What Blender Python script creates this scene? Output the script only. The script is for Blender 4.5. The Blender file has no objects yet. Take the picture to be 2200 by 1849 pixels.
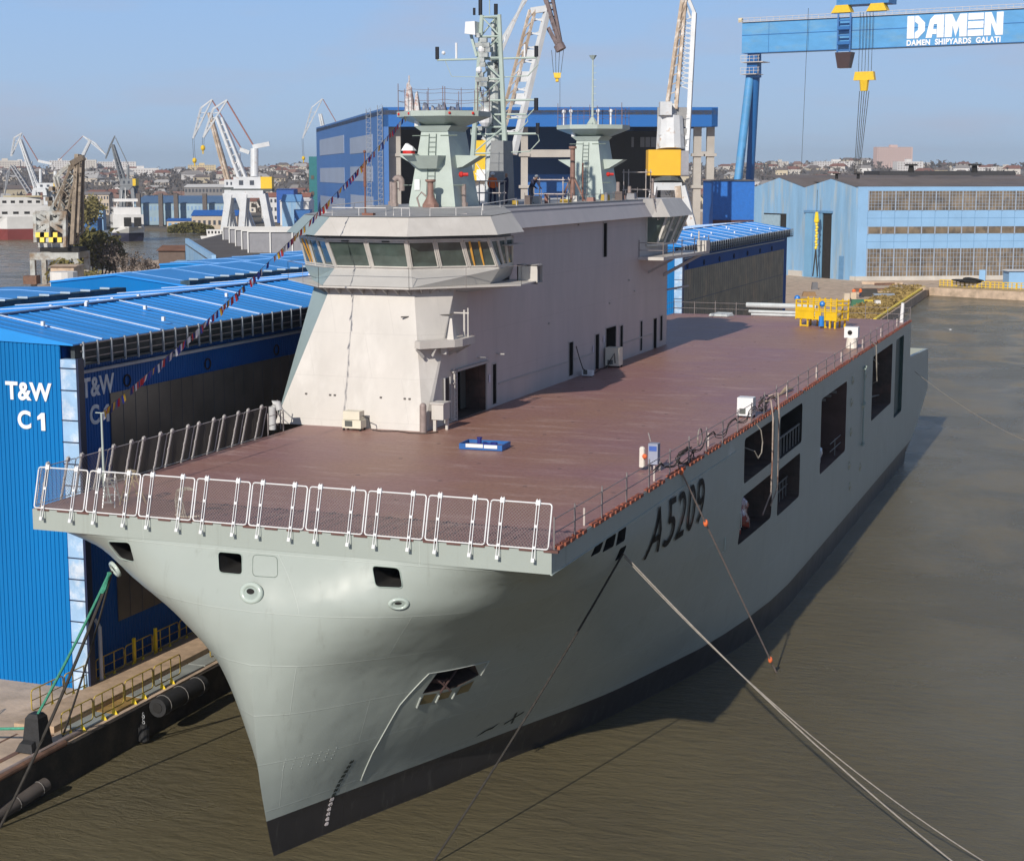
import bpy, bmesh, math, random
import numpy as np
from mathutils import Vector, Matrix
from mathutils.bvhtree import BVHTree
R = math.radians
S = bpy.context.scene
COL = S.collection
# ------------------------------------------------------------ camera
cam = bpy.data.objects.new('camera', bpy.data.cameras.new('camera'))
COL.objects.link(cam); S.camera = cam
cam.location = (27.1, -49.6, 24.05)
PITCH = math.atan((1849/2-373.)/3565.); YAW = R(20.4)
cam.rotation_euler = (math.pi/2-PITCH, 0, YAW)
cam.data.sensor_width = 36; cam.data.lens = 3565/2200*36
cam.data.clip_start = 0.5; cam.data.clip_end = 12000
# ------------------------------------------------------------ sun and sky
SUN_EL, SUN_AZ = R(29.5), R(2.2)        # azimuth: towards starboard of dead ahead (-Y)
sv = Vector((-math.sin(SUN_AZ)*math.cos(SUN_EL), -math.cos(SUN_AZ)*math.cos(SUN_EL), math.sin(SUN_EL)))
sun = bpy.data.objects.new('sun', bpy.data.lights.new('sun', 'SUN'))
COL.objects.link(sun); sun.data.energy = 4.2; sun.data.angle = R(0.53); sun.data.color = (1, .93, .83)
sun.rotation_euler = sv.to_track_quat('Z', 'Y').to_euler(); sun.location = (0, -200, 200)
W = bpy.data.worlds.new('World'); S.world = W; W.use_nodes = True
nt = W.node_tree; nt.nodes.clear()
def wn(t, **k):
    n = nt.nodes.new(t)
    for a, b in k.items(): setattr(n, a, b)
    return n
sky = wn('ShaderNodeTexSky', sky_type='NISHITA', sun_disc=False, sun_elevation=SUN_EL,
         sun_rotation=math.pi+SUN_AZ, altitude=50, air_density=1.0, dust_density=0.35, ozone_density=2.5)
tc = wn('ShaderNodeTexCoord'); mp = wn('ShaderNodeMapping'); mp.inputs['Scale'].default_value = (2.2, 2.2, 11); mp.inputs['Location'].default_value = (.35, .1, .6)
nz = wn('ShaderNodeTexNoise'); nz.inputs['Scale'].default_value = 2.3; nz.inputs['Detail'].default_value = 7; nz.inputs['Roughness'].default_value = .55
cr = wn('ShaderNodeValToRGB'); cr.color_ramp.elements[0].position = .46; cr.color_ramp.elements[1].position = .68
mul = wn('ShaderNodeMath', operation='MULTIPLY'); mul.inputs[1].default_value = .5
mx = wn('ShaderNodeMix', data_type='RGBA'); mx.inputs['B'].default_value = (4.3, 4.3, 5.2, 1)
bg = wn('ShaderNodeBackground'); bg.inputs['Strength'].default_value = .115
out = wn('ShaderNodeOutputWorld'); L = nt.links.new
L(tc.outputs['Generated'], mp.inputs['Vector']); L(mp.outputs['Vector'], nz.inputs['Vector'])
L(nz.outputs['Fac'], cr.inputs['Fac']); L(cr.outputs['Color'], mul.inputs[0]); L(mul.outputs[0], mx.inputs['Factor'])
sx = wn('ShaderNodeSeparateXYZ'); L(tc.outputs['Generated'], sx.inputs[0])
hr = wn('ShaderNodeValToRGB'); e = hr.color_ramp.elements      # clear late-autumn sky seen away from the sun
e[0].position = 0; e[0].color = (3.95, 5.25, 6.8, 1); e[1].position = .15; e[1].color = (2.45, 4.4, 7.7, 1)
q = hr.color_ramp.elements.new(.32); q.color = (.75, 1.5, 3.2, 1)
q = hr.color_ramp.elements.new(.8); q.color = (.42, .85, 2.0, 1)
L(sx.outputs['Z'], hr.inputs['Fac'])
fr = wn('ShaderNodeMapRange'); fr.inputs['From Min'].default_value = .15; fr.inputs['From Max'].default_value = .75
fr.inputs['To Min'].default_value = 1; fr.inputs['To Max'].default_value = .2; L(sx.outputs['Z'], fr.inputs['Value'])
m0 = wn('ShaderNodeMix', data_type='RGBA'); L(fr.outputs[0], m0.inputs['Factor']); L(sky.outputs['Color'], m0.inputs['A']); L(hr.outputs['Color'], m0.inputs['B'])
# clear sky is darkest at right angles to the sun
ab = wn('ShaderNodeMath', operation='ABSOLUTE'); L(sx.outputs['Y'], ab.inputs[0])
az = wn('ShaderNodeMapRange', interpolation_type='SMOOTHSTEP'); az.inputs['From Min'].default_value = .25; az.inputs['From Max'].default_value = .72
az.inputs['To Min'].default_value = .42; az.inputs['To Max'].default_value = 1; L(ab.outputs[0], az.inputs['Value'])
vs_ = wn('ShaderNodeVectorMath', operation='SCALE'); L(m0.outputs['Result'], vs_.inputs[0]); L(az.outputs[0], vs_.inputs['Scale'])
L(vs_.outputs[0], mx.inputs['A']); L(mx.outputs['Result'], bg.inputs['Color']); L(bg.outputs[0], out.inputs[0])
S.view_settings.view_transform = 'Standard'; S.view_settings.look = 'None'
S.view_settings.exposure = 0; S.view_settings.gamma = 1
# ------------------------------------------------------------ helpers
def srgb(r, g, b):
    f = lambda c: (c/255/12.92 if c/255 <= .04045 else ((c/255+.055)/1.055)**2.4)
    return (f(r), f(g), f(b), 1)
_m = {}
def mat(name, col, rough=.55, metal=0, var=.12, vs=1.2, bump=0, bs=8, col2=None, c2lo=.5, c2hi=.65, c2s=.6, spec=.5, stretch=None, trans=0, seam=None):
    """principled material: a base colour with soft large and small variation, and an optional second colour in patches"""
    if name in _m: return _m[name]
    m = bpy.data.materials.new(name); m.use_nodes = True; _m[name] = m
    t = m.node_tree; N = t.nodes; K = t.links.new; p = N['Principled BSDF']
    p.inputs['Roughness'].default_value = rough; p.inputs['Metallic'].default_value = metal
    p.inputs['Specular IOR Level'].default_value = spec
    tc = N.new('ShaderNodeTexCoord'); src = tc.outputs['Object']
    if stretch:
        mpn = N.new('ShaderNodeMapping'); mpn.inputs['Scale'].default_value = stretch
        K(src, mpn.inputs['Vector']); src = mpn.outputs['Vector']
    n = N.new('ShaderNodeTexNoise'); n.inputs['Scale'].default_value = vs; n.inputs['Detail'].default_value = 6
    n.inputs['Roughness'].default_value = .62; K(src, n.inputs['Vector'])
    hs = N.new('ShaderNodeMapRange'); hs.inputs['From Min'].default_value = .3; hs.inputs['From Max'].default_value = .7
    hs.inputs['To Min'].default_value = 1-var; hs.inputs['To Max'].default_value = 1+var
    K(n.outputs['Fac'], hs.inputs['Value'])
    vm = N.new('ShaderNodeVectorMath'); vm.operation = 'SCALE'
    c = N.new('ShaderNodeRGB'); c.outputs[0].default_value = col; base = c.outputs[0]
    if col2:
        n2 = N.new('ShaderNodeTexNoise'); n2.inputs['Scale'].default_value = c2s; n2.inputs['Detail'].default_value = 8
        n2.inputs['Roughness'].default_value = .65; K(src, n2.inputs['Vector'])
        r2 = N.new('ShaderNodeMapRange'); r2.inputs['From Min'].default_value = c2lo; r2.inputs['From Max'].default_value = c2hi
        K(n2.outputs['Fac'], r2.inputs['Value'])
        x = N.new('ShaderNodeMix'); x.data_type = 'RGBA'; x.inputs['B'].default_value = col2
        K(r2.outputs[0], x.inputs['Factor']); K(base, x.inputs['A']); base = x.outputs['Result']
    if seam:        # faint weld lines between plates: (plate length, plate height, strength)
        sx_ = N.new('ShaderNodeSeparateXYZ'); K(tc.outputs['Object'], sx_.inputs[0]); ad_ = N.new('ShaderNodeMath'); K(sx_.outputs['X'], ad_.inputs[0]); K(sx_.outputs['Y'], ad_.inputs[1])
        cb = N.new('ShaderNodeCombineXYZ'); K(ad_.outputs[0], cb.inputs['X']); K(sx_.outputs['Z'], cb.inputs['Y'])
        bk = N.new('ShaderNodeTexBrick'); K(cb.outputs[0], bk.inputs['Vector']); bk.inputs['Scale'].default_value = 1; bk.inputs['Brick Width'].default_value = seam[0]; bk.inputs['Row Height'].default_value = seam[1]; bk.inputs['Mortar Size'].default_value = .018; bk.inputs['Mortar Smooth'].default_value = .6
        ms = N.new('ShaderNodeMath'); ms.operation = 'MULTIPLY'; ms.inputs[1].default_value = abs(seam[2]); K(bk.outputs['Fac'], ms.inputs[0])
        xs = N.new('ShaderNodeMix'); xs.data_type = 'RGBA'; xs.inputs['B'].default_value = tuple(c_*(.55 if seam[2] > 0 else 1.4) for c_ in col[:3])+(1,); K(ms.outputs[0], xs.inputs['Factor']); K(base, xs.inputs['A']); base = xs.outputs['Result']
    K(base, vm.inputs[0]); K(hs.outputs[0], vm.inputs['Scale']); K(vm.outputs[0], p.inputs['Base Color'])
    if bump:
        b = N.new('ShaderNodeBump'); b.inputs['Strength'].default_value = bump; b.inputs['Distance'].default_value = .05
        n3 = N.new('ShaderNodeTexNoise'); n3.inputs['Scale'].default_value = bs; n3.inputs['Detail'].default_value = 4
        K(src, n3.inputs['Vector']); K(n3.outputs['Fac'], b.inputs['Height']); K(b.outputs[0], p.inputs['Normal'])
    if trans: p.inputs['Transmission Weight'].default_value = trans
    return m
class MB:
    """mesh builder: collects shapes, links them as one object"""
    def __init__(s): s.v = []; s.f = []; s.mi = []; s.m = 0
    def add(s, vs, fs):
        o = len(s.v); s.v += [tuple(map(float, p)) for p in vs]
        for f in fs: s.f.append([i+o for i in f]); s.mi.append(s.m)
        return s
    def box(s, x0, y0, z0, x1, y1, z1):
        x0, x1 = sorted((x0, x1)); y0, y1 = sorted((y0, y1)); z0, z1 = sorted((z0, z1))
        return s.add([(x0,y0,z0),(x1,y0,z0),(x1,y1,z0),(x0,y1,z0),(x0,y0,z1),(x1,y0,z1),(x1,y1,z1),(x0,y1,z1)],
                     [(0,3,2,1),(4,5,6,7),(0,1,5,4),(1,2,6,5),(2,3,7,6),(3,0,4,7)])
    def hull8(s, bot, top):
        """n-gon bottom ring and n-gon top ring, counterclockwise from above"""
        n = len(bot)
        return s.add(list(bot)+list(top), [tuple(range(n))[::-1], tuple(range(n, 2*n))]+[(i, (i+1) % n, n+(i+1) % n, n+i) for i in range(n)])
    def prism(s, pts, z0, z1): return s.hull8([(p[0], p[1], z0) for p in pts], [(p[0], p[1], z1) for p in pts])
    def xprism(s, pts, x0, x1):  # polygon of (y,z) extruded in x
        return s.hull8([(x0, p[0], p[1]) for p in pts], [(x1, p[0], p[1]) for p in pts])
    def yprism(s, pts, y0, y1):  # polygon of (x,z) extruded in y
        return s.hull8([(p[0], y0, p[1]) for p in pts], [(p[0], y1, p[1]) for p in pts])
    def bar(s, a, b, w, h=None, up=(0, 0, 1)):
        a = Vector(a); b = Vector(b); h = h or w; d = (b-a)
        if d.length < 1e-6: return s
        d.normalize(); u = Vector(up)
        if abs(d.dot(u)) > .98: u = Vector((0, 1, 0))
        r = d.cross(u).normalized()*w/2; t = r.cross(d).normalized()*h/2
        P = [a-r-t, a+r-t, a+r+t, a-r+t, b-r-t, b+r-t, b+r+t, b-r+t]
        return s.add(P, [(0,1,2,3),(7,6,5,4),(0,4,5,1),(1,5,6,2),(2,6,7,3),(3,7,4,0)])
    def tube(s, a, b, r, r2=None, n=8, cap=True):
        a = Vector(a); b = Vector(b); r2 = r if r2 is None else r2; d = b-a
        if d.length < 1e-6: return s
        d.normalize(); u = Vector((0, 0, 1)) if abs(d.z) < .95 else Vector((1, 0, 0))
        e = d.cross(u).normalized(); g = d.cross(e)
        P = [a+(e*math.cos(t)+g*math.sin(t))*r for t in [2*math.pi*i/n for i in range(n)]]
        P += [b+(e*math.cos(t)+g*math.sin(t))*r2 for t in [2*math.pi*i/n for i in range(n)]]
        F = [(i, n+i, n+(i+1) % n, (i+1) % n) for i in range(n)]
        if cap: F += [tuple(range(n)), tuple(range(n, 2*n))[::-1]]
        return s.add(P, F)
    def path(s, pts, r, n=6, closed=False):
        pts = [Vector(p) for p in pts]; m = len(pts); P = []
        for i, p in enumerate(pts):
            a = pts[i-1] if (i or closed) else p; b = pts[(i+1) % m] if (i < m-1 or closed) else p
            d = (b-a).normalized(); u = Vector((0, 0, 1)) if abs(d.z) < .9 else Vector((1, 0, 0))
            e = d.cross(u).normalized(); g = d.cross(e)
            rr = r[i] if isinstance(r, (list, tuple)) else r
            P += [p+(e*math.cos(t)+g*math.sin(t))*rr for t in [2*math.pi*k/n for k in range(n)]]
        F = [(i*n+k, ((i+1) % m)*n+k, ((i+1) % m)*n+(k+1) % n, i*n+(k+1) % n) for i in range(m if closed else m-1) for k in range(n)]
        if not closed: F += [tuple(range(n)), tuple(range((m-1)*n, m*n))[::-1]]
        return s.add(P, F)
    def ball(s, c, r, n=10, k=6, sz=1):
        P = [(c[0], c[1], c[2]-r*sz)]
        for j in range(1, k):
            a = -math.pi/2+math.pi*j/k
            P += [(c[0]+r*math.cos(a)*math.cos(2*math.pi*i/n), c[1]+r*math.cos(a)*math.sin(2*math.pi*i/n), c[2]+r*sz*math.sin(a)) for i in range(n)]
        P.append((c[0], c[1], c[2]+r*sz)); e = len(P)-1
        F = [(0, 1+(i+1) % n, 1+i) for i in range(n)]+[(e, 1+(k-2)*n+i, 1+(k-2)*n+(i+1) % n) for i in range(n)]
        F += [(1+j*n+i, 1+j*n+(i+1) % n, 1+(j+1)*n+(i+1) % n, 1+(j+1)*n+i) for j in range(k-2) for i in range(n)]
        return s.add(P, F)
    def grid(s, P, flip=False):
        """P: rows of points"""
        m = len(P[0]); o = [q for r in P for q in r]
        F = [(i*m+j, i*m+j+1, (i+1)*m+j+1, (i+1)*m+j) for i in range(len(P)-1) for j in range(m-1)]
        return s.add(o, [f[::-1] for f in F] if flip else F)
    def build(s, name, mats, parent=None, smooth=False, loc=None, rz=0, sharp=40):
        me = bpy.data.meshes.new(name); me.from_pydata(s.v, [], s.f)
        mats = mats if isinstance(mats, (list, tuple)) else [mats]
        for q in mats: me.materials.append(q)
        if len(mats) > 1: me.polygons.foreach_set('material_index', s.mi)
        me.validate()
        if smooth:
            me.polygons.foreach_set('use_smooth', [True]*len(me.polygons)); me.set_sharp_from_angle(angle=R(sharp))
        me.update()
        o = bpy.data.objects.new(name, me); COL.objects.link(o)
        if parent: o.parent = parent
        if loc: o.location = loc
        o.rotation_euler.z = rz
        return o
def build_split(mb, name, m_, parent=None, smooth=False):
    """one object for each separate piece of the builder"""
    par = list(range(len(mb.v)))
    def find(i):
        while par[i] != i: par[i] = par[par[i]]; i = par[i]
        return i
    for f in mb.f:
        for i in f[1:]: par[find(i)] = find(f[0])
    g = {}
    for k, f in enumerate(mb.f): g.setdefault(find(f[0]), []).append(k)
    out = []
    for ks in g.values():
        idx = {}; q = MB()
        for k in ks:
            fs = []
            for i in mb.f[k]:
                if i not in idx: idx[i] = len(q.v); q.v.append(mb.v[i])
                fs.append(idx[i])
            q.f.append(fs); q.mi.append(mb.mi[k])
        out.append(q.build(name, m_, parent, smooth))
    return out
def tag(o, label=None, cat=None, group=None, kind=None):
    if label: o['label'] = label
    if cat: o['category'] = cat
    if group: o['group'] = group
    if kind: o['kind'] = kind
    return o
def empty(name, loc=(0, 0, 0), rz=0, label=None, cat=None, group=None):
    o = bpy.data.objects.new(name, None); COL.objects.link(o); o.location = loc; o.rotation_euler.z = rz
    o.empty_display_size = .5
    return tag(o, label, cat, group)
def copy_tree(o, parent=None):
    c = o.copy(); COL.objects.link(c)
    if parent: c.parent = parent
    for ch in [q for q in bpy.data.objects if q.parent == o]: copy_tree(ch, c)
    return c
def text_mesh(body, size, depth=.01, offset=0, spacing=1.0, sx=1.0):
    cu = bpy.data.curves.new('lettering', 'FONT'); cu.body = body; cu.size = size; cu.extrude = depth
    cu.offset = offset; cu.space_character = spacing; cu.align_x = 'CENTER'; cu.align_y = 'CENTER'
    to = bpy.data.objects.new('lettering', cu); COL.objects.link(to)
    dg = bpy.context.evaluated_depsgraph_get(); me = bpy.data.meshes.new_from_object(to.evaluated_get(dg))
    bpy.data.objects.remove(to)
    for v in me.vertices: v.co.x *= sx
    return me
def figure_one(name, h, w, loc, xdir, ydir, m_, parent):
    """the numeral 1 with its flag, as painted on the shed"""
    X = Vector(xdir); Y = Vector(ydir); Z = X.cross(Y); P = [(.35, -.5), (.75, -.5), (.75, .5), (.42, .5), (.0, .28), (.0, .08), (.35, .16)]
    mb = MB(); mb.hull8([Vector(loc)+X*(p[0]-.4)*w+Y*p[1]*h for p in P], [Vector(loc)+X*(p[0]-.4)*w+Y*p[1]*h+Z*.02 for p in P])
    return mb.build(name, m_, parent)
def text_obj(name, body, size, loc, xdir, ydir, m, parent=None, depth=.01, offset=0, spacing=1.0, sx=1.0):
    me = text_mesh(body, size, depth, offset, spacing, sx)
    X = Vector(xdir).normalized(); Y = Vector(ydir).normalized(); Z = X.cross(Y)
    M = Matrix((X, Y, Z)).transposed().to_4x4(); M.translation = Vector(loc)
    me.transform(M); me.materials.clear(); me.materials.append(m)
    o = bpy.data.objects.new(name, me); COL.objects.link(o)
    if parent: o.parent = parent
    return o
def cut(o, cutters):
    """real holes: boolean difference applied on the spot, cutters removed"""
    for c in cutters:
        md = o.modifiers.new('b', 'BOOLEAN'); md.operation = 'DIFFERENCE'; md.object = c; md.solver = 'EXACT'
        md.material_mode = 'TRANSFER'
    dg = bpy.context.evaluated_depsgraph_get(); dg.update()
    me = bpy.data.meshes.new_from_object(o.evaluated_get(dg))
    o.modifiers.clear(); o.data = me
    for c in cutters: bpy.data.objects.remove(c)
def cyl_ring(c, ax, r, n=20):
    ax = Vector(ax).normalized(); u = Vector((0, 0, 1)) if abs(ax.z) < .9 else Vector((1, 0, 0))
    e = ax.cross(u).normalized(); g = ax.cross(e)
    return [Vector(c)+(e*math.cos(t)+g*math.sin(t))*r for t in [2*math.pi*i/n for i in range(n)]]
def sag(a, b, drop, n=16):
    a = Vector(a); b = Vector(b); return [a.lerp(b, i/n)-Vector((0, 0, drop*4*(i/n)*(1-i/n))) for i in range(n+1)]
def far(u, v, d):
    """world point seen at photograph pixel (u,v) at depth d along the view (used only to lay out the far shore)"""
    fw = Vector((-math.sin(YAW)*math.cos(PITCH), math.cos(YAW)*math.cos(PITCH), -math.sin(PITCH)))
    rt = Vector((math.cos(YAW), math.sin(YAW), 0)); up = rt.cross(fw)
    return Vector(cam.location)+(fw*3565+rt*(u-1100)+up*(924.5-v))*(d/3565)
RT = Vector((math.cos(YAW), math.sin(YAW), 0)); FW = Vector((-math.sin(YAW), math.cos(YAW), 0))
rnd = random.Random(7)
# ------------------------------------------------------------ common materials
M_green = mat('grey_green_paint', (.36, .43, .385, 1), .38, var=.05, vs=.5)
M_beige = mat('beige_paint', (.56, .53, .49, 1), .5, var=.07, vs=.7, col2=(.63, .60, .56, 1), c2s=.5, stretch=(1, 1, .4), seam=(3.1, 2.05, .25))
M_beigeg = mat('beige_grey_paint', (.42, .41, .395, 1), .5, var=.05)
M_tower = mat('pylon_paint', (.43, .495, .45, 1), .45, var=.07, vs=1.5)
M_deck = None
M_white = mat('white_paint', (.78, .78, .78, 1), .4, var=.04)
M_steel = mat('galvanised_steel', (.45, .46, .47, 1), .42, .5, var=.15, vs=4)
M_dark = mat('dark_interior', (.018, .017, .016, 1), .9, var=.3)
M_black = mat('black_rubber', (.022, .022, .023, 1), .7, var=.3, vs=3, bump=.3)
M_primer = mat('red_brown_primer', (.20, .085, .06, 1), .6, var=.2, vs=3)
M_rust = mat('rusty_steel', (.17, .095, .065, 1), .8, var=.3, vs=2.5, col2=(.26, .13, .07, 1))
M_yellow = mat('yellow_paint', (.80, .52, .02, 1), .45, var=.1, vs=2, col2=(.45, .25, .06, 1), c2lo=.66, c2hi=.74, c2s=3)
M_grime = mat('grimy_pipe', (.30, .24, .22, 1), .6, var=.2, vs=3)
M_rope = mat('dark_rope', (.04, .035, .03, 1), .9, var=.35, vs=6)
M_ropel = mat('pale_rope', (.30, .27, .235, 1), .85, var=.25, vs=6)
M_cream = mat('cream_cabinet', (.72, .68, .55, 1), .45, var=.06)
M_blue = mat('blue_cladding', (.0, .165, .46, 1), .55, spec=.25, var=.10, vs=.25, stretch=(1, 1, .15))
M_blueshade = mat('shaded_blue_cladding', (.002, .085, .34, 1), .6, spec=.25, var=.12, vs=.3, stretch=(1, 1, .2))  # same blue paint as the front, with the side's shade put into the colour
M_glass = mat('tinted_glass', (.03, .05, .05, 1), .06, var=.2, vs=.6, spec=.8)
# ============================================================ water and ground
wm = bpy.data.materials.new('river_water'); wm.use_nodes = True
t = wm.node_tree; N = t.nodes; K = t.links.new; p = N['Principled BSDF']
p.inputs['Roughness'].default_value = .22; p.inputs['IOR'].default_value = 1.33
tc = N.new('ShaderNodeTexCoord')
n0 = N.new('ShaderNodeTexNoise'); n0.inputs['Scale'].default_value = .035; n0.inputs['Detail'].default_value = 5
K(tc.outputs['Object'], n0.inputs['Vector'])
x = N.new('ShaderNodeMix'); x.data_type = 'RGBA'; x.inputs['A'].default_value = (.128, .106, .058, 1); x.inputs['B'].default_value = (.172, .148, .088, 1)
K(n0.outputs['Fac'], x.inputs['Factor'])
# drifting scum: small tan flecks gathered in long loose patches
nf = N.new('ShaderNodeTexNoise'); nf.inputs['Scale'].default_value = 2.6; nf.inputs['Detail'].default_value = 9; nf.inputs['Roughness'].default_value = .8; K(tc.outputs['Object'], nf.inputs['Vector'])
nl = N.new('ShaderNodeTexNoise'); nl.inputs['Scale'].default_value = .07; nl.inputs['Detail'].default_value = 5; nl.inputs['Distortion'].default_value = 1.5; K(tc.outputs['Object'], nl.inputs['Vector'])
fa = N.new('ShaderNodeMapRange'); fa.inputs['From Min'].default_value = .64; fa.inputs['From Max'].default_value = .72; K(nf.outputs['Fac'], fa.inputs['Value'])
fb = N.new('ShaderNodeMapRange'); fb.inputs['From Min'].default_value = .52; fb.inputs['From Max'].default_value = .62; K(nl.outputs['Fac'], fb.inputs['Value'])
fm = N.new('ShaderNodeMath'); fm.operation = 'MULTIPLY'; K(fa.outputs[0], fm.inputs[0]); K(fb.outputs[0], fm.inputs[1])
fx = N.new('ShaderNodeMix'); fx.data_type = 'RGBA'; fx.inputs['B'].default_value = (.30, .24, .13, 1); K(fm.outputs[0], fx.inputs['Factor']); K(x.outputs['Result'], fx.inputs['A']); K(fx.outputs['Result'], p.inputs['Base Color'])
rw = N.new('ShaderNodeMapRange'); rw.inputs['From Min'].default_value = .4; rw.inputs['From Max'].default_value = .6; rw.inputs['To Min'].default_value = .13; rw.inputs['To Max'].default_value = .3; K(nl.outputs['Fac'], rw.inputs['Value']); K(rw.outputs[0], p.inputs['Roughness'])
mpn = N.new('ShaderNodeMapping'); mpn.inputs['Scale'].default_value = (.55, 1.5, 1); mpn.inputs['Rotation'].default_value = (0, 0, R(-28))
K(tc.outputs['Object'], mpn.inputs['Vector'])
n1 = N.new('ShaderNodeTexNoise'); n1.inputs['Scale'].default_value = 1.1; n1.inputs['Detail'].default_value = 10; n1.inputs['Roughness'].default_value = .74; n1.inputs['Distortion'].default_value = .3
K(mpn.outputs['Vector'], n1.inputs['Vector'])
n2 = N.new('ShaderNodeTexNoise'); n2.inputs['Scale'].default_value = .11; n2.inputs['Detail'].default_value = 3; K(tc.outputs['Object'], n2.inputs['Vector'])
mr = N.new('ShaderNodeMapRange'); mr.inputs['From Min'].default_value = .35; mr.inputs['From Max'].default_value = .65; mr.inputs['To Min'].default_value = .5; mr.inputs['To Max'].default_value = 1
K(n2.outputs['Fac'], mr.inputs['Value'])
b = N.new('ShaderNodeBump'); b.inputs['Distance'].default_value = .45
K(mr.outputs[0], b.inputs['Strength']); K(n1.outputs['Fac'], b.inputs['Height']); K(b.outputs[0], p.inputs['Normal'])
m = MB(); m.add([(-9000, -400, 0), (9000, -400, 0), (9000, 11000, 0), (-9000, 11000, 0)], [(0, 1, 2, 3)])
tag(m.build('river_water', wm), kind='structure')

# ============================================================ the ship
ship = empty('naval_ship', (0, 0, 0), 0, 'large grey-green naval ship with flat red-brown deck and pale island, moored bow on', 'ship')
lev = {-1.0: [(0, .6), (1, 4.2), (2.2, 8.5), (3.4, 12), (5.5, 18), (6.9, 22), (8.0, 26)],
       0.0: [(0, .1), (1.2, 4), (2.6, 8), (3.9, 12), (6.0, 18), (7.1, 22), (8.1, 26)],
       1.4: [(0, -.35), (.9, 2.3), (2.2, 6), (4.2, 11.5), (6.4, 17.5), (7.6, 22), (8.6, 26)],
       3.5: [(0, -.85), (1.1, .8), (2.6, 3.9), (5.2, 9.7), (7.5, 16.5), (8.6, 21.5), (9.3, 26)],
       6.6: [(0, -1.15), (1.2, -.6), (3, 1.4), (5.4, 4.8), (8.0, 10.5), (9.3, 17.5), (10.0, 26)],
       8.2: [(0, -1.15), (2.0, -.75), (4.2, .8), (6.6, 3.6), (8.7, 8.5), (9.8, 16.5), (10.15, 26)],
       9.4: [(0, -1.0), (2.4, -.75), (4.8, .05), (7.2, 2.0), (9.1, 6.0), (9.95, 13.5), (10.2, 26)],
       10.4: [(0, -.55), (3.2, -.35), (6.2, .3), (8.4, 1.7), (9.6, 4.6), (10.1, 12), (10.2, 26)],
       11.2: [(0, 0.02), (4.6, 0.02), (8.4, .12), (9.6, .7), (9.95, 2.6), (10.12, 11), (10.2, 26)]}
def cat_rom(P, n):
    P = np.array(P, float); d = np.r_[0, np.cumsum(np.linalg.norm(np.diff(P, axis=0), axis=1))]; d /= d[-1]
    T = np.zeros_like(P)
    for i in range(len(P)):
        a = max(i-1, 0); c = min(i+1, len(P)-1); T[i] = (P[c]-P[a])/(d[c]-d[a])
    o = []
    for tt in np.linspace(0, 1, n):
        i = min(np.searchsorted(d, tt, side='right')-1, len(P)-2); h = d[i+1]-d[i]; u = (tt-d[i])/h
        o.append((2*u**3-3*u**2+1)*P[i]+(u**3-2*u**2+u)*h*T[i]+(-2*u**3+3*u**2)*P[i+1]+(u**3-u**2)*h*T[i+1])
    return np.array(o)
zs = sorted(lev); NF = 56
CT = np.array([cat_rom(lev[z], NF) for z in zs])           # levels x NF x 2
def herm_z(z):
    zz = np.array(zs); i = int(min(max(np.searchsorted(zz, z, side='right')-1, 0), len(zz)-2)); h = zz[i+1]-zz[i]; u = (z-zz[i])/h
    T = lambda k: (CT[min(k+1, len(zz)-1)]-CT[max(k-1, 0)])/(zz[min(k+1, len(zz)-1)]-zz[max(k-1, 0)])
    return (2*u**3-3*u**2+1)*CT[i]+(u**3-2*u**2+u)*h*T(i)+(-2*u**3+3*u**2)*CT[i+1]+(u**3-u**2)*h*T(i+1)
YA = [29, 32, 36, 40, 46, 52, 60, 70, 80, 91.2]
def waft(y, z):
    w26 = float(herm_z(z)[-1][0]); full = 10.2 - .25*max(0, min(1, (2.0-z)/3))
    k = min(1, (y-26)/16); k = 1-(1-k)**2
    return w26+(full-w26)*k
ZL = list(np.linspace(-1, 11.2, 48))
rows = []
for z in ZL:
    c = herm_z(z); r = [(max(0, q[0]), q[1], z) for q in c]+[(waft(y, z), y, z) for y in YA]
    rows.append(r)
# overhanging edge of the deck: flat fascia
rect = []
for (w, y, z) in rows[-1]:
    j = len(rect)
    rect.append((w, y))
fas = []
for j, (w, y) in enumerate(rect):
    if y <= 26.01:
        L0 = 10.0+26.0; s_ = j/(NF-1)*L0
        fas.append((s_, 0.0) if s_ <= 10.0 else (10.02+.18*(s_-10)/26, s_-10))
    else: fas.append((10.2, y))
for j in range(len(fas)):           # put one column exactly on the corner
    pass
k10 = min(range(NF), key=lambda j: abs(j/(NF-1)*36.0-10.0)); fas[k10] = (10.02, 0.0)
rows.append([(w, y, 11.205) for w, y in fas]); rows.append([(w, y, 11.97) for w, y in fas])
nc = len(rows[0]); nr = len(rows)
hb = MB()
def hx(w, s_):      # half width -> x; the stem stands a little to starboard
    k = .45*(1-min(1, abs(w)/10.2))**(3 if s_ > 0 else 1)
    return w-k if s_ > 0 else -(w+k)
for sgn in (1, -1):
    P = [[(hx(q[0], sgn), q[1], q[2]) for q in r] for r in rows]
    hb.grid(P, flip=(sgn < 0))
for rr, fl in ((rows[-1], False), (rows[0], True)):          # deck lid and bottom
    hb.grid([[(hx(q[0], 1), q[1], q[2]) for q in rr], [(hx(q[0], -1), q[1], q[2]) for q in rr]], flip=fl)
hb.grid([[(r[-1][0], r[-1][1], r[-1][2]) for r in rows], [(-r[-1][0], r[-1][1], r[-1][2]) for r in rows]])
hb.v = [tuple(q) for q in hb.v]
bm = bmesh.new()
vv = [bm.verts.new(q) for q in hb.v]
for f in hb.f:
    try: bm.faces.new([vv[i] for i in f])
    except ValueError: pass
bmesh.ops.remove_doubles(bm, verts=bm.verts, dist=1e-4)
bmesh.ops.dissolve_degenerate(bm, edges=bm.edges, dist=1e-5)
bmesh.ops.recalc_face_normals(bm, faces=bm.faces)
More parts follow.
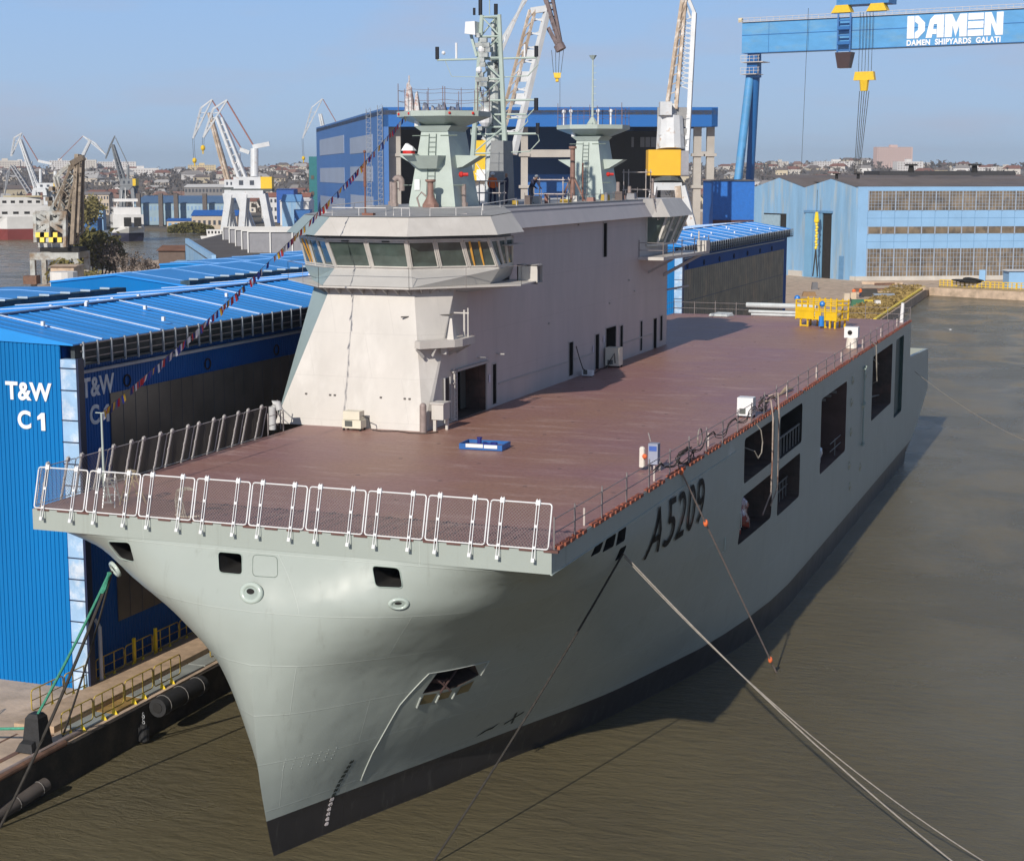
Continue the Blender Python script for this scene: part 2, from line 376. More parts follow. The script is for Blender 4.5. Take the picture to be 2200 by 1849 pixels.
me = bpy.data.meshes.new('hull'); bm.to_mesh(me); bm.free()
me.polygons.foreach_set('use_smooth', [True]*len(me.polygons))
hull = bpy.data.objects.new('hull', me); COL.objects.link(hull); hull.parent = ship
# hull paint: grey-green, dark boot topping below the load line, faint plate seams
hm = bpy.data.materials.new('hull_paint'); hm.use_nodes = True
t = hm.node_tree; N = t.nodes; K = t.links.new; p = N['Principled BSDF']
tc = N.new('ShaderNodeTexCoord'); sp = N.new('ShaderNodeSeparateXYZ'); K(tc.outputs['Object'], sp.inputs[0])
gt = N.new('ShaderNodeMath'); gt.operation = 'GREATER_THAN'; gt.inputs[1].default_value = 1.48; K(sp.outputs['Z'], gt.inputs[0])
nn = N.new('ShaderNodeTexNoise'); nn.inputs['Scale'].default_value = .35; nn.inputs['Detail'].default_value = 7; K(tc.outputs['Object'], nn.inputs['Vector'])
r1 = N.new('ShaderNodeMix'); r1.data_type = 'RGBA'; r1.inputs['A'].default_value = (.345, .385, .352, 1); r1.inputs['B'].default_value = (.40, .44, .405, 1); K(nn.outputs['Fac'], r1.inputs['Factor'])
r0 = N.new('ShaderNodeMix'); r0.data_type = 'RGBA'; r0.inputs['A'].default_value = (.022, .022, .026, 1); r0.inputs['B'].default_value = (.050, .046, .046, 1); K(nn.outputs['Fac'], r0.inputs['Factor'])
mxx = N.new('ShaderNodeMix'); mxx.data_type = 'RGBA'; K(gt.outputs[0], mxx.inputs['Factor']); K(r0.outputs['Result'], mxx.inputs['A']); K(r1.outputs['Result'], mxx.inputs['B'])
cx = N.new('ShaderNodeCombineXYZ'); xy = N.new('ShaderNodeMath'); xy.operation = 'MULTIPLY_ADD'; xy.inputs[1].default_value = .7; K(sp.outputs['X'], xy.inputs[0]); K(sp.outputs['Y'], xy.inputs[2]); K(xy.outputs[0], cx.inputs['X']); K(sp.outputs['Z'], cx.inputs['Y'])
br = N.new('ShaderNodeTexBrick'); K(cx.outputs[0], br.inputs['Vector'])
br.inputs['Scale'].default_value = 1; br.inputs['Brick Width'].default_value = 7.5; br.inputs['Row Height'].default_value = 1.85
br.inputs['Mortar Size'].default_value = .022; br.inputs['Mortar Smooth'].default_value = .4; br.inputs['Color1'].default_value = (0, 0, 0, 1); br.inputs['Color2'].default_value = (0, 0, 0, 1); br.inputs['Mortar'].default_value = (1, 1, 1, 1)
sm = N.new('ShaderNodeMix'); sm.data_type = 'RGBA'; sm.inputs['B'].default_value = (.50, .545, .50, 1)
mm = N.new('ShaderNodeMath'); mm.operation = 'MULTIPLY'; mm.inputs[1].default_value = .42; K(br.outputs['Fac'], mm.inputs[0])
m2 = N.new('ShaderNodeMath'); m2.operation = 'MULTIPLY'; K(mm.outputs[0], m2.inputs[0]); K(gt.outputs[0], m2.inputs[1])
K(m2.outputs[0], sm.inputs['Factor']); K(mxx.outputs['Result'], sm.inputs['A'])
# thin vertical runs of dirt and scuffs
mpv = N.new('ShaderNodeMapping'); mpv.inputs['Scale'].default_value = (1.6, 1.6, .07); K(tc.outputs['Object'], mpv.inputs['Vector'])
nv = N.new('ShaderNodeTexNoise'); nv.inputs['Scale'].default_value = 1.5; nv.inputs['Detail'].default_value = 8; nv.inputs['Roughness'].default_value = .75; K(mpv.outputs['Vector'], nv.inputs['Vector'])
rv = N.new('ShaderNodeMapRange'); rv.inputs['From Min'].default_value = .56; rv.inputs['From Max'].default_value = .78; rv.inputs['To Max'].default_value = .5; K(nv.outputs['Fac'], rv.inputs['Value'])
dv = N.new('ShaderNodeMix'); dv.data_type = 'RGBA'; dv.inputs['B'].default_value = (.20, .205, .175, 1); K(rv.outputs[0], dv.inputs['Factor']); K(sm.outputs['Result'], dv.inputs['A']); K(dv.outputs['Result'], p.inputs['Base Color'])
p.inputs['Roughness'].default_value = .36; p.inputs['Specular IOR Level'].default_value = .45
# plating between frames is a little dished
wv = N.new('ShaderNodeTexNoise'); wv.inputs['Scale'].default_value = .55; wv.inputs['Detail'].default_value = 2; K(tc.outputs['Object'], wv.inputs['Vector'])
ad = N.new('ShaderNodeMath'); ad.operation = 'MULTIPLY_ADD'; ad.inputs[1].default_value = .2; K(br.outputs['Fac'], ad.inputs[0]); K(wv.outputs['Fac'], ad.inputs[2])
bp = N.new('ShaderNodeBump'); bp.inputs['Strength'].default_value = .5; bp.inputs['Distance'].default_value = .12; K(ad.outputs[0], bp.inputs['Height']); K(bp.outputs[0], p.inputs['Normal'])
M_hull = hm
me.materials.append(hm); me.materials.append(M_dark)
def rounded(P, r=.22, k=4):
    """corner-rounded polygon through 3-D points"""
    P = [Vector(p) for p in P]; o = []; n = len(P)
    for i in range(n):
        a, b, c = P[i-1], P[i], P[(i+1) % n]
        d1 = (a-b); d2 = (c-b); rr = min(r, d1.length*.45, d2.length*.45)
        p1 = b+d1.normalized()*rr; p2 = b+d2.normalized()*rr
        for j in range(k+1):
            u = j/k; o.append(p1*(1-u)**2+b*2*u*(1-u)+p2*u*u)
    return o
def cutter(P, n_out, n_in, m):
    """prism between ring P+n_out and ring P+n_in"""
    a = [p+Vector(n_out) for p in P]; b = [p+Vector(n_in) for p in P]
    mb = MB(); mb.hull8(a, b); o = mb.build('opening', [M_hull, m]);
    bmx = bmesh.new(); bmx.from_mesh(o.data); bmesh.ops.recalc_face_normals(bmx, faces=bmx.faces); bmx.to_mesh(o.data); bmx.free()
    o.data.polygons.foreach_set('material_index', [1]*len(o.data.polygons)); return o
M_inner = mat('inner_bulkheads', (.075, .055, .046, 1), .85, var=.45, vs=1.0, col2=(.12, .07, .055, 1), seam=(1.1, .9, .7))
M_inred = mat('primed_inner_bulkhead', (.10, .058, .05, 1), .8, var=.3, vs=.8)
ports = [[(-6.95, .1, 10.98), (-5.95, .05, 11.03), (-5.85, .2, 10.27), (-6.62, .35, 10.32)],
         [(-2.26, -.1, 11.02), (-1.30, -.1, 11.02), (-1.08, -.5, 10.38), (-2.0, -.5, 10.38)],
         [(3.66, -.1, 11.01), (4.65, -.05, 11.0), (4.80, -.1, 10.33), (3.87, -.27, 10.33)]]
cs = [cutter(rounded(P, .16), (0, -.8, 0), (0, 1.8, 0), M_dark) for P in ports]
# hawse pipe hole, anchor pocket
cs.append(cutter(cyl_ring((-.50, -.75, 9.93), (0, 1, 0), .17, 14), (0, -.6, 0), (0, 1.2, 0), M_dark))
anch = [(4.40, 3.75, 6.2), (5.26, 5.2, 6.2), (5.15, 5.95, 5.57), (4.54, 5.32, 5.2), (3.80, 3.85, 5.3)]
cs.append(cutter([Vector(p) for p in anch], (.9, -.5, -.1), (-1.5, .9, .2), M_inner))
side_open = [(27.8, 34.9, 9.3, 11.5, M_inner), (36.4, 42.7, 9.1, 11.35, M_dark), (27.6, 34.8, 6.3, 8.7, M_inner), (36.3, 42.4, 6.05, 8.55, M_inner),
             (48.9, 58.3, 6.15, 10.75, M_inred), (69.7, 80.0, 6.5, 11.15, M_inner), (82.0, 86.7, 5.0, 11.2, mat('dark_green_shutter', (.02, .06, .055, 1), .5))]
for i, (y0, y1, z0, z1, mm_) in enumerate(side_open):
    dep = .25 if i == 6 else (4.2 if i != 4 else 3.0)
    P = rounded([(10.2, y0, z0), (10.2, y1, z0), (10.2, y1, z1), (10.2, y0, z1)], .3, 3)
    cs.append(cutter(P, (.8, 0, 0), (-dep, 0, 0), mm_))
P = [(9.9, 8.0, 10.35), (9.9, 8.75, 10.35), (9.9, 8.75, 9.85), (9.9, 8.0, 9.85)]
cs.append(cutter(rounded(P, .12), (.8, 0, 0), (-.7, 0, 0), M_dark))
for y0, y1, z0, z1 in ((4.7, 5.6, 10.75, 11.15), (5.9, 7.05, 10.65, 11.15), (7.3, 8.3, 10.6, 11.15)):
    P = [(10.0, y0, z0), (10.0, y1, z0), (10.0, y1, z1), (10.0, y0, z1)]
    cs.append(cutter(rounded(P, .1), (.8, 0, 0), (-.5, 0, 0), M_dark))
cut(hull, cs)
bmx = bmesh.new(); bmx.from_mesh(hull.data); bmesh.ops.triangulate(bmx, faces=[f for f in bmx.faces if len(f.verts) > 4]); bmx.to_mesh(hull.data); bmx.free()
hull.data.polygons.foreach_set('use_smooth', [True]*len(hull.data.polygons)); hull.data.set_sharp_from_angle(angle=R(28))
bpy.context.view_layer.update()
HB = BVHTree.FromObject(hull, bpy.context.evaluated_depsgraph_get())
def on_port(y, z, off=.01):
    h = HB.ray_cast(Vector((16, y, z)), Vector((-1, 0, 0)))
    if not h[0] or h[0].x < 0: return Vector((10.21, y, z))
    return h[0]+(h[1] if h[1].x > 0 else -h[1])*off
def on_bow(x, z, off=.01):
    h = HB.ray_cast(Vector((x, -12, z)), Vector((0, 1, 0))); return h[0]+h[1]*off if h[0] else Vector((x, 0, z))

# --- after body: low mooring deck and rising counter
m = MB(); m.xprism([(91.2, .95), (98, 2.2), (105.7, 4.6), (104.9, 8.3), (104.7, 8.3), (105.3, 4.9), (91.2, 4.9)], -10.15, 10.15)
for sx in (-1, 1): m.xprism([(91.25, 4.9), (105.3, 4.9), (104.8, 8.3), (91.25, 8.9)], sx*9.85, sx*10.15)
m.build('stern', M_hull, ship)
m = MB(); m.box(-9.8, 91.3, 4.95, 9.8, 104.8, 5.6); m.build('mooring_deck', mat('mooring_deck', (.26, .12, .10, 1), .7), ship)

# --- flight deck
dm = bpy.data.materials.new('deck_coating'); dm.use_nodes = True
t = dm.node_tree; N = t.nodes; K = t.links.new; p = N['Principled BSDF']; p.inputs['Roughness'].default_value = .5
tc = N.new('ShaderNodeTexCoord')
a1 = N.new('ShaderNodeTexNoise'); a1.inputs['Scale'].default_value = .13; a1.inputs['Detail'].default_value = 5; K(tc.outputs['Object'], a1.inputs['Vector'])
x1 = N.new('ShaderNodeMix'); x1.data_type = 'RGBA'; x1.inputs['A'].default_value = (.295, .152, .142, 1); x1.inputs['B'].default_value = (.325, .175, .125, 1)
rr_ = N.new('ShaderNodeMapRange'); rr_.inputs['From Min'].default_value = .38; rr_.inputs['From Max'].default_value = .62; K(a1.outputs['Fac'], rr_.inputs['Value']); K(rr_.outputs[0], x1.inputs['Factor'])
m1 = N.new('ShaderNodeMapping'); m1.inputs['Scale'].default_value = (.25, 1.1, 1); m1.inputs['Rotation'].default_value = (0, 0, R(14)); K(tc.outputs['Object'], m1.inputs['Vector'])
a2 = N.new('ShaderNodeTexNoise'); a2.inputs['Scale'].default_value = 1.1; a2.inputs['Detail'].default_value = 8; a2.inputs['Roughness'].default_value = .7; K(m1.outputs['Vector'], a2.inputs['Vector'])
x2 = N.new('ShaderNodeMix'); x2.data_type = 'RGBA'; x2.inputs['B'].default_value = (.52, .37, .33, 1)
r2_ = N.new('ShaderNodeMapRange'); r2_.inputs['From Min'].default_value = .53; r2_.inputs['From Max'].default_value = .80; r2_.inputs['To Max'].default_value = .9; K(a2.outputs['Fac'], r2_.inputs['Value']); K(r2_.outputs[0], x2.inputs['Factor'])
K(x1.outputs['Result'], x2.inputs['A'])
a3 = N.new('ShaderNodeTexNoise'); a3.inputs['Scale'].default_value = 5; a3.inputs['Detail'].default_value = 6; a3.inputs['Roughness'].default_value = .8; K(tc.outputs['Object'], a3.inputs['Vector'])
r3_ = N.new('ShaderNodeMapRange'); r3_.inputs['From Min'].default_value = .3; r3_.inputs['From Max'].default_value = .7; r3_.inputs['To Min'].default_value = .78; r3_.inputs['To Max'].default_value = 1.22; K(a3.outputs['Fac'], r3_.inputs['Value'])
v3 = N.new('ShaderNodeVectorMath'); v3.operation = 'SCALE'; K(x2.outputs['Result'], v3.inputs[0]); K(r3_.outputs[0], v3.inputs['Scale']); bq = N.new('ShaderNodeTexBrick'); K(tc.outputs['Object'], bq.inputs['Vector']); bq.inputs['Scale'].default_value = 1; bq.inputs['Brick Width'].default_value = 7; bq.inputs['Row Height'].default_value = 9; bq.inputs['Mortar Size'].default_value = .02; bq.inputs['Mortar Smooth'].default_value = .5
jm = N.new('ShaderNodeMath'); jm.operation = 'MULTIPLY'; jm.inputs[1].default_value = .35; K(bq.outputs['Fac'], jm.inputs[0])
jx = N.new('ShaderNodeMix'); jx.data_type = 'RGBA'; jx.inputs['B'].default_value = (.13, .07, .06, 1); K(jm.outputs[0], jx.inputs['Factor']); K(v3.outputs[0], jx.inputs['A']); K(jx.outputs['Result'], p.inputs['Base Color'])
rg = N.new('ShaderNodeMapRange'); rg.inputs['To Min'].default_value = .32; rg.inputs['To Max'].default_value = .62; K(a2.outputs['Fac'], rg.inputs['Value']); K(rg.outputs[0], p.inputs['Roughness'])
bd = N.new('ShaderNodeBump'); bd.inputs['Strength'].default_value = .25; bd.inputs['Distance'].default_value = .02; K(a3.outputs['Fac'], bd.inputs['Height']); K(bd.outputs[0], p.inputs['Normal'])
M_deck = dm
m = MB(); m.prism([(-9.98, .04), (9.98, .04), (10.05, 10), (10.17, 26), (10.17, 91.15), (-10.17, 91.15), (-10.17, 26), (-10.05, 10)], 11.975, 12.0)
m.build('flight_deck', dm, ship)
# tie-down pots and gutter bar
m = MB()
for y in np.arange(6, 90, 4.2):
    for x_ in np.arange(-1.8, 9.5, 3.6):
        m.tube((x_, y, 11.99), (x_, y, 12.006), .10, n=8)
build_split(m, 'tie_down_pot', mat('pot_steel', (.16, .10, .09, 1), .5), ship)
# orange-brown lugs all along the port edge
M_lug = mat('primed_lugs', (.30, .085, .045, 1), .7, var=.45, vs=1.4)
m = MB(); r_ = random.Random(3)
for y in np.arange(.5, 91, .62):
    if r_.random() < .9: m.box(9.9+min(1, y/26)*.17, y, 11.93, 10.13+min(1, y/26)*.17, y+.34+r_.random()*.12, 12.05)
build_split(m, 'edge_lug', M_lug, ship)
m = MB()
for x_ in np.arange(-9.8, 9.8, .85): m.box(x_, -.03, 11.93, x_+.5, .1, 12.015)
build_split(m, 'edge_lug', mat('primed_lugs_dull', (.13, .06, .05, 1), .7), ship)
m = MB(); m.box(9.98, -.005, 11.18, 10.05, .4, 11.215); m.bar((10.03, .1, 11.2), (10.21, 26, 11.2), .05, .02); m.build('fascia_edge', M_tower, ship)

# --- guard rail along the port side: a post every 3 m, two rails
M_rail = mat('weathered_rail', (.27, .24, .235, 1), .6, .2, var=.25, vs=3)
def rail_run(pts, hts, r=.018, post=.03, wig=0.0, extra=.18):
    m = MB(); q = random.Random(int(abs(pts[0][0]*10)))
    for p0 in pts:
        hh = hts[-1]+extra*(.3+q.random()); m.tube((p0[0], p0[1], p0[2]-.12), (p0[0], p0[1], p0[2]+hh), post, n=6)
    for a, b in zip(pts[:-1], pts[1:]):
        for h in hts: m.tube((a[0], a[1], a[2]+h), (b[0], b[1], b[2]+h), r, n=5, cap=False)
    return m
pp = [(10.0+min(1, y/26)*.16, y, 12.0) for y in [2.4+3.0*i for i in range(30)]]
rail_run([(10.0, .3, 12)]+pp, (.52, .98)).build('guard_rail', M_rail, ship)
m = MB()
for i, y in enumerate([4.1+9*k for k in range(10)]): m.tube((9.8, y, 12), (9.8, y, 12.62), .04, n=6)
build_split(m, 'short_post', mat('pale_post', (.55, .48, .44, 1), .6), ship)
back = [(x_, 91.0, 12.0) for x_ in np.linspace(10.1, -10.1, 12)]
rail_run(back, (.5, 1.0)).build('stern_rail', M_rail, ship)
stb = [(-10.1, y, 12.0) for y in np.linspace(65.5, 91, 9)]
rail_run(stb, (.5, 1.0)).build('guard_rail', M_rail, ship)
fr_ = [(-11.0-.25*0, 19.3, 12.0), (-11.3, 20.4, 12.0), (-11.6, 21.5, 12.0)]
rail_run([(-10.1, 17.9, 12), (-10.1, 19.4, 12), (-10.9, 20.6, 12), (-11.7, 21.8, 12)], (.45, .9)).build('guard_rail', M_rail, ship)

# --- nine folding safety nets across the bow, ten along the starboard side
M_net = mat('net_wire', (.26, .23, .21, 1), .6, .2)
def net_panel(fn, name='safety_net', dark=False):
    """fn(s, h): s 0..2.1 along, h 0..1.5 up; returns a point"""
    Mf = M_white if not dark else mat('grey_net_frame', (.42, .40, .39, 1), .5)  # starboard frames are a plain darker grey than the bow ones
    c = .09; w = 2.12; h = 1.46; ring = []
    for cx_, cz_, a0 in ((w-c, h-c, 0), (c, h-c, 90), (c, c, 180), (w-c, c, 270)):
        for k in range(5):
            a = R(a0+k*22.5); ring.append((cx_+c*math.cos(a), cz_+c*math.sin(a)))
    m = MB(); m.path([fn(*q) for q in ring], .025 if not dark else .018, 6, closed=True); o = m.build(name, Mf, ship, smooth=True)
    m = MB(); st = .115; e = .02
    if dark: st = .17
    for k in np.arange(-h, w, st):
        for sg in (1, -1):
            s0 = max(0, k); h0 = s0-k; s1 = min(w, k+h); h1 = s1-k
            if s1-s0 < .1: continue
            if sg < 0: s0, s1 = w-s0, w-s1
            a = Vector(fn(s0, h0)); b = Vector(fn(s1, h1)); m.bar(a, b, .0085 if not dark else .004)
    m.build('wire_mesh', M_net, o)
    for s_ in (.42, 1.66):
        m = MB()
        for d in (-.045, .045): m.bar(Vector(fn(s_+d, -.32))-fnorm*.07, Vector(fn(s_+d, 1.60))-fnorm*.05, .022, .04)
        for hh in (.0, .68): m.bar(Vector(fn(s_, hh))-fnorm*.07, Vector(fn(s_, hh+.09))-fnorm*.07, .11, .05)
        a = Vector(fn(s_, 1.40))-fnorm*.04; b = Vector(fn(s_, 1.56))-fnorm*.04; m.bar(a, b, .15, .10)
        a = Vector(fn(s_, -.42))-fnorm*.07; b = Vector(fn(s_, -.30))-fnorm*.07; m.bar(a, b, .11, .12)
        m.build('support_post', Mf, o)
    return o
for i in range(9):
    fnorm = Vector((0, 1, 0)); x0 = -9.93+i*2.215
    net_panel(lambda s_, h_, x0=x0: (x0+s_, -.03+.27*h_, 12.03+h_*.98))
for i in range(8):
    y0 = .35+i*2.13; fnorm = Vector((1, 0, 0))
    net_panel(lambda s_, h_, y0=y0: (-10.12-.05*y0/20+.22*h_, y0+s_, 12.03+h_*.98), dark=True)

# --- mooring ports: rims, outline of a closed port, bell-mouthed fairleads
m = MB()
for P in ports: m.path(rounded([(q[0], on_bow(q[0], q[2], 0).y if 0 else q[1]-.02, q[2]) for q in P], .16), .018, 5, closed=True)
build_split(m, 'port_rim', M_green, ship)
m = MB(); P = rounded([(-.88, 0, 11.02), (.07, 0, 11.03), (.30, 0, 10.4), (-.66, 0, 10.38)], .16)
m.path([on_bow(q.x, q.z, .004) for q in P], .012, 5, closed=True); m.build('closed_port', mat('dark_seam', (.16, .20, .17, 1), .6), ship)
def fairlead(c, nrm, r, asp):
    c = Vector(c); nrm = Vector(nrm).normalized(); e = nrm.cross(Vector((0, 0, 1))).normalized(); g = e.cross(nrm); P = []
    for i in range(29):
        a = 2*math.pi*(i % 28)/28; row = []
        for k in range(9):
            b = R(-30+240*k/8); rr = r*(.78+.24*math.cos(b)); o_ = r*.20*math.sin(b)
            row.append(c+e*(rr*math.cos(a))+g*(rr*asp*math.sin(a))+nrm*(o_-.02))
        P.append(row)
    m = MB(); m.grid(P); m.m = 0
    o = m.build('fairlead', mat('fairlead_paint', (.47, .54, .49, 1), .22, var=.03), ship, smooth=True)
    m = MB(); m.add([c+e*(r*.58*math.cos(a))+g*(r*.58*asp*math.sin(a))+nrm*.015 for a in [2*math.pi*i/24 for i in range(24)]], [tuple(range(24))])
    m.build('throat', mat('throat_paint', (.36, .42, .38, 1), .3), o)
    m = MB(); m.add([c+e*(r*.05+r*.34*math.cos(a))+g*(r*.12+r*.26*asp*math.sin(a))+nrm*.022 for a in [2*math.pi*i/24 for i in range(24)]], [tuple(range(24))])
    m.build('pipe_mouth', M_dark, o)
fairlead((-.56, -.86, 9.86), (-.05, -.94, .2), .46, .82)
fairlead((4.66, -.17, 9.78), (.42, -.86, -.28), .36, .62)
fairlead((-7.65, 1.55, 9.55), (-.55, -.72, -.42), .42, .75)
# anchor in its pocket, rubbing plates, crease of the bolster
m = MB(); q = Vector((4.25, 4.7, 5.65))
m.tube(q+Vector((.05, -.5, -.3)), q+Vector((.25, .7, .3)), .04); m.tube(q+Vector((-.1, -.5, .2)), q+Vector((.25, .0, -.35)), .035)
m.box(q.x-.7, q.y-.1, q.z-.1, q.x+.05, q.y+.25, q.z+.05)
m.build('anchor', mat('anchor_brown', (.09, .05, .045, 1), .7), ship)
m = MB()
def strake(a, b, w, mb, n=8, off=.012):
    A = Vector(a); B = Vector(b); P = []
    for i in range(n+1):
        c = A.lerp(B, i/n); h = HB.find_nearest(c); P.append(h[0]+h[1]*off)
    mb.path(P, w, 5)
for a, b, w in (((4.21, 3.43, 6.25), (5.60, 5.88, 6.2), .014), ((4.21, 3.43, 6.25), (3.17, 3.24, 4.98), .022), ((3.17, 3.24, 4.98), (2.04, 3.39, 2.94), .022), ((2.04, 3.39, 2.94), (1.66, 3.55, 1.6), .02), ((5.57, 5.85, 6.15), (5.15, 6.1, 5.55), .03)): strake(a, b, w, m)
for a, b in (((3.62, 3.95, 5.15), (3.42, 4.1, 4.68)), ((4.0, 4.75, 5.05), (3.85, 4.85, 4.72)), ((4.32, 5.5, 4.95), (4.2, 5.55, 4.7))): strake(a, b, .035, m, off=.03)
m.build('bolster_edge', mat('worn_edge', (.50, .53, .49, 1), .45), ship)
m = MB()
for P in ([(3.78, 4.0, 5.2), (4.05, 4.55, 5.15), (3.82, 4.62, 4.72), (3.55, 4.12, 4.75)], [(4.12, 4.75, 5.12), (4.4, 5.2, 5.08), (4.2, 5.3, 4.75), (3.98, 4.85, 4.74)], [(4.62, 5.5, 5.15), (4.98, 5.95, 5.3), (4.72, 6.1, 4.78), (4.42, 5.6, 4.76)]):
    V_ = []
    for c in P: h = HB.find_nearest(Vector(c)); V_.append(h[0]+h[1]*.02)
    m.add(V_, [(0, 1, 2, 3)])
build_split(m, 'bare_plate', mat('ochre_primer', (.20, .155, .07, 1), .7), ship)
# thruster marks, draught marks, rows of small dots
M_mark = mat('mark_dark', (.03, .04, .035, 1), .6)
m = MB()
def port_poly(P, off=.012):
    V_ = [on_port(y, z, off) for y, z in P]; m.add(V_, [tuple(range(len(V_)))])
port_poly([(9.35, 1.9), (9.6, 2.12), (9.95, 2.18), (9.65, 1.98)]); port_poly([(9.75, 2.05), (10.25, 2.3), (10.1, 2.05)])
for a in (0, 90):
    ca, sa = math.cos(R(a+30)), math.sin(R(a+30))
    port_poly([(11.1+.42*ca-.05*sa, 2.25+.36*sa+.05*ca), (11.1-.42*ca-.05*sa, 2.25-.36*sa+.05*ca), (11.1-.42*ca+.05*sa, 2.25-.36*sa-.05*ca), (11.1+.42*ca+.05*sa, 2.25+.36*sa-.05*ca)])
build_split(m, 'thruster_mark', M_mark, ship)
for k in range(14):
    z = .42+k*.19; y = 2.5+.01*k; dark = z > 1.5
    me_ = text_mesh(str(40+2*k)[-2:], .17, .004, .012)
    for v in me_.vertices:
        q = on_port(y+v.co.x+.0*k, z+v.co.y, .012+v.co.z); v.co = q
    me_.materials.clear(); me_.materials.append(M_mark if dark else mat('mark_white', (.8, .72, .70, 1), .5))
    o = bpy.data.objects.new('draught_mark', me_); COL.objects.link(o); o.parent = ship
m = MB()
for c in range(7):
    for k in range(4):
        p_ = on_port(-.1+.28*c, 3.35+.14*k+.0*c, .01)
        m.ball(p_, .014, 6, 4)
m.build('stud_marks', mat('mark_pale', (.45, .49, .46, 1), .5), ship)
# pennant number
def port_text(body, y, z, hgt, wid, m_):
    me_ = text_mesh('6' if body == '9' else body, 1.0, .003, 0)
    if body == '9':
        for v in me_.vertices: v.co.x *= -1; v.co.y *= -1
    xs = [v.co.x for v in me_.vertices]; ys = [v.co.y for v in me_.vertices]
    bmx = bmesh.new(); bmx.from_mesh(me_); bmesh.ops.triangulate(bmx, faces=bmx.faces); bmesh.ops.subdivide_edges(bmx, edges=bmx.edges, cuts=1); bmx.to_mesh(me_); bmx.free()
    sx_ = wid/(max(xs)-min(xs)); sy_ = hgt/(max(ys)-min(ys)); cx_ = (max(xs)+min(xs))/2; cy_ = (max(ys)+min(ys))/2
    for v in me_.vertices: v.co = on_port(y+(v.co.x-cx_)*sx_, z+(v.co.y-cy_)*sy_, .06)
    me_.materials.clear(); me_.materials.append(m_); o = bpy.data.objects.new('pennant_number', me_); COL.objects.link(o); o.parent = ship
M_num = mat('pennant_black', (.018, .016, .012, 1), .6)
for ch, y0, y1 in (('A', 11.75, 13.55), ('5', 13.95, 15.15), ('2', 15.55, 16.75), ('0', 17.1, 18.25), ('9', 18.6, 19.8)):
    port_text(ch, (y0+y1)/2, 10.08, 2.0, y1-y0, M_num)
# fittings on the port side: fender eyes, vertical rubbing pipe, handgrips
M_eye = mat('eye_paint', (.50, .48, .38, 1), .5)
for y, z in ((60.4, 10.55), (60.2, 9.1), (60.3, 7.1), (60.0, 4.9), (64.9, 4.0), (60.6, 3.4), (66, 10.2), (65.2, 8.2)):
    m = MB(); q = on_port(y, z, 0); m.tube(q, q+Vector((.14, 0, 0)), .16, .10, n=8); m.box(q.x-.02, y-.05, z-.28, q.x+.08, y+.05, z+.28); m.build('fender_eye', M_eye, ship)
m = MB(); m.tube((10.3, 65.3, 10.9), (10.3, 65.3, 5.4), .055)
for z in (10.8, 8.3, 5.5): m.box(10.18, 65.0, z-.05, 10.42, 65.6, z+.05); m.ball((10.34, 65.3, z+.1), .13, 8, 5)
m.build('rubbing_pipe', M_green, ship)
m = MB()
for y, z in ((27.3, 7.2), (24.8, 6.6)): q = on_port(y, z); m.path([q, q+Vector((.12, 0, .1)), q+Vector((.12, 0, .7)), q+Vector((0, 0, .8))], .03, 5)
build_split(m, 'handgrip', M_tower, ship)
# inside the big side openings: deck edges, pillars, rails, framing
m = MB(); m.box(9.9, 34.95, 6.3, 10.12, 36.3, 11.5); m.build('pillar', M_green, ship)
m = MB()
for y in np.arange(36.6, 42.7, .85): m.box(10.02, y, 9.12, 10.07, y+.07, 10.15)
m.box(10.0, 36.4, 10.1, 10.09, 42.65, 10.17)
for y in np.arange(36.5, 42.3, .9): m.box(9.5, y, 6.1, 9.55, y+.05, 7.2)
m.box(9.5, 36.4, 7.15, 9.56, 42.3, 7.21); m.box(9.5, 36.4, 6.7, 9.56, 42.3, 6.75)
for y in (29.5, 31.5, 33.3): m.box(7.2, y, 6.35, 7.4, y+.15, 8.65)
for y in (50, 52, 54, 56): m.box(7.5, y, 10.2, 9.9, y+.1, 10.35)
for y in (71, 73, 75, 77, 79): m.box(8.6, y, 6.5, 8.75, y+.12, 11.1)
for z in (7.2, 8.1, 9.0, 9.9, 10.5): m.box(8.5, 69.8, z, 8.6, 79.9, z+.07)
m.path([(9.3, 71, 10.2), (9.1, 73, 10.6), (9.2, 76, 10.4), (9.3, 79, 9.6)], .06); m.path([(9.4, 70.2, 7), (9.2, 73, 7.7), (9.4, 79, 7.2)], .05)
for z in (6.7, 7.2): m.tube((9.9, 54.2, z), (9.9, 58.2, z), .03)
m.tube((9.9, 56, 6.2), (9.9, 56, 7.3), .035)
m.build('inner_rails', mat('inner_steel', (.22, .22, .21, 1), .6), ship)
# ============================================================ the island: forward tower, deckhouse, bridge
XS, XP = -11.85, -3.75
m = MB()
m.hull8([(-11.85, 21.9, 12), (-11.75, 21.6, 12), (-3.87, 21.6, 12), (-3.75, 21.85, 12), (-3.75, 27, 12), (-11.85, 27, 12)],
        [(-11.35, 25.35, 18.6), (-9.64, 23.7, 18.6), (-5.2, 23.7, 18.6), (-3.75, 25.35, 18.6), (-3.75, 27, 18.6), (-11.85, 27, 18.6)])
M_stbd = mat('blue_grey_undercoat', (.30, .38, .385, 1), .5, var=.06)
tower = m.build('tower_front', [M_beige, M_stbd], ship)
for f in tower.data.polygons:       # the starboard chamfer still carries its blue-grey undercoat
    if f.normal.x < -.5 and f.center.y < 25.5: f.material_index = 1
m = MB(); m.box(XS, 26.99, 12, XP, 65, 22.1)
M_wall = mat('shell_plating', (.50, .46, .45, 1), .5, var=.06, vs=.8, col2=(.54, .485, .475, 1), c2s=.3, stretch=(1, 1, .3), bump=.18, bs=1.2, seam=(4.2, 2.3, .3))
wall = m.build('deckhouse_wall', [M_wall, M_dark], ship)
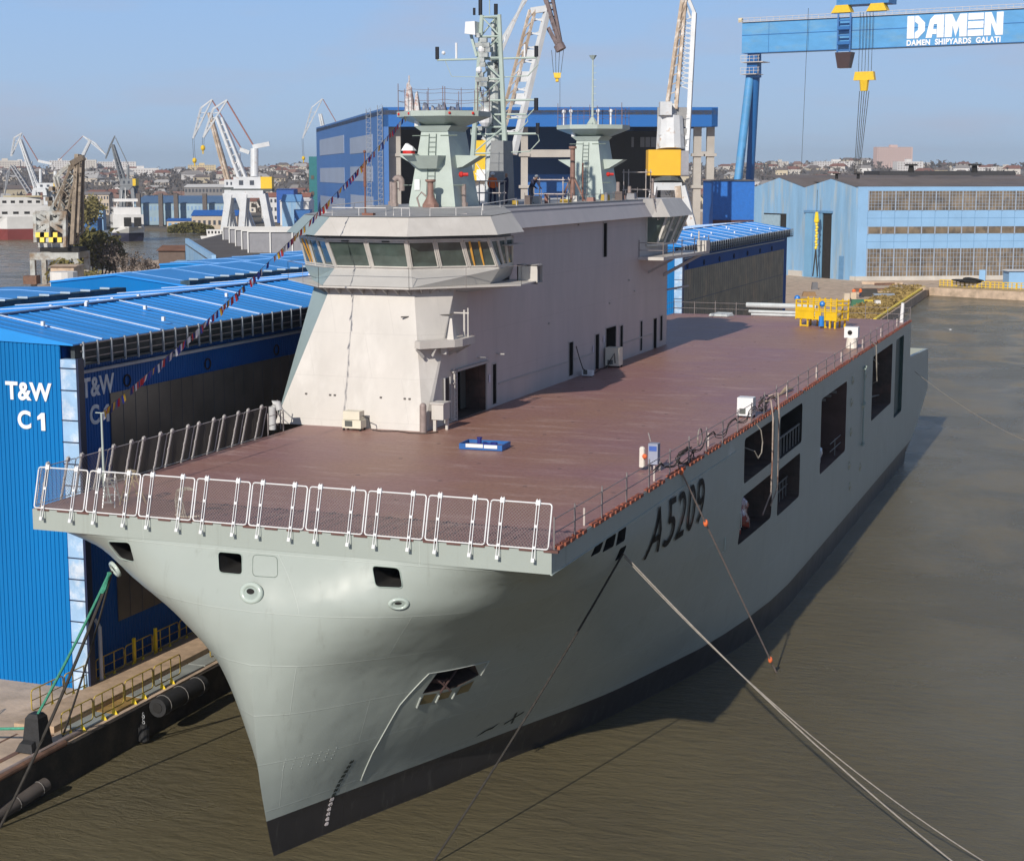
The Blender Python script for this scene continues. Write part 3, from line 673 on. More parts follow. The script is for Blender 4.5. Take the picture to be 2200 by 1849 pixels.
def wcut(y0, y1, z0, z1, dep, mm_):
    return cutter([Vector((XP, y0, z0)), Vector((XP, y1, z0)), Vector((XP, y1, z1)), Vector((XP, y0, z1))], (.5, 0, 0), (-dep, 0, 0), mm_)
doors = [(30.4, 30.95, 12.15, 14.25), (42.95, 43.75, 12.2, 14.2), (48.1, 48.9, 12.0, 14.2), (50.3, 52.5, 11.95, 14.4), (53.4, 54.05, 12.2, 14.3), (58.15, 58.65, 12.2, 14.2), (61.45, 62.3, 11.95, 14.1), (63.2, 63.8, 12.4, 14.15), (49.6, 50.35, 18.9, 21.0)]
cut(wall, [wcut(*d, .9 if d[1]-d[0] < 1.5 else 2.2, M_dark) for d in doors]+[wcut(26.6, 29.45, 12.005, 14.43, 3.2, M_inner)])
m = MB(); m.box(XP-.01, 25.45, 12.01, XP-.01+.001, 27.0, 14.43)
cut(tower, [cutter([Vector((XP, 25.55, 12.007)), Vector((XP, 27.2, 12.007)), Vector((XP, 27.2, 14.431)), Vector((XP, 25.55, 14.431))], (.5, 0, 0), (-3.2, 0, 0), M_inner)])
cut(tower, [cutter([Vector((XP, 25.5, 12.01)), Vector((XP, 27.2, 12.01)), Vector((XP, 27.2, 14.43)), Vector((XP, 25.5, 14.43))], (.5, 0, 0), (-3.2, 0, 0), M_inner)]) if False else None
m = MB(); m.box(XP-1.1, 28.6, 12.1, XP-1.05, 29.3, 14.2); m.build('inner_lockers', mat('locker_dark', (.10, .11, .10, 1), .6), ship)
m = MB(); m.box(XP, 25.35, 14.44, XP+.14, 29.65, 14.56); m.box(XP, 29.46, 12, XP+.06, 29.62, 14.44); m.box(XP, 25.36, 12, XP+.06, 25.5, 14.44); m.build('door_frame', M_beigeg, ship)
m = MB()
for d in doors:
    m.box(XP, d[0]-.07, d[2], XP+.04, d[0], d[3]+.07); m.box(XP, d[1], d[2], XP+.04, d[1]+.07, d[3]+.07); m.box(XP, d[0], d[3], XP+.04, d[1], d[3]+.07)
build_split(m, 'door_frame', M_beigeg, ship)
m = MB()
for y, z in ((29.8, 13.6), (47.5, 13.4), (49.7, 13.8)): m.box(XP+.045, y, z-.22, XP+.055, y+.2, z+.18)
build_split(m, 'paper_notice', mat('paper', (.62, .62, .72, 1), .6), ship)
m = MB(); m.bar((XP+.03, 31.3, 13.15), (XP+.03, 42.6, 13.1), .05, .07); m.bar((XP+.03, 44, 13.1), (XP+.03, 47.7, 13.1), .05, .07); m.bar((XP+.03, 54.3, 13.1), (XP+.03, 61, 13.1), .05, .07)
build_split(m, 'grab_rail', M_beigeg, ship)
m = MB()
for y, z in ((39.2, 15.6), (50.9, 15.9), (56.5, 16.3), (44.5, 21.0), (24.8, 14.5), (33, 19.2), (55.2, 17.1)): m.box(XP, y, z, XP+.10, y+.14, z+.09)
for y, z, L_ in ((31.0, 14.72, .35), (28.3, 14.8, .3)): m.box(XP, y, z, XP+.45, y+.12, z+.06)
build_split(m, 'wall_bracket', M_beigeg, ship)
# ladder and pipes beside the hangar door
m = MB()
m.tube((XP+.12, 24.95, 12.1), (XP+.12, 24.95, 14.5), .05); m.tube((XP+.12, 25.25, 12.1), (XP+.12, 25.25, 14.5), .02)
for z in np.arange(12.3, 14.4, .22): m.tube((XP+.12, 24.95, z), (XP+.12, 25.25, z), .015, n=5)
for z in (12.1, 13.9, 14.45): m.box(XP, 24.8, z, XP+.16, 25.1, z+.06)
m.build('wall_ladder', M_beige, ship)
m = MB(); m.box(XP-.02, 23.85, 12.15, XP+.05, 24.42, 14.25); m.build('side_door', mat('door_dark', (.03, .022, .02, 1), .7), ship)
m = MB(); m.tube((XP+.08, 23.8, 12.1), (XP+.08, 23.8, 14.3), .05); m.tube((XP+.08, 24.5, 12.1), (XP+.08, 24.5, 14.3), .04); m.build('door_pillars', M_beigeg, ship)
# deckhouse top: sloping rim
m = MB()
m.xprism([(0, 0)]*3, 0, 0) if False else None
rim = [(XP, 21.15), (-3.25, 21.2), (-3.95, 22.32), (-4.2, 22.32)]
m.yprism(rim[::-1], 32.5, 59.0)
m.build('upper_rim', M_wall, ship)
M_roof = mat('roof_coating', (.33, .33, .33, 1), .6, var=.12, vs=.8)
m = MB(); m.prism([(-11.8, 32.4), (-3.9, 32.4), (-3.9, 59), (-3.6, 65.8), (-11.4, 65.8), (-11.8, 59)], 22.2, 22.34); m.build('deckhouse_roof', M_roof, ship)
# --- bridge
def mir(P): return P+[(-15-x, y, z) for x, y, z in P[::-1]]
# each ring: port side front corner, port shoulder, port aft; mirrored to starboard
g = mir([(-5.1, 22.9, 18.58), (-1.05, 27.4, 18.58), (-1.3, 30.8, 18.58), (-3.7, 31.6, 18.58)][::-1])
def ringbox(mb, P, dz): mb.hull8([(x, y, z) for x, y, z in P][::-1], [(x, y, z+dz) for x, y, z in P][::-1])
m = MB(); ringbox(m, g, .07); m.build('grating_walkway', M_beige, ship)
m = MB()
def bracket(a, b, h=.42):
    a = Vector(a); b = Vector(b); d = (b-a).normalized(); s_ = Vector((-d.y, d.x, 0))*.02
    m.add([a-s_, b-s_, a-s_-Vector((0, 0, h)), a+s_, b+s_, a+s_-Vector((0, 0, h))], [(0, 1, 2), (5, 4, 3), (0, 3, 4, 1), (1, 4, 5, 2), (2, 5, 3, 0)])
for x in np.linspace(-9.7, -5.3, 8): bracket((x, 23.75, 18.57), (x, 22.95, 18.57))
for k in range(8):
    u = k/7; a = Vector((-4.9, 24.0, 18.57)).lerp(Vector((-3.75, 26.6, 18.57)), u); b = Vector((-4.7, 23.35, 18.57)).lerp(Vector((-1.15, 27.4, 18.57)), u); bracket(a, b, .32)
    bracket((-15-a.x, a.y, a.z), (-15-b.x, b.y, b.z), .32)
for y in np.linspace(27.2, 30.4, 6): bracket((-3.76, y, 18.57), (-1.75, y, 18.57), .3); bracket((-11.24, y, 18.57), (-13.25, y, 18.57), .3)
build_split(m, 'bracket', M_beigeg, ship)
ab = mir([(-5.15, 23.35, 18.65), (-2.6, 26.4, 18.65), (-3.2, 30.5, 18.65), (-3.7, 31.4, 18.65)][::-1])
at_ = mir([(-5.45, 23.95, 19.45), (-2.1, 27.2, 19.42), (-2.5, 30.3, 19.42), (-3.7, 31.4, 19.42)][::-1])
ab2 = mir([(-5.1, 23.3, 18.66), (-2.6, 27.1, 18.66), (-2.8, 30.4, 18.66), (-3.7, 31.4, 18.66)][::-1])
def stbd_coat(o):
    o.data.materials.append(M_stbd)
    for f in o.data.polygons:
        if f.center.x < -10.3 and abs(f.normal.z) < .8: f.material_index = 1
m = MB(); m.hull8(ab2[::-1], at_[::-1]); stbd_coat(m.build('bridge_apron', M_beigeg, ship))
ws_ = mir([(-5.5, 24.05, 19.44), (-2.2, 27.3, 19.41), (-2.6, 30.3, 19.41), (-3.7, 31.4, 19.41)][::-1])
wt = mir([(-5.35, 23.2, 20.93), (-2.35, 26.3, 20.93), (-2.1, 29.0, 20.93), (-3.7, 31.4, 20.93)][::-1])
m = MB(); inn = [(Vector(p)*1+Vector(((-7.5-p[0])*.45, (27.5-p[1])*.45, -.3))) for p in ws_]; int_ = [(Vector(p)+Vector(((-7.5-p[0])*.45, (27.5-p[1])*.45, .1))) for p in wt]
m.hull8(inn[::-1], int_[::-1]); m.build('bridge_interior', mat('bridge_interior', (.05, .055, .05, 1), .8, var=.5, vs=1.5), ship)
M_pane = mat('bridge_glass', (.085, .115, .10, 1), .08, var=.3, vs=1.2, spec=.9)
M_panel = mat('window_frame_paint', (.60, .57, .52, 1), .45)
def bridge_windows(i, n, names):
    """n windows in the face between ring points i and i+1"""
    a0, a1, b0, b1 = Vector(ws_[i]), Vector(ws_[i+1]), Vector(wt[i]), Vector(wt[i+1])
    nrm = (a1-a0).cross(b0-a0).normalized();
    if nrm.dot((a0+a1)/2-Vector((-7.5, 28, 20))) < 0: nrm = -nrm
    def q(u, v, o): return (a0.lerp(a1, u)).lerp(b0.lerp(b1, u), v)+nrm*o
    L_ = (a1-a0).length
    for k in range(n):
        e = .09/L_; u0 = k/n+e; u1 = (k+1)/n-e
        f = MB()
        for (p1, p2) in (((u0, .1), (u1, .1)), ((u1, .1), (u1, .92)), ((u1, .92), (u0, .92)), ((u0, .92), (u0, .1))): f.bar(q(*p1, .02), q(*p2, .02), .07, .06)
        fo = f.build('window_frame', M_panel, ship)
        gm = MB(); gm.add([q(u0, .1, 0), q(u1, .1, 0), q(u1, .92, 0), q(u0, .92, 0)], [(0, 1, 2, 3)]); gm.build('pane', M_pane, fo)
        if names: # wiper / inner equipment
            w_ = MB(); w_.bar(q((u0*.6+u1*.4), .95, .05), q((u0*.4+u1*.6), .95, .05), .1, .06); w_.build('wiper', M_dark, fo)
    f = MB()
    for k in range(n+1): f.bar(q(k/n, 0, -.02), q(k/n, 1, -.02), .13, .1)
    f.bar(q(0, .03, -.02), q(1, .03, -.02), .12, .12); f.bar(q(0, .97, -.02), q(1, .97, -.02), .1, .1)
    f.build('mullions', M_panel, ship)
# ring order: aft port .. front port | front starboard .. aft starboard
bridge_windows(3, 2, True); bridge_windows(2, 3, False); bridge_windows(4, 3, False); bridge_windows(1, 3, False); bridge_windows(5, 3, False)
# orange blinds at the port shoulder and starboard
m = MB()
for k, (p0, p1) in enumerate((((-3.1, 26.35, 19.55), (-3.05, 25.55, 20.8)), ((-2.75, 26.7, 19.55), (-2.7, 25.9, 20.8)), ((-11.9, 26.35, 19.55), (-11.95, 25.55, 20.8)), ((-12.2, 26.65, 19.55), (-12.3, 25.85, 20.8)))): m.bar(p0, p1, .10, .04)
build_split(m, 'orange_strut', mat('orange_foil', (.70, .36, .06, 1), .5), ship)
vl = mir([(-5.05, 22.6, 21.10), (-1.75, 26.0, 21.12), (-1.55, 29.2, 21.17), (-3.3, 32.5, 21.17)][::-1])
vu = mir([(-5.4, 23.6, 21.96), (-2.4, 26.7, 21.98), (-2.3, 29.4, 22.1), (-3.9, 32.6, 22.3)][::-1])
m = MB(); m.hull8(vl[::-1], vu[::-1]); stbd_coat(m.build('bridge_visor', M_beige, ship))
m = MB(); P = [(x, y, z+.03) for x, y, z in vu]; n = len(P)
m.add(P+[(-7.5, 28.5, 22.32), (-7.5, 33, 22.36)], [(i, i+1, n) for i in range(n//2-1)]+[(i, i+1, n) for i in range(n//2, n-1)]+[(n//2-1, n//2, n), (n-1, n+1, n), (n+1, 0, n)])
m.build('bridge_roof', M_roof, ship)
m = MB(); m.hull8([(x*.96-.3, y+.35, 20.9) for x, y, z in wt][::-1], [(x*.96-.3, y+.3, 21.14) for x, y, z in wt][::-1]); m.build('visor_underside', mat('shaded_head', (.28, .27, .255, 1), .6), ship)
# rails on the walkway and on the roof
m = MB()
for i in range(1, 6): m.tube((Vector(g[i])+Vector((0, 0, .98))), Vector(g[i+1])+Vector((0, 0, .98)), .014, n=5); 
for i in range(1, 6):
    L_ = (Vector(g[i+1])-Vector(g[i])).length; n = max(1, int(L_/2.6))
    for k in range(n+1): q = Vector(g[i]).lerp(Vector(g[i+1]), k/n); m.tube(q, q+Vector((0, 0, 1.0)), .012, n=5)
m.build('walkway_rail', M_rail, ship)
M_wr = mat('pale_rail', (.66, .64, .62, 1), .5)
m = MB()
for a, b, ov in (((-9.8, 24.3, 21.98), (-6.9, 24.3, 21.98), 1), ((-6.5, 24.3, 21.98), (-5.6, 24.2, 21.98), 1), ((-4.8, 24.8, 21.98), (-2.9, 26.8, 22.0), 1), ((-3.9, 29.5, 22.1), (-4.1, 35, 22.3), 0), ((-11.5, 27, 22.0), (-11.2, 33, 22.2), 0)):
    a = Vector(a); b = Vector(b); u = Vector((0, 0, .42)); m.path([a, a+u, b+u, b], .025, 6); c = (a+b)/2; m.tube(c, c+u, .02, n=5)
build_split(m, 'roof_rail', M_wr, ship)
m = MB(); m.tube((-8.05, 24.4, 21.95), (-8.05, 24.4, 25.1), .05, .03); m.tube((-8.05, 24.4, 23.4), (-8.05, 24.4, 24.6), .075); m.ball((-8.05, 24.4, 25.1), .08, 8, 5); m.box(-8.2, 24.3, 21.95, -7.6, 24.6, 22.15); m.build('signal_pole', M_primer, ship)
# cabinet at the end of the port walkway, searchlight platform below it
m = MB()
for a in ((-2.3, 30.2, 18.5, -1.2, 30.26, 19.45), (-2.3, 31.0, 18.5, -1.2, 31.06, 19.45), (-2.3, 30.2, 18.5, -1.2, 31.06, 18.56), (-2.3, 30.2, 19.4, -1.2, 31.06, 19.46), (-2.3, 30.2, 18.5, -2.24, 31.06, 19.46)): m.box(*a)
m.build('side_light_box', M_beige, ship)
m = MB(); m.box(-3.74, 28.3, 18.7, -2.7, 30.1, 20.4); m.build('wing_door', mat('door_dark', (.03, .022, .02, 1), .7), ship)
m = MB(); m.box(-3.7, 28, 20.5, -1.9, 30.2, 20.56); m.build('wing_hood', M_beigeg, ship)
m = MB()
P = [(-3.7, 21.9), (-3.75, 24.9), (-3.3, 25.2), (-2.5, 24.9), (-2.35, 22.6), (-2.7, 20.9), (-3.4, 20.0), (-3.9, 20.3)]
P = [(-4.6, 22.7), (-4.55, 22.25), (-4.2, 22.05), (-3.0, 23.5), (-2.8, 24.0), (-2.8, 25.6), (-3.0, 25.9), (-3.74, 25.9), (-3.74, 24.0), (-4.2, 23.2)]
m.prism(P, 15.85, 16.2)
m.build('searchlight_platform', M_beige, ship)
m = MB(); m.hull8([(-3.45, 23.6, 16.2), (-3.1, 23.6, 16.2), (-3.1, 24.05, 16.2), (-3.45, 24.05, 16.2)], [(-3.35, 23.75, 17.2), (-3.25, 23.75, 17.2), (-3.25, 23.85, 17.2), (-3.35, 23.85, 17.2)])
build_split(m, 'lamp_bracket', M_beige, ship)
m = MB(); m.tube((-3.2, 25.2, 16.1), (-3.2, 25.2, 17.5), .05); m.tube((-3.0, 25.2, 16.1), (-3.0, 25.2, 17.6), .035); m.bar((-3.74, 25.2, 17.35), (-2.95, 25.2, 17.35), .06); m.build('lamp_post', M_beige, ship)
m = MB()
for a, b in (((-4.25, 22.6, 15.4), (-4.45, 22.25, 15.84)), ((-3.75, 24.6, 15.4), (-3.0, 24.6, 15.84)), ((-3.75, 25.5, 15.4), (-3.0, 25.5, 15.84)), ((-3.9, 22.9, 15.45), (-3.7, 22.8, 15.84))): m.bar(a, b, .07, .14)
m.box(-3.7, 23.4, 15.5, -3.4, 23.7, 15.84)
build_split(m, 'platform_knee', M_beigeg, ship)
m = MB(); m.bar((-5.6, 23.05, 17.25), (-3.6, 24.7, 17.3), .06); m.bar((-4.05, 24.3, 16.75), (-3.6, 24.6, 16.8), .06); build_split(m, 'grab_rail', mat('dark_rail', (.12, .11, .1, 1), .6), ship)
m = MB()
for x in (-10.3, -9.0, -8.75, -6.3, -5.05, -4.8): m.box(x, 21.6+(.9), 13.55, x+.12, 21.6+1.02, 13.62) if 0 else m.box(x, 22.02, 13.42, x+.11, 22.14, 13.5)
m.box(-7.7, 22.5, 14.35, -7.2, 22.62, 14.4)
build_split(m, 'eye_plate', mat('dark_rail', (.12, .11, .1, 1), .6), ship)
# after control position
m = MB(); m.hull8([(-3.3, 59.0, 21.15), (-2.3, 60.2, 21.15), (-2.3, 66.6, 21.15), (-3.3, 67.4, 21.15), (-11.6, 67.4, 21.15), (-11.8, 59.0, 21.15)], [(-3.95, 59.0, 22.35), (-3.1, 60.7, 22.35), (-3.1, 65.9, 22.35), (-3.7, 66.3, 22.35), (-11.3, 66.3, 22.35), (-11.6, 59, 22.35)])
m.build('after_visor', M_beige, ship)
m = MB(); m.hull8([(-3.76, 59.3, 19.3), (-3.3, 60.5, 19.3), (-3.3, 65.4, 19.3), (-11, 65.4, 19.3), (-11, 59.3, 19.3)], [(-3.76, 59.3, 21.15), (-2.7, 60.7, 21.15), (-2.7, 66.3, 21.15), (-11, 66.3, 21.15), (-11, 59.3, 21.15)])
m.build('after_windows', M_pane, ship)
m = MB()
for a, b in (((-3.3, 60.5, 19.3), (-2.7, 60.7, 21.15)), ((-3.3, 62.2, 19.3), (-2.7, 62.6, 21.15)), ((-3.3, 63.9, 19.3), (-2.7, 64.5, 21.15)), ((-3.3, 65.4, 19.3), (-2.7, 66.3, 21.15)), ((-3.74, 59.3, 19.3), (-3.74, 59.3, 21.15))): m.bar(a, b, .16)
m.bar((-3.3, 60.5, 19.25), (-3.3, 65.4, 19.25), .16); m.bar((-3.74, 59.3, 19.25), (-3.3, 60.5, 19.25), .16)
m.build('after_window_frames', M_panel, ship)
m = MB(); m.prism([(-3.75, 57.5), (-2.0, 57.5), (-1.6, 64.5), (-1.6, 68.6), (-3.75, 68.6)], 18.35, 18.55); m.build('after_walkway', M_beige, ship)
rail_run([(-3.7, 57.55, 18.5), (-2.05, 57.55, 18.5), (-1.9, 59.6, 18.5), (-1.8, 61.5, 18.5), (-1.65, 64.4, 18.5), (-1.65, 68.5, 18.5)], (.5, 1.0), r=.022).build('walkway_rail', M_rail, ship)
m = MB(); m.bar((-3.75, 64, 17), (-1.7, 66.5, 18.35), .12, .2); m.bar((-3.75, 60, 17.4), (-2, 60, 18.35), .1, .16); m.bar((-3.75, 65, 15.9), (-2.6, 66.6, 16.1), .1, .12); build_split(m, 'platform_knee', M_beigeg, ship)
m = MB(); m.box(-2.2, 67.2, 18.55, -1.5, 68.4, 19.3); m.tube((-1.9, 66.6, 18.5), (-1.9, 66.6, 20.0), .06); m.build('after_lamp', M_beige, ship)
m = MB()
for s_ in (0, .5): m.path([(-3.0, 59.6+s_, 20.95), (-3.4, 59.6+s_, 22.5), (-3.7, 59.6+s_, 22.9)], .03, 5)
for k in range(8): z = 21.1+k*.22; m.tube((-3.03-.06*k, 59.6, z), (-3.03-.06*k, 60.1, z), .02, n=5)
m.build('outside_ladder', M_rail, ship)
# --- two mast pylons with platforms
def pylon(name, x, y, s=1.0, extras=True):
    """tapered pylon with a top platform; children of the ship, its fittings sub-parts"""
    Z0 = 22.34
    def ring(w0, w1, d0, d1, z): return [(x-w0, y-d0, z), (x+w1, y-d0, z), (x+w1, y+d1, z), (x-w0, y+d1, z)]
    m = MB(); m.hull8(ring(1.35, 1.3, 1.5, 1.9, Z0), ring(.76, .72, 1.05, 1.45, 26.3)); b_ = m.build(name, M_tower, ship)
    m = MB(); m.hull8(ring(.75, .7, 1.1, 1.25, 26.2), ring(1.1, 1.0, 1.3, 1.3, 26.5))
    o8 = lambda r, z: [(x+r*1.08*math.cos(R(a)), y+.15+r*math.sin(R(a)), z) for a in (-157.5, -112.5, -67.5, -22.5, 22.5, 67.5, 112.5, 157.5)]
    m.hull8(o8(1.1, 26.5), o8(2.3, 26.98)); m.hull8(o8(2.3, 26.98), o8(2.32, 27.25)); m.build('platform', M_tower, b_)
    m = MB(); p8 = o8(2.24, 27.2)
    for i, q in enumerate(p8): m.tube(q, (q[0], q[1], 28.45+(.25 if i % 3 == 0 else 0)), .022, n=5)
    for i in range(8):
        a, c = Vector(p8[i]), Vector(p8[(i+1) % 8]); mid = (a+c)/2; m.tube(mid, mid+Vector((0, 0, 1.2)), .018, n=5)
        for h in (.6, 1.15): m.path(sag(a+Vector((0, 0, h)), c+Vector((0, 0, h)), .05, 5), .010, 4)
    m.build('platform_rail', mat('mauve_rail', (.20, .13, .13, 1), .6), b_)
    # ladder up the front
    m = MB()
    for sx_ in (-.22, .22): m.tube((x-.1+sx_, y-1.62, Z0), (x-.1+sx_*.9, y-1.14, 26.1), .018, n=5)
    for k in range(15): u = (k+.5)/15; m.tube((x-.32, y-1.62+.48*u, Z0+3.7*u), (x+.12, y-1.62+.48*u, Z0+3.7*u), .013, n=5)
    m.build('ladder', mat('ladder_green', (.16, .20, .17, 1), .6), b_)
    m = MB()
    for z, w in ((23.45, 1.25), (26.0, .82)):
        for s_ in (-1, 1): m.tube((x+s_*w-.5*s_, y-1.45+(z-Z0)*.1, z), (x+s_*w+.45*s_, y-1.45+(z-Z0)*.1, z), .03, n=5)
    build_split(m, 'grab_bar', mat('ladder_green', (.16, .20, .17, 1), .6), b_)
    # side wings
    m = MB()
    for s_ in (-1, 1): m.hull8(*(lambda P: (P[0], P[1]))(([(x+s_*.8, y-.5, 24.3), (x+s_*1.3, y-.5, 24.4), (x+s_*1.3, y+.5, 24.4), (x+s_*.8, y+.5, 24.3)][::s_], [(x+s_*.8, y-.5, 25.0), (x+s_*2.3, y-.5, 24.97), (x+s_*2.3, y+.5, 24.97), (x+s_*.8, y+.5, 25.0)][::s_])))
    m.build('side_wing', M_tower, b_)
    m = MB(); m.box(x-1.02, y-1.46, 23.2, x-.72, y-1.40, 23.75); m.build('number_plate', M_white, b_)
    m = MB(); m.tube((x-1.0, y-1.1, 26.45), (x-1.0, y-1.1, 26.9), .14); m.build('lamp', M_white, b_)
    m = MB(); m.tube((x+1.45, y-.9, 24.0), (x+1.75, y-.8, 24.0), .09); m.ball((x+1.4, y-.9, 24.0), .15, 8, 5); m.build('red_lamp', mat('red_cloth', (.55, .02, .015, 1), .6), b_)
    return b_
p1_ = pylon('mast_pylon', -7.2, 32.2)
p2_ = pylon('mast_pylon', -7.35, 58.6)
m = MB(); m.hull8([(-7.9, 30.6, 24.3), (-6.9, 30.6, 24.3), (-6.6, 31.1, 24.3), (-8.3, 31.1, 24.3)], [(-8.6, 30.1, 24.97), (-6.6, 30.1, 24.97), (-6.5, 31.3, 24.97), (-8.7, 31.3, 24.97)]); m.box(-8.6, 29.8, 24.97, -7.9, 30.5, 25.06); m.build('lamp_platform', M_tower, p1_)
m = MB(); m.tube((-8.25, 30.15, 25.05), (-8.25, 30.15, 25.22), .34, .33); m.m = 1; m.hull8([(-8.58, 29.9, 25.22), (-7.92, 29.9, 25.22), (-7.92, 30.4, 25.22), (-8.58, 30.4, 25.22)], [(-8.4, 30.05, 25.58), (-8.0, 30.05, 25.4), (-8.05, 30.25, 25.42), (-8.35, 30.25, 25.6)]); m.build('covered_lamp', [mat('red_cloth', (.55, .02, .015, 1), .6), M_white], p1_)
m = MB()
for a in (-150, -118, -62, -30): m.ball((-7.2+2.42*math.cos(R(a)), 32.35+2.22*math.sin(R(a)), 27.12), .075, 8, 5)
build_split(m, 'red_cap', mat('red_cloth', (.55, .02, .015, 1), .6), p1_)
m = MB(); m.tube((-7.4, 58.7, 27.2), (-7.4, 58.7, 31.6), .09, .05); m.tube((-7.4, 58.7, 31.6), (-7.4, 58.7, 31.85), .10, .28); m.tube((-7.4, 58.7, 27.2), (-7.4, 58.7, 27.8), .5, .1)
for z in np.arange(28, 31.5, .45): m.bar((-7.4, 58.7, z), (-7.15, 58.7, z), .03)
m.build('pole_mast', M_tower, p2_)
m = MB()
for x, y in ((-9.2, 58), (-5.9, 58), (-6.6, 57.4), (-8.5, 57.4)): m.tube((x, y, 27.2), (x, y, 28.1), .06); m.ball((x, y, 28.15), .14, 8, 5)
build_split(m, 'aerial', M_white, p2_)
# gear wrapped in sheeting on the forward platform
m = MB(); r_ = random.Random(5)
M_wrap = mat('grey_sheeting', (.55, .53, .53, 1), .6, var=.3, vs=6, col2=(.40, .22, .18, 1), c2s=5)
m.hull8([(-9.0, 31.3, 27.25), (-8.5, 31.3, 27.25), (-8.5, 31.7, 27.25), (-9.0, 31.7, 27.25)], [(-8.9, 31.4, 28.7), (-8.75, 31.35, 28.4), (-8.65, 31.5, 28.5), (-8.85, 31.55, 28.8)]); m.tube((-8.8, 31.5, 28.6), (-8.8, 31.5, 29.1), .04); m.hull8([(-8.5, 31.4, 27.25), (-8.2, 31.4, 27.25), (-8.2, 31.7, 27.25), (-8.5, 31.7, 27.25)], [(-8.45, 31.5, 28.2), (-8.35, 31.5, 28.3), (-8.35, 31.6, 28.3), (-8.45, 31.6, 28.2)])
m.build('wrapped_aerial', M_wrap, p1_)
m = MB()
for k in range(7):
    x_, y_ = -8.0+k*.33+r_.random()*.2, 31+r_.random()*.7; w_ = .10+.1*r_.random(); h_ = .2+.3*r_.random()
    m.hull8([(x_-w_, y_-w_, 27.25), (x_+w_*1.3, y_-w_, 27.25), (x_+w_, y_+w_, 27.25), (x_-w_, y_+w_*1.4, 27.25)], [(x_-w_*.5, y_-w_*.4, 27.25+h_), (x_+w_*.5, y_-w_*.6, 27.2+h_), (x_+w_*.4, y_+w_*.5, 27.25+h_*.8), (x_-w_*.6, y_+w_*.5, 27.25+h_*.9)])
build_split(m, 'deck_gear', mat('blue_grey_gear', (.09, .11, .17, 1), .7, var=.5, vs=5, col2=(.3, .3, .3, 1), c2s=4), p1_)
# --- lattice mast between them
M_mast = mat('lattice_paint', (.42, .50, .45, 1), .45, var=.08)
m = MB(); Y0 = 41.0; LG = [((-9.1, Y0), (-8.5, Y0+.2)), ((-6.95, Y0), (-7.45, Y0+.2)), ((-8.0, Y0+2.2), (-8.0, Y0+1.0))]
def lg(i, z): a, b = LG[i]; u = (z-24)/(33-24); return Vector((a[0]+(b[0]-a[0])*u, a[1]+(b[1]-a[1])*u, z))
for i in range(3): m.tube(lg(i, 24.2 if i != 2 else 22.4), lg(i, 33.0), .17, .13, 8)
lv = [25.2, 26.7, 28.2, 29.4, 30.6, 31.8, 32.9]
for k, z in enumerate(lv):
    for i in range(3):
        j = (i+1) % 3; m.tube(lg(i, z), lg(j, z), .06, n=6)
        if k: m.tube(lg(i, lv[k-1]) if k % 2 else lg(j, lv[k-1]), lg(j, z) if k % 2 else lg(i, z), .05, n=5)
mast = m.build('lattice_mast', M_mast, ship)
m = MB(); m.tube((-8.1, Y0+.8, 22.4), (-8.05, Y0+.8, 30.4), .48, .34, 10); m.tube((-8.05, Y0+.8, 30.4), (-8.05, Y0+.8, 32.6), .14, .1, 8); m.build('cable_trunk', mat('trunk_pale', (.50, .53, .52, 1), .5, var=.3, vs=2, col2=(.10, .10, .10, 1), c2lo=.58, c2hi=.6, c2s=2.2), mast)
m = MB(); m.hull8([(-7.65, Y0-1.2, 22.35), (-6.65, Y0-1.2, 22.35), (-6.65, Y0+.6, 22.35), (-7.65, Y0+.6, 22.35)], [(-7.5, Y0-1, 25.9), (-6.75, Y0-1, 25.9), (-6.75, Y0+.5, 25.9), (-7.5, Y0+.5, 25.9)]); m.build('mast_house', mat('dark_grey_steel', (.22, .23, .235, 1), .5), mast)  # mast house is plain dark grey
m = MB()
for z, x0, x1 in ((30.55, -11.3, -5.2), (28.2, -8.5, -5.3), (26.3, -9.2, -5.1), (27.4, -8.2, -5.8)):
    m.tube((x0, Y0+.2, z), (x1, Y0+.2, z), .06)
    m.tube((x0, Y0+.2, z), (x0, Y0+.2, z+.3), .03); m.path([(x1, Y0+.2, z), (x1+.1, Y0+.2, z-.4), (x1-.5, Y0+.2, z-1.0), (-7.2, Y0+.2, z-1.05)], .035, 6)
m.path([(-10.8, Y0+.2, 30.5), (-10.4, Y0+.2, 29.6), (-8.9, Y0+.2, 29.55)], .02, 5)
m.build('yard', M_mast, mast)
m = MB(); m.tube((-11.3, Y0+.2, 30.6), (-11.3, Y0+.2, 31.3), .12); m.tube((-5.2, Y0+.2, 30.6), (-5.2, Y0+.2, 31.2), .12); m.tube((-5.2, Y0+.2, 27.6), (-5.2, Y0+.2, 28.3), .13); m.tube((-5.1, Y0+.2, 26.3), (-5.1, Y0+.2, 26.9), .12)
m.tube((-8.6, Y0+.2, 33.0), (-8.6, Y0+.2, 33.9), .12); m.tube((-7.65, Y0+.2, 33.0), (-7.65, Y0+.2, 33.6), .12); m.tube((-8.9, Y0, 33.0), (-8.9, Y0, 33.4), .08)
build_split(m, 'navigation_light', mat('lamp_black', (.015, .015, .02, 1), .4), mast)
m = MB(); m.tube((-10.1, Y0+.2, 30.6), (-10.1, Y0+.2, 31.5), .07); m.ball((-10.9, Y0+.2, 30.95), .12, 8, 5); m.ball((-8.4, Y0-.1, 31.1), .24, 10, 6, 1.2); m.tube((-5.9, Y0+.2, 30.6), (-5.9, Y0+.2, 31.3), .06)
m.ball((-8.5, Y0-.3, 29.9), .2, 8, 5); m.ball((-8.1, Y0-.35, 27.2), .42, 10, 6, 1.3)
build_split(m, 'aerial_dome', M_white, mast)
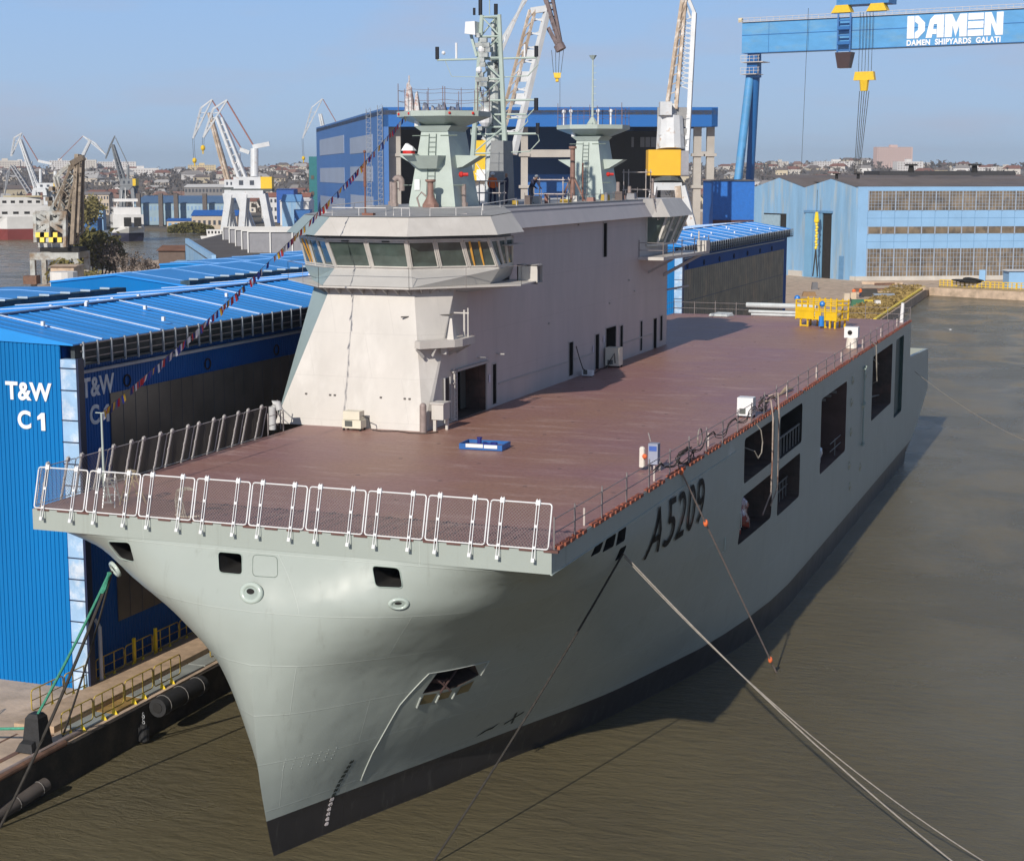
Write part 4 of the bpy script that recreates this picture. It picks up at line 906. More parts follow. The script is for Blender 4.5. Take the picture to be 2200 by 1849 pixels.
m = MB(); m.hull8([(-9.3, Y0-.5, 31.95), (-8.65, Y0-.5, 31.85), (-8.65, Y0+.3, 31.85), (-9.3, Y0+.3, 31.95)], [(-9.25, Y0-.5, 32.6), (-8.68, Y0-.5, 32.62), (-8.68, Y0+.3, 32.62), (-9.25, Y0+.3, 32.6)]); m.build('radar_housing', M_white, mast)
m = MB(); m.bar((-9.1, Y0, 31.9), (-8.75, Y0, 30.7), .14); m.build('radar_bracket', M_mast, mast)
m = MB()
for k in range(20): m.box(-8.75+.8*r_.random(), Y0-.3, 26.5+5.5*k/20, -8.5+.8*r_.random(), Y0-.1, 26.75+5.5*k/20)
build_split(m, 'junction_box', mat('box_mix', (.35, .37, .36, 1), .5, var=.6, vs=1.5), mast)
m = MB(); m.tube((-8.0, Y0+.1, 33.0), (-8.0, Y0+.1, 33.9), .03, n=5); m.tube((-8.0, Y0+.1, 33.9), (-8.0, Y0+.1, 33.95), .2); m.build('whip_aerial', M_mast, mast)
# --- pipes, vents, bollard-like exhausts on the roof
def lathe(prof, c, n=14):
    return [[(c[0]+r*math.cos(2*math.pi*i/n), c[1]+r*math.sin(2*math.pi*i/n), c[2]+z) for i in range(n+1)] for r, z in prof]
def goose(x, y, h=1.7, r=.16):
    m = MB(); m.path([(x, y, 22.3), (x, y, 22.3+h*.75)]+[(x+.22-.22*math.cos(R(a)), y, 22.3+h*.75+.26*math.sin(R(a))) for a in (30, 60, 90, 120, 150, 180)]+[(x+.44, y, 22.3+h*.5)], r, 10); m.tube((x, y, 22.3), (x, y, 22.5), r*1.35); return m.build('swan_neck_vent', M_grime, ship, smooth=True)
goose(-9.75, 31.6)
def funnelpipe(x, y, h):
    m = MB(); m.grid(lathe([(.42, 0), (.40, .2), (.20, .55), (.16, .7), (.16, h-.15), (.27, h-.1), (.27, h), (.12, h)], (x, y, 22.3))); m.tube((x, y, 22.3), (x, y, 22.5), .45); return m.build('vent_trunk', mat('red_oxide_pipe', (.26, .15, .12, 1), .6, var=.25, vs=3), ship, smooth=True)
funnelpipe(-6.9, 29.8, 1.45)
m = MB(); m.path([(-7.6, 30, 22.3), (-7.75, 30, 22.8), (-7.5, 30, 23.1), (-7.25, 30, 22.9)], .05, 6); m.build('hose_loop', M_grime, ship)
for x, y, h in ((-11.0, 34, 1.3), (-5.9, 31.9, 1.2), (-4.9, 56.5, 1.2), (-4.6, 63.8, 1.4), (-5.2, 60.2, .9)):
    m = MB(); m.tube((x, y, 22.3), (x, y, 22.3+h), .13, .12); m.tube((x, y, 22.3), (x, y, 22.55), .22); m.build('vent_pipe', M_grime, ship)
m = MB(); m.tube((-6.4, 51.5, 22.3), (-6.4, 51.5, 25.6), .17, .15, 10); m.tube((-6.4, 51.5, 25.6), (-6.4, 51.5, 25.75), .26); m.bar((-6.4, 51.5, 24.0), (-5.5, 51.3, 22.3), .1); m.bar((-6.4, 51.5, 24.0), (-6.9, 50.6, 22.3), .1); m.build('exhaust_pipe', mat('red_oxide_pipe', (.26, .15, .12, 1), .6), ship)
m = MB(); m.tube((-5.3, 50.2, 22.3), (-5.3, 50.2, 24.7), .05); m.build('signal_post', M_primer, ship)
# small deck fittings at the foot of the tower
m = MB(); m.tube((-3.75, 21.35, 12), (-3.75, 21.35, 13.25), .17, .16, 12); m.ball((-3.75, 21.35, 13.25), .165, 12, 6); m.build('vent_pipe', M_grime, ship, smooth=True)
m = MB(); m.box(-3.55, 21.9, 12.55, -2.95, 22.7, 13.3); m.box(-3.5, 21.95, 12, -3.35, 22.1, 12.6); m.box(-3.1, 22.5, 12, -2.98, 22.65, 12.6); m.box(-3.62, 21.84, 13.3, -2.9, 22.76, 13.36); m.build('deck_locker', M_beige, ship)
m = MB(); m.path([(-10.85, 19.7, 12), (-10.85, 19.7, 13.1), (-10.8, 19.75, 13.25), (-10.6, 19.8, 13.25), (-10.5, 19.8, 12.95)], .17, 10); m.build('swan_neck_vent', mat('pale_vent', (.5, .5, .5, 1), .5), ship, smooth=True)
# ============================================================ loose gear on the deck
def cabinet(name, loc, w, d, h, m_, label, cat, two=True, rz=0, leg=.12):
    r = empty(name, loc, rz, label, cat)
    m = MB(); m.box(-w/2, -d/2, leg, w/2, d/2, h*.55 if two else h); m.build('body', m_, r)
    if two: m = MB(); m.box(-w/2+.04, -d/2+.03, h*.57, w/2-.08, d/2-.03, h); m.build('upper_box', m_, r)
    m = MB(); m.box(-w*.35, -d/2-.012, leg+.08, w*.05, -d/2-.002, leg+.36); m.build('panel', mat('cabinet_panel', (.10, .11, .10, 1), .5), r)
    m = MB()
    for x in (-w/2+.06, w/2-.06):
        for y in (-d/2+.06, d/2-.06): m.box(x-.04, y-.04, 0, x+.04, y+.04, leg)
    build_split(m, 'foot', M_dark, r)
    return r
cabinet('power_cabinet', (-7.15, 20.95, 12.0), .98, .6, .92, M_cream, 'cream two-part power cabinet standing at the foot of the white tower front', 'cabinet')
c = tag(MB().path([(-6.7, 20.95, 12.7), (-6.35, 20.9, 12.6), (-6.2, 20.8, 12.1), (-5.7, 20.9, 12.02), (-5.0, 21.2, 12.02), (-4.2, 20.9, 12.02), (-3.4, 21.0, 12.03), (-3.1, 21.6, 12.03)], .025, 6).build('power_cable', M_rope), 'black cable running from the cream cabinet along the tower foot', 'cable')
cabinet('power_cabinet', (-3.15, 50.2, 12.0), .9, .8, 1.25, M_cream, 'white cabinet with black cables beside the island side doors', 'cabinet', two=False)
tag(MB().path([(-2.95, 49.79, 12.3), (-3.0, 49.76, 12.9), (-3.3, 49.77, 12.4), (-3.4, 49.5, 12.03), (-3.55, 48.6, 12.02), (-3.3, 47, 12.02), (-3.2, 45.4, 12.05)], .035, 6).build('power_cable', M_rope), 'black cable lying between the white cabinet and the small white box', 'cable')
cabinet('distribution_box', (-3.2, 45.0, 12.0), .62, .5, .36, M_white, 'small white distribution box on the deck at the island wall', 'box', two=False, leg=.05)
tag(MB().path([(-3.6, 43.9, 13.9), (-3.5, 44.2, 13.2), (-3.4, 44.6, 12.5), (-3.25, 44.9, 12.3)], .03, 6).build('power_cable', M_rope), 'black cable hanging from a slit door to the small white box', 'cable')
# white and grey units along the port rail
r = empty('shore_power_unit', (8.9, 15.3, 12.0), 0, 'pale hose reel and blue-grey control box at the port rail near the number', 'power unit')
m = MB(); m.box(.08, -.2, .3, .48, .2, 1.15); m.build('control_box', mat('blue_grey_box', (.30, .33, .42, 1), .5), r)
m = MB(); m.box(.12, -.215, .85, .44, -.205, 1.05); m.build('label_plate', mat('label_blue', (.05, .12, .42, 1), .5), r)
m = MB(); m.tube((-.2, -.1, .15), (-.2, -.1, .85), .13, .12); m.ball((-.2, -.1, .88), .13, 8, 5); m.build('white_cylinder', mat('cream_cyl', (.75, .70, .62, 1), .5), r)
m = MB(); m.ball((-.05, -.25, .62), .11, 8, 5); m.build('warning_flag', mat('orange_cloth', (.75, .16, .05, 1), .6), r)
m = MB(); m.tube((.1, .1, 0), (.1, .1, .4), .05); m.tube((.5, .1, 0), (.5, .1, .4), .05); m.bar((.1, .1, 1.2), (.0, .1, 1.55), .05); build_split(m, 'support', M_rail, r)
cabinet('deck_cabinet', (9.4, 31.7, 12.0), .8, .7, 1.0, M_white, 'white rounded cabinet at the port rail above the big side openings', 'cabinet', two=False, leg=.1)
r = empty('ventilation_fan', (9.1, 66.9, 12.0), 0, 'white fan unit at the port rail nearer the stern', 'fan')
m = MB(); m.box(-.5, -.35, .75, .45, .35, 1.5); m.build('housing', M_white, r)
m = MB(); m.tube((.0, -.1, 0.02), (.0, -.1, .75), .42, .34, 12); m.build('duct', mat('cream_cyl', (.75, .70, .62, 1), .5), r)
m = MB(); m.tube((-.1, -.36, 1.12), (-.1, -.40, 1.12), .16, n=12); m.build('inlet', M_dark, r)
tag(MB().tube((9.7, 88.8, 12.0), (9.75, 88.8, 13.6), .17, .13, 10).build('vent_post', M_white), 'white post at the port after corner of the deck', 'post')
# tangle of cables on the port rail
def tangle(n, c, s, seed, r=.02):
    q = random.Random(seed); m = MB()
    for k in range(n):
        P = []
        for i in range(10):
            a = i/9*math.pi*1.8+q.random()*1.5; P.append((c[0]+s[0]*(q.random()-.5)*.6, c[1]+s[1]*math.cos(a)*.5, c[2]+s[2]*(.5+.5*math.sin(a))*.9))
        m.path(P, r, 5)
    return m
for c, s, sd, lb in (((10.0, 17.3, 12.05), (.5, 2.4, .7), 2, 'dark cable tangle on the rail beside the blue-grey control box'), ((9.95, 33.3, 12.1), (.4, 1.8, .9), 9, 'dark cable tangle on the rail beside the white rounded cabinet')):
    tag(tangle(5, c, s, sd).build('cable_tangle', M_rope), lb, 'cables')
m = MB(); P = []
for i in range(40):
    y = 12+i*.62; P.append((10.05+.03*math.sin(i*1.7), y, 12.42+.12*math.sin(i*.9)+(.18 if i % 7 < 3 else 0)))
m.path(P, .026, 6); m.path([(x-.02, y+.1, z-.1+.05*math.sin(y)) for x, y, z in P], .018, 5)
tag(m.build('cable_run', M_rope), 'black cables laid along the middle of the port guard rail', 'cables')
for y, r_, lb in ((19.9, .38, 'coil of pale hose hung on the port rail'), (42.8, .5, 'pale timber and hose lying on the deck edge inside the rail')):
    if r_ < .4: tag(MB().path([(9.95, y+r_*math.cos(a), 12.75+r_*math.sin(a)) for a in np.linspace(0, 6.2, 16)], .03, 5, closed=True).build('hose_coil', M_ropel), lb, 'hose')
    else: tag(MB().path([(9.2, 38.6, 12.05), (9.4, 40.3, 12.08), (9.45, 41.6, 12.2), (9.6, 42.8, 12.12)], [.03, .05, .14, .07], 6).build('timber_batten', mat('pale_timber', (.45, .34, .22, 1), .7)), lb, 'timber')
# three hoses hanging over the side at the big openings
M_hose = mat('dirty_hose', (.40, .32, .27, 1), .6, var=.3, vs=2, col2=(.2, .1, .07, 1), c2s=1.2)
tag(MB().path([(9.9, 33.2, 12.6), (10.35, 33.1, 12.7), (10.5, 33.0, 11.8), (10.55, 32.8, 9.5), (10.55, 32.6, 8.0), (10.3, 31.9, 7.0)], .042, 8).build('hanging_hose', M_hose), 'left of two long stained hoses hanging down the hull side', 'hose')
tag(MB().path([(9.9, 34.6, 12.7), (10.4, 34.6, 12.9), (10.5, 34.5, 11.8), (10.55, 34.4, 9.5), (10.55, 34.3, 8.0), (10.3, 33.9, 7.1)], .042, 8).build('hanging_hose', M_hose), 'right of two long stained hoses hanging down the hull side', 'hose')
tag(MB().path([(10.2, 29.8, 12.1), (10.5, 30.1, 11.6), (10.55, 30.3, 11.0), (10.55, 30.1, 10.5), (10.5, 29.6, 10.3), (10.4, 29.2, 10.7), (9.9, 29.0, 10.9)], .03, 8).build('hanging_hose', M_ropel), 'short pale hose looping into the upper opening', 'hose')
tag(MB().path([(10.0, 68.9, 12.4), (10.45, 69.3, 12.0), (10.5, 69.5, 10.4), (10.5, 69.9, 9.4), (10.2, 70.2, 9.2)], .045, 8).build('hanging_hose', M_ropel), 'pale hose hanging at the after side opening', 'hose')
# machinery under red and clear sheeting in the lower opening
q = random.Random(4)
def lumpy(name, c, s, m_, lb, cat, n=26, seed=4, it=3):
    bmx = bmesh.new(); bmesh.ops.create_icosphere(bmx, subdivisions=3, radius=1)
    qr = random.Random(seed); ph = [(qr.uniform(1.5, 4.5), qr.uniform(0, 6), qr.uniform(1.5, 4.5), qr.uniform(0, 6)) for _ in range(4)]
    for v in bmx.verts:
        k = 1+sum(.10*math.sin(a*v.co.x+b+c_*v.co.z*1.3+d*v.co.y) for a, b, c_, d in ph)+.08*qr.random()
        v.co = Vector((c[0]+s[0]*v.co.x*k, c[1]+s[1]*v.co.y*k, max(c[2]-s[2]*.95, c[2]+s[2]*v.co.z*k)))
    me_ = bpy.data.meshes.new(name); bmx.to_mesh(me_); bmx.free(); me_.materials.append(m_)
    o = bpy.data.objects.new(name, me_); COL.objects.link(o); return tag(o, lb, cat)
M_redfoil = mat('red_and_clear_sheeting', (.20, .012, .018, 1), .18, var=.5, vs=3, col2=(.55, .52, .55, 1), c2lo=.55, c2hi=.6, c2s=1.6, bump=.6, bs=4)
lumpy('wrapped_machine', (9.1, 30.4, 7.35), (.75, 1.6, 1.0), M_redfoil, 'machine wrapped in dark red and clear sheeting in the lower opening', 'wrapped machine')
lumpy('wrapped_bundle', (9.3, 28.3, 6.9), (.6, .5, .55), M_redfoil, 'small dark red wrapped bundle left of the wrapped machine', 'bundle', seed=8)
M_foil = mat('silver_sheeting', (.42, .43, .48, 1), .2, var=.4, vs=3, bump=.7, bs=3)
lumpy('silver_bundle', (9.3, 50.4, 6.9), (.7, 1.1, .75), M_foil, 'silver grey sheeting heaped in the tall single side opening', 'bundle', seed=3)
# blue pallet frame with machine parts
r = empty('blue_tray', (.62, 18.15, 12.0), R(3), 'shallow blue steel tray with white sheets and dark blue machine parts on the deck', 'tray')
M_tray = mat('tray_blue', (.02, .12, .38, 1), .45, var=.15)
m = MB(); m.box(-1.0, -.62, .02, 1.0, -.56, .27); m.box(-1.0, .56, .02, 1.0, .62, .27); m.box(-1.0, -.56, .02, -.94, .56, .27); m.box(.94, -.56, .02, 1.0, .56, .27); m.build('frame', M_tray, r)
m = MB(); m.box(-.94, -.56, .03, .94, .56, .12); m.build('tray_floor', mat('tray_floor', (.20, .11, .10, 1), .5), r)
m = MB(); m.box(-.68, -.655, .12, .12, -.625, .28); m.box(.17, -.655, .11, .78, -.625, .26); build_split(m, 'white_sheet', M_white, r)
M_bp = mat('machine_blue', (.02, .03, .22, 1), .5)
m = MB(); m.tube((-.22, -.1, .12), (-.22, -.1, .46), .10, n=12); m.tube((-.22, -.1, .46), (-.22, -.1, .5), .13, n=12); m.bar((-.1, 0, .2), (.45, -.15, .22), .09); m.tube((.3, -.25, .2), (.3, .15, .2), .08); m.tube((.5, -.1, .17), (.5, -.1, .3), .12, n=12); build_split(m, 'machine_part', M_bp, r)
# yellow lifting racks by the stern
r = empty('yellow_rack', (4.25, 82.6, 12.0), R(-28), 'large yellow steel work basket with blue valves on the after deck', 'basket')
m = MB()
for x in np.linspace(-2.0, 2.0, 8): m.box(x-.05, -.8, .55, x+.05, -.7, 2.15); m.box(x-.05, .7, .55, x+.05, .8, 2.25)
for z in (.62, 1.25, 1.75, 2.05): m.box(-2.05, -.82, z, 2.05, -.72, z+.09); m.box(-2.05, .72, z, 2.05, .82, z+.09); m.box(-2.05, -.72, z, -1.95, .72, z+.09); m.box(1.95, -.72, z, 2.05, .72, z+.09)
m.build('cage', M_yellow, r)
m = MB(); m.box(-2.0, -.79, .7, -.2, -.755, 1.55); m.box(-.1, -.79, .7, .5, -.755, 1.35); m.box(.95, -.79, .65, 2.0, -.755, 1.3); m.box(-1.94, -.7, .62, 1.94, .7, .68); build_split(m, 'sheet_panel', M_yellow, r)
m = MB()
for x in (-1.6, -.9, .4, .8, 1.3, 1.8):
    m.box(x-.06, -.7, 0, x+.06, -.58, .6); m.box(x-.06, .55, 0, x+.06, .67, .6)
for x in (-1.6, .4): m.box(x, -.69, .02, x+.6, -.6, .12)
m.build('legs', M_yellow, r)
m = MB(); m.ball((-2.05, -.6, 2.2), .24, 10, 6); m.ball((.7, -.9, 1.9), .24, 10, 6); m.tube((.7, -.95, .15), (.7, -.95, .95), .22, .2); build_split(m, 'blue_valve', mat('valve_blue', (.02, .20, .62, 1), .4), r)
# rolled awnings behind the stern rail, pale hatch lid
for k, (x0, x1, z) in enumerate(((-3.6, 2.4, 12.95), (-3.4, 2.6, 12.4), (-3.2, 2.3, 12.15))):
    tag(MB().tube((x0, 90.55+.1*k, z), (x1, 90.5+.05*k, z-.0), .22 if k == 0 else .13, n=10).build('rolled_awning', mat('pale_canvas', (.52, .56, .57, 1), .7, var=.15)), ['thick pale roll lying uppermost at the stern rail', 'thinner pale pipe just below the thick roll at the stern rail', 'thin pale pipe lying on the deck under the rolls'][k], 'roll')
m = MB(); m.hull8([(-6.6, 89.3, 12.02), (-4.9, 89.0, 12.02), (-4.6, 90.2, 12.02), (-6.0, 90.3, 12.02)], [(-6.5, 89.35, 12.2), (-5.0, 89.1, 12.2), (-4.7, 90.1, 12.3), (-6.0, 90.2, 12.3)]); tag(m.build('hatch_lid', mat('pale_canvas', (.52, .56, .57, 1), .7)), 'pale flat lid lying on the deck by the stern rail', 'lid')
# jackstaff, step ladders, hose frame at the bow
r = empty('jackstaff', (-8.35, 2.1, 12.0), 0, 'grey-green jackstaff on splayed legs at the bow holding the signal flags', 'flagstaff')
m = MB(); m.tube((0, 0, .1), (0, 0, 3.3), .05, .035); m.bar((-.25, 0, 3.3), (.12, 0, 3.3), .03); m.build('staff', M_tower, r)
m = MB(); m.bar((0, 0, 1.2), (.55, -.4, 0), .04); m.bar((0, 0, 1.2), (-.5, .1, 0), .04); m.bar((0, 0, 1.2), (.3, .6, 0), .04); build_split(m, 'strut', M_tower, r)
def steps(loc, rz, m_, lb, h=1.25):
    r = empty('step_ladder', loc, rz, lb, 'ladder')
    for sy in (-1, 1):
        m = MB()
        for sx in (-.22, .22): m.bar((sx*.8, 0, h), (sx, sy*.42, 0), .035)
        n = 4 if sy < 0 else 2
        for k in range(n): u = (k+.7)/(n+.5); m.bar((-.2, sy*.42*(1-u), h*u), (.2, sy*.42*(1-u), h*u), .05 if sy < 0 else .03, .03)
        m.build('front_frame' if sy < 0 else 'back_frame', m_, r)
    m = MB(); m.box(-.2, -.08, h-.02, .2, .08, h+.02); m.build('top_plate', m_, r)
steps((-7.55, 1.35, 12.0), R(20), M_steel, 'grey step ladder standing behind the bow net under the jackstaff')
steps((-7.0, 1.9, 12.0), R(-25), mat('bare_wood', (.45, .36, .22, 1), .6), 'yellowish step ladder beside the grey one behind the bow net')
m = MB()
for k in range(5): x0 = -4.25+k*.07; m.path([(x0, .5+.03*k, 12.02), (x0-.05, .5, 12.6), (x0+.05, .45, 12.95), (x0+.3, .42, 13.1), (x0+.55, .45, 13.0)], .022, 5)
m.path([(-4.3, .5, 12.05), (-4.0, .45, 12.02), (-3.6, .4, 12.05), (-3.3, .45, 12.1)], .03, 5)
tag(m.build('hose_bundle', mat('cream_hose', (.55, .50, .42, 1), .6)), 'cream hoses propped against the inside of the bow net', 'hoses')
# ============================================================ people
def person(loc, rz, jacket, trousers, lb, pose='stand', helmet=None, skin=(.35, .2, .14, 1), s=1.0):
    J = {'pel': (0, 0, .95), 'spi': (0, .01, 1.2), 'che': (0, .02, 1.40), 'nec': (0, .01, 1.50), 'hed': (0, -.01, 1.63), 'top': (0, -.01, 1.74)}
    for sx, n in ((-1, 'l'), (1, 'r')):
        J['hip'+n] = (sx*.10, 0, .90); J['kne'+n] = (sx*.12, -.03, .48); J['ank'+n] = (sx*.13, .03, .09); J['toe'+n] = (sx*.14, -.15, .04)
        J['sho'+n] = (sx*.19, .02, 1.42); J['elb'+n] = (sx*.26, .05, 1.15); J['wri'+n] = (sx*.24, -.12, .95); J['han'+n] = (sx*.23, -.18, .90)
    if pose == 'bend':
        for k in ('spi', 'che', 'nec', 'hed', 'top', 'shol', 'shor'):
            x, y, z = J[k]; a = R(38); dz = z-.95; J[k] = (x, y-math.sin(a)*dz, .95+math.cos(a)*dz)
        for n, sx in (('l', -1), ('r', 1)): J['elb'+n] = (sx*.25, -.42, 1.02); J['wri'+n] = (sx*.2, -.58, .88); J['han'+n] = (sx*.18, -.66, .86)
    if pose == 'lean':
        for n, sx in (('l', -1), ('r', 1)): J['elb'+n] = (sx*.27, -.12, 1.18); J['wri'+n] = (sx*.16, -.36, 1.12); J['han'+n] = (sx*.12, -.44, 1.12)
    E_ = [('pel', 'spi'), ('spi', 'che'), ('che', 'nec'), ('nec', 'hed'), ('hed', 'top')]
    for n in 'lr': E_ += [('pel', 'hip'+n), ('hip'+n, 'kne'+n), ('kne'+n, 'ank'+n), ('ank'+n, 'toe'+n), ('che', 'sho'+n), ('sho'+n, 'elb'+n), ('elb'+n, 'wri'+n), ('wri'+n, 'han'+n)]
    RR = dict(pel=.15, spi=.14, che=.16, nec=.06, hed=.10, top=.07, hip=.10, kne=.075, ank=.06, toe=.045, sho=.08, elb=.055, wri=.042, han=.04)
    ks = list(J); me_ = bpy.data.meshes.new('body'); me_.from_pydata([J[k] for k in ks], [(ks.index(a), ks.index(b)) for a, b in E_], [])
    o = bpy.data.objects.new('person', me_); COL.objects.link(o); md = o.modifiers.new('s', 'SKIN'); md.use_smooth_shade = True
    for i, k in enumerate(ks): rr = RR[k[:3]]; me_.skin_vertices[0].data[i].radius = (rr, rr*.85 if k in ('pel', 'spi', 'che') else rr)
    me_.skin_vertices[0].data[0].use_root = True
    sb = o.modifiers.new('u', 'SUBSURF'); sb.levels = 1
    dg = bpy.context.evaluated_depsgraph_get(); nm = bpy.data.meshes.new_from_object(o.evaluated_get(dg)); o.modifiers.clear(); o.data = nm
    nm.materials.clear()
    for q in (jacket, trousers, mat('skin', skin, .6), mat('boots', (.02, .02, .02, 1), .7)): nm.materials.append(q)
    hz = Vector(J['nec']); hands = [Vector(J['hanl']), Vector(J['hanr'])]
    for f in nm.polygons:
        c = f.center
        f.material_index = 3 if c.z < .12 else 2 if ((c-Vector(J['hed'])).length < .17 or min((c-h).length for h in hands) < .07) else 1 if c.z < .93 and abs(c.x) < .235 and (pose != 'bend' or c.y > -.3) else 0
    o.location = loc; o.rotation_euler.z = rz; o.scale = (s, s, s)
    if helmet:
        m = MB(); h = J['hed']; m.ball((h[0], h[1], h[2]+.07), .125, 10, 6, .8); m.box(h[0]-.09, h[1]-.19, h[2]+.05, h[0]+.09, h[1]-.08, h[2]+.065); m.build('helmet', helmet, o)
    return tag(o, lb, 'person')
M_or = mat('orange_vest', (.80, .16, .03, 1), .7); M_nv = mat('dark_workwear', (.03, .035, .075, 1), .8); M_gr = mat('grey_workwear', (.12, .13, .16, 1), .8)
person((-6.75, 38.3, 22.34), R(35), M_or, M_nv, 'person in orange jacket standing behind the low scaffold on the island roof', helmet=M_white)
person((-6.15, 38.9, 22.34), R(-60), M_nv, M_nv, 'person in dark workwear behind the one in orange on the island roof', 'lean')
person((-5.3, 40.6, 22.34), R(70), M_nv, M_gr, 'person in dark clothes bending over the roof edge by the lattice mast', 'bend', helmet=mat('grey_helmet', (.2, .22, .25, 1), .4))
person((9.2, 96.5, 5.6), R(60), M_nv, M_nv, 'person in dark blue workwear on the low stern deck', 'stand')
# scaffold and clutter on the island roof
def tube_frame(pts_pairs, r, m_, name, lb, cat):
    m = MB()
    for a, b in pts_pairs: m.tube(a, b, r, n=6)
    return tag(m.build(name, m_), lb, cat)
M_scaf = mat('scaffold_tube', (.50, .44, .41, 1), .5, .2, var=.3, vs=2)
def scaf(x, y, w, d, h, lb, z0=22.34, lev_=(.5, 1.0)):
    P = []
    for a in (0, w):
        for b in (0, d): P.append(((x+a, y+b, z0), (x+a, y+b, z0+h)))
    for z in lev_:
        P += [((x-.1, y, z0+z*h), (x+w+.1, y, z0+z*h)), ((x-.1, y+d, z0+z*h), (x+w+.1, y+d, z0+z*h)), ((x, y-.1, z0+z*h), (x, y+d+.1, z0+z*h)), ((x+w, y-.1, z0+z*h), (x+w, y+d+.1, z0+z*h))]
    return tube_frame(P, .035, M_scaf, 'scaffold', lb, 'scaffold')
scaf(-7.2, 36.6, 1.5, .8, 1.3, 'low pipe scaffold in front of the workers on the roof')
scaf(-5.9, 42.8, 1.8, 1.0, 1.5, 'pipe scaffold to the right of the lattice mast foot', lev_=(.35, .9))
scaf(-6.3, 62.5, 1.6, 1.2, 2.0, 'pipe scaffold near the after end of the island roof', lev_=(.3, .9))
M_mix = [mat('clutter_%d' % i, c, .6) for i, c in enumerate(((.45, .30, .04, 1), (.12, .09, .08, 1), (.5, .48, .44, 1), (.3, .15, .12, 1), (.25, .25, .27, 1)))]
q = random.Random(12)
for k in range(16):
    y = 37+k*1.6+q.random(); x = -4.3-q.random()*1.2; w = .12+.2*q.random(); h = .18+.4*q.random()
    if k % 3 == 0: o = MB().tube((x, y, 22.34), (x, y, 22.34+h), w*.7, n=10).build('drum', M_mix[k % 5]); tag(o, None, 'drum', 'small drums and boxes along the island roof edge')
    else: o = MB().hull8([(x-w, y-w, 22.34), (x+w, y-w, 22.34), (x+w, y+w, 22.34), (x-w, y+w, 22.34)], [(x-w*.9, y-w*.9, 22.34+h), (x+w*.9, y-w*.9, 22.34+h), (x+w*.9, y+w*.9, 22.34+h), (x-w*.9, y+w*.9, 22.34+h)]).build('crate', M_mix[k % 5]); tag(o, None, 'crate', 'small drums and boxes along the island roof edge')
    o['label'] = 'small %s in the clutter along the roof edge of the island' % ('drum' if k % 3 == 0 else 'box')
rail_run([(-4.0, y, 22.34) for y in np.linspace(36, 58, 9)], (.45,), r=.014, post=.018, extra=.3).build('roof_rail', M_rail, ship)
# ============================================================ signal flags
A = Vector((-8.35, 2.1, 15.3)); B = Vector((-8.75, 31.0, 27.1)); P = sag(A, B, .55, 40)
r = empty('signal_flag_line', tuple(A), 0, 'string of small red, white, blue and yellow signal flags from bow to forward pylon', 'flag line')
m = MB(); m.path([p-A for p in P], .012, 4); m.build('line', M_rope, r)
cols = [mat('flag_'+n, c, .7) for n, c in (('red', (.55, .02, .03, 1)), ('white', (.80, .78, .78, 1)), ('blue', (.02, .04, .35, 1)), ('yellow', (.75, .45, .03, 1)), ('red2', (.6, .05, .05, 1)), ('navy', (.02, .03, .16, 1)))]
q = random.Random(21)
for i in range(88):
    u = (i+.5)/88*40; k = int(u); p0 = P[k].lerp(P[min(k+1, 40)], u-k)-A; d = (B-A).normalized()*.13
    if q.random() < .1: continue
    tw = Vector((.16*(q.random()-.5), .06*(q.random()-.5), -.26-.08*q.random())); c = q.choice(cols); c2 = q.choice(cols)
    m = MB(); a, b = p0-d, p0+d; mid = Vector((.1*(q.random()-.5), 0, 0))
    m.m = 0; m.add([a, p0+mid*.3, p0+tw*.95+mid, a+tw], [(0, 1, 2, 3)]); m.m = 1; m.add([p0+mid*.3, b, b+tw*(.8+.3*q.random()), p0+tw*.95+mid], [(0, 1, 2, 3)])
    m.build('flag', [c, c2], r)
# ============================================================ mooring lines
def rope(name, pts, r, m_, lb, n=6): return tag(MB().path(pts, r, n).build(name, m_), lb, 'rope')
F1 = Vector((9.95, 8.38, 10.1))
rope('mooring_rope', sag(F1, (5.0, 1.2, -.2), .25, 24), .04, M_rope, 'dark mooring rope leading forward and down from the port fairlead')
rope('mooring_rope', sag(F1, (23.4, 6.9, -.2), .5, 24), .03, M_ropel, 'upper of two pale mooring ropes leading away from the port fairlead')
rope('mooring_rope', sag(F1+Vector((.03, .05, -.15)), (24.6, 7.5, -.2), .9, 24), .022, M_ropel, 'lower of two pale mooring ropes leading away from the port fairlead')
rope('mooring_rope', sag((10.1, 15.6, 12.3), (11.9, 28.3, .0), .0, 20), .04, M_grime, 'stained rope running from the port rail down to the water')
for k, u in enumerate((.03, .25, .93)):
    c = Vector((10.1, 15.6, 12.3)).lerp(Vector((11.9, 28.3, 0)), u); tag(MB().ball(c, .11, 8, 5, 1.5).build('rope_float', mat('orange_cloth', (.75, .16, .05, 1), .6)), ['orange float on the stained rope just below the rail', 'orange float a quarter of the way down the stained rope', 'orange float on the stained rope near the water'][k], 'float')
rope('mooring_rope', sag((10.1, 95.2, 7.3), (20.5, 104, -.1), .6, 20), .03, M_ropel, 'thin pale mooring line leading from the stern to the right')
M_grope = mat('green_rope', (.06, .30, .20, 1), .8, var=.25, vs=8)
F2 = Vector((-7.75, 1.35, 9.45))
rope('mooring_rope', sag(F2, (-12.3, 2.75, 3.0), .12, 20), .055, M_grope, 'green mooring rope from the starboard fairlead to the black bollard')
rope('mooring_rope', [F2, F2+Vector((-.25, .05, -.6)), F2+Vector((-.4, .1, -.8))], .09, M_grope, 'thick green rope splice hanging below the starboard fairlead')
rope('mooring_rope', [(-20, 1.0, 2.6), (-15.0, 2.0, 2.35), (-12.5, 2.6, 2.5)], .06, M_grope, 'green rope lying across the quay to the black bollard')
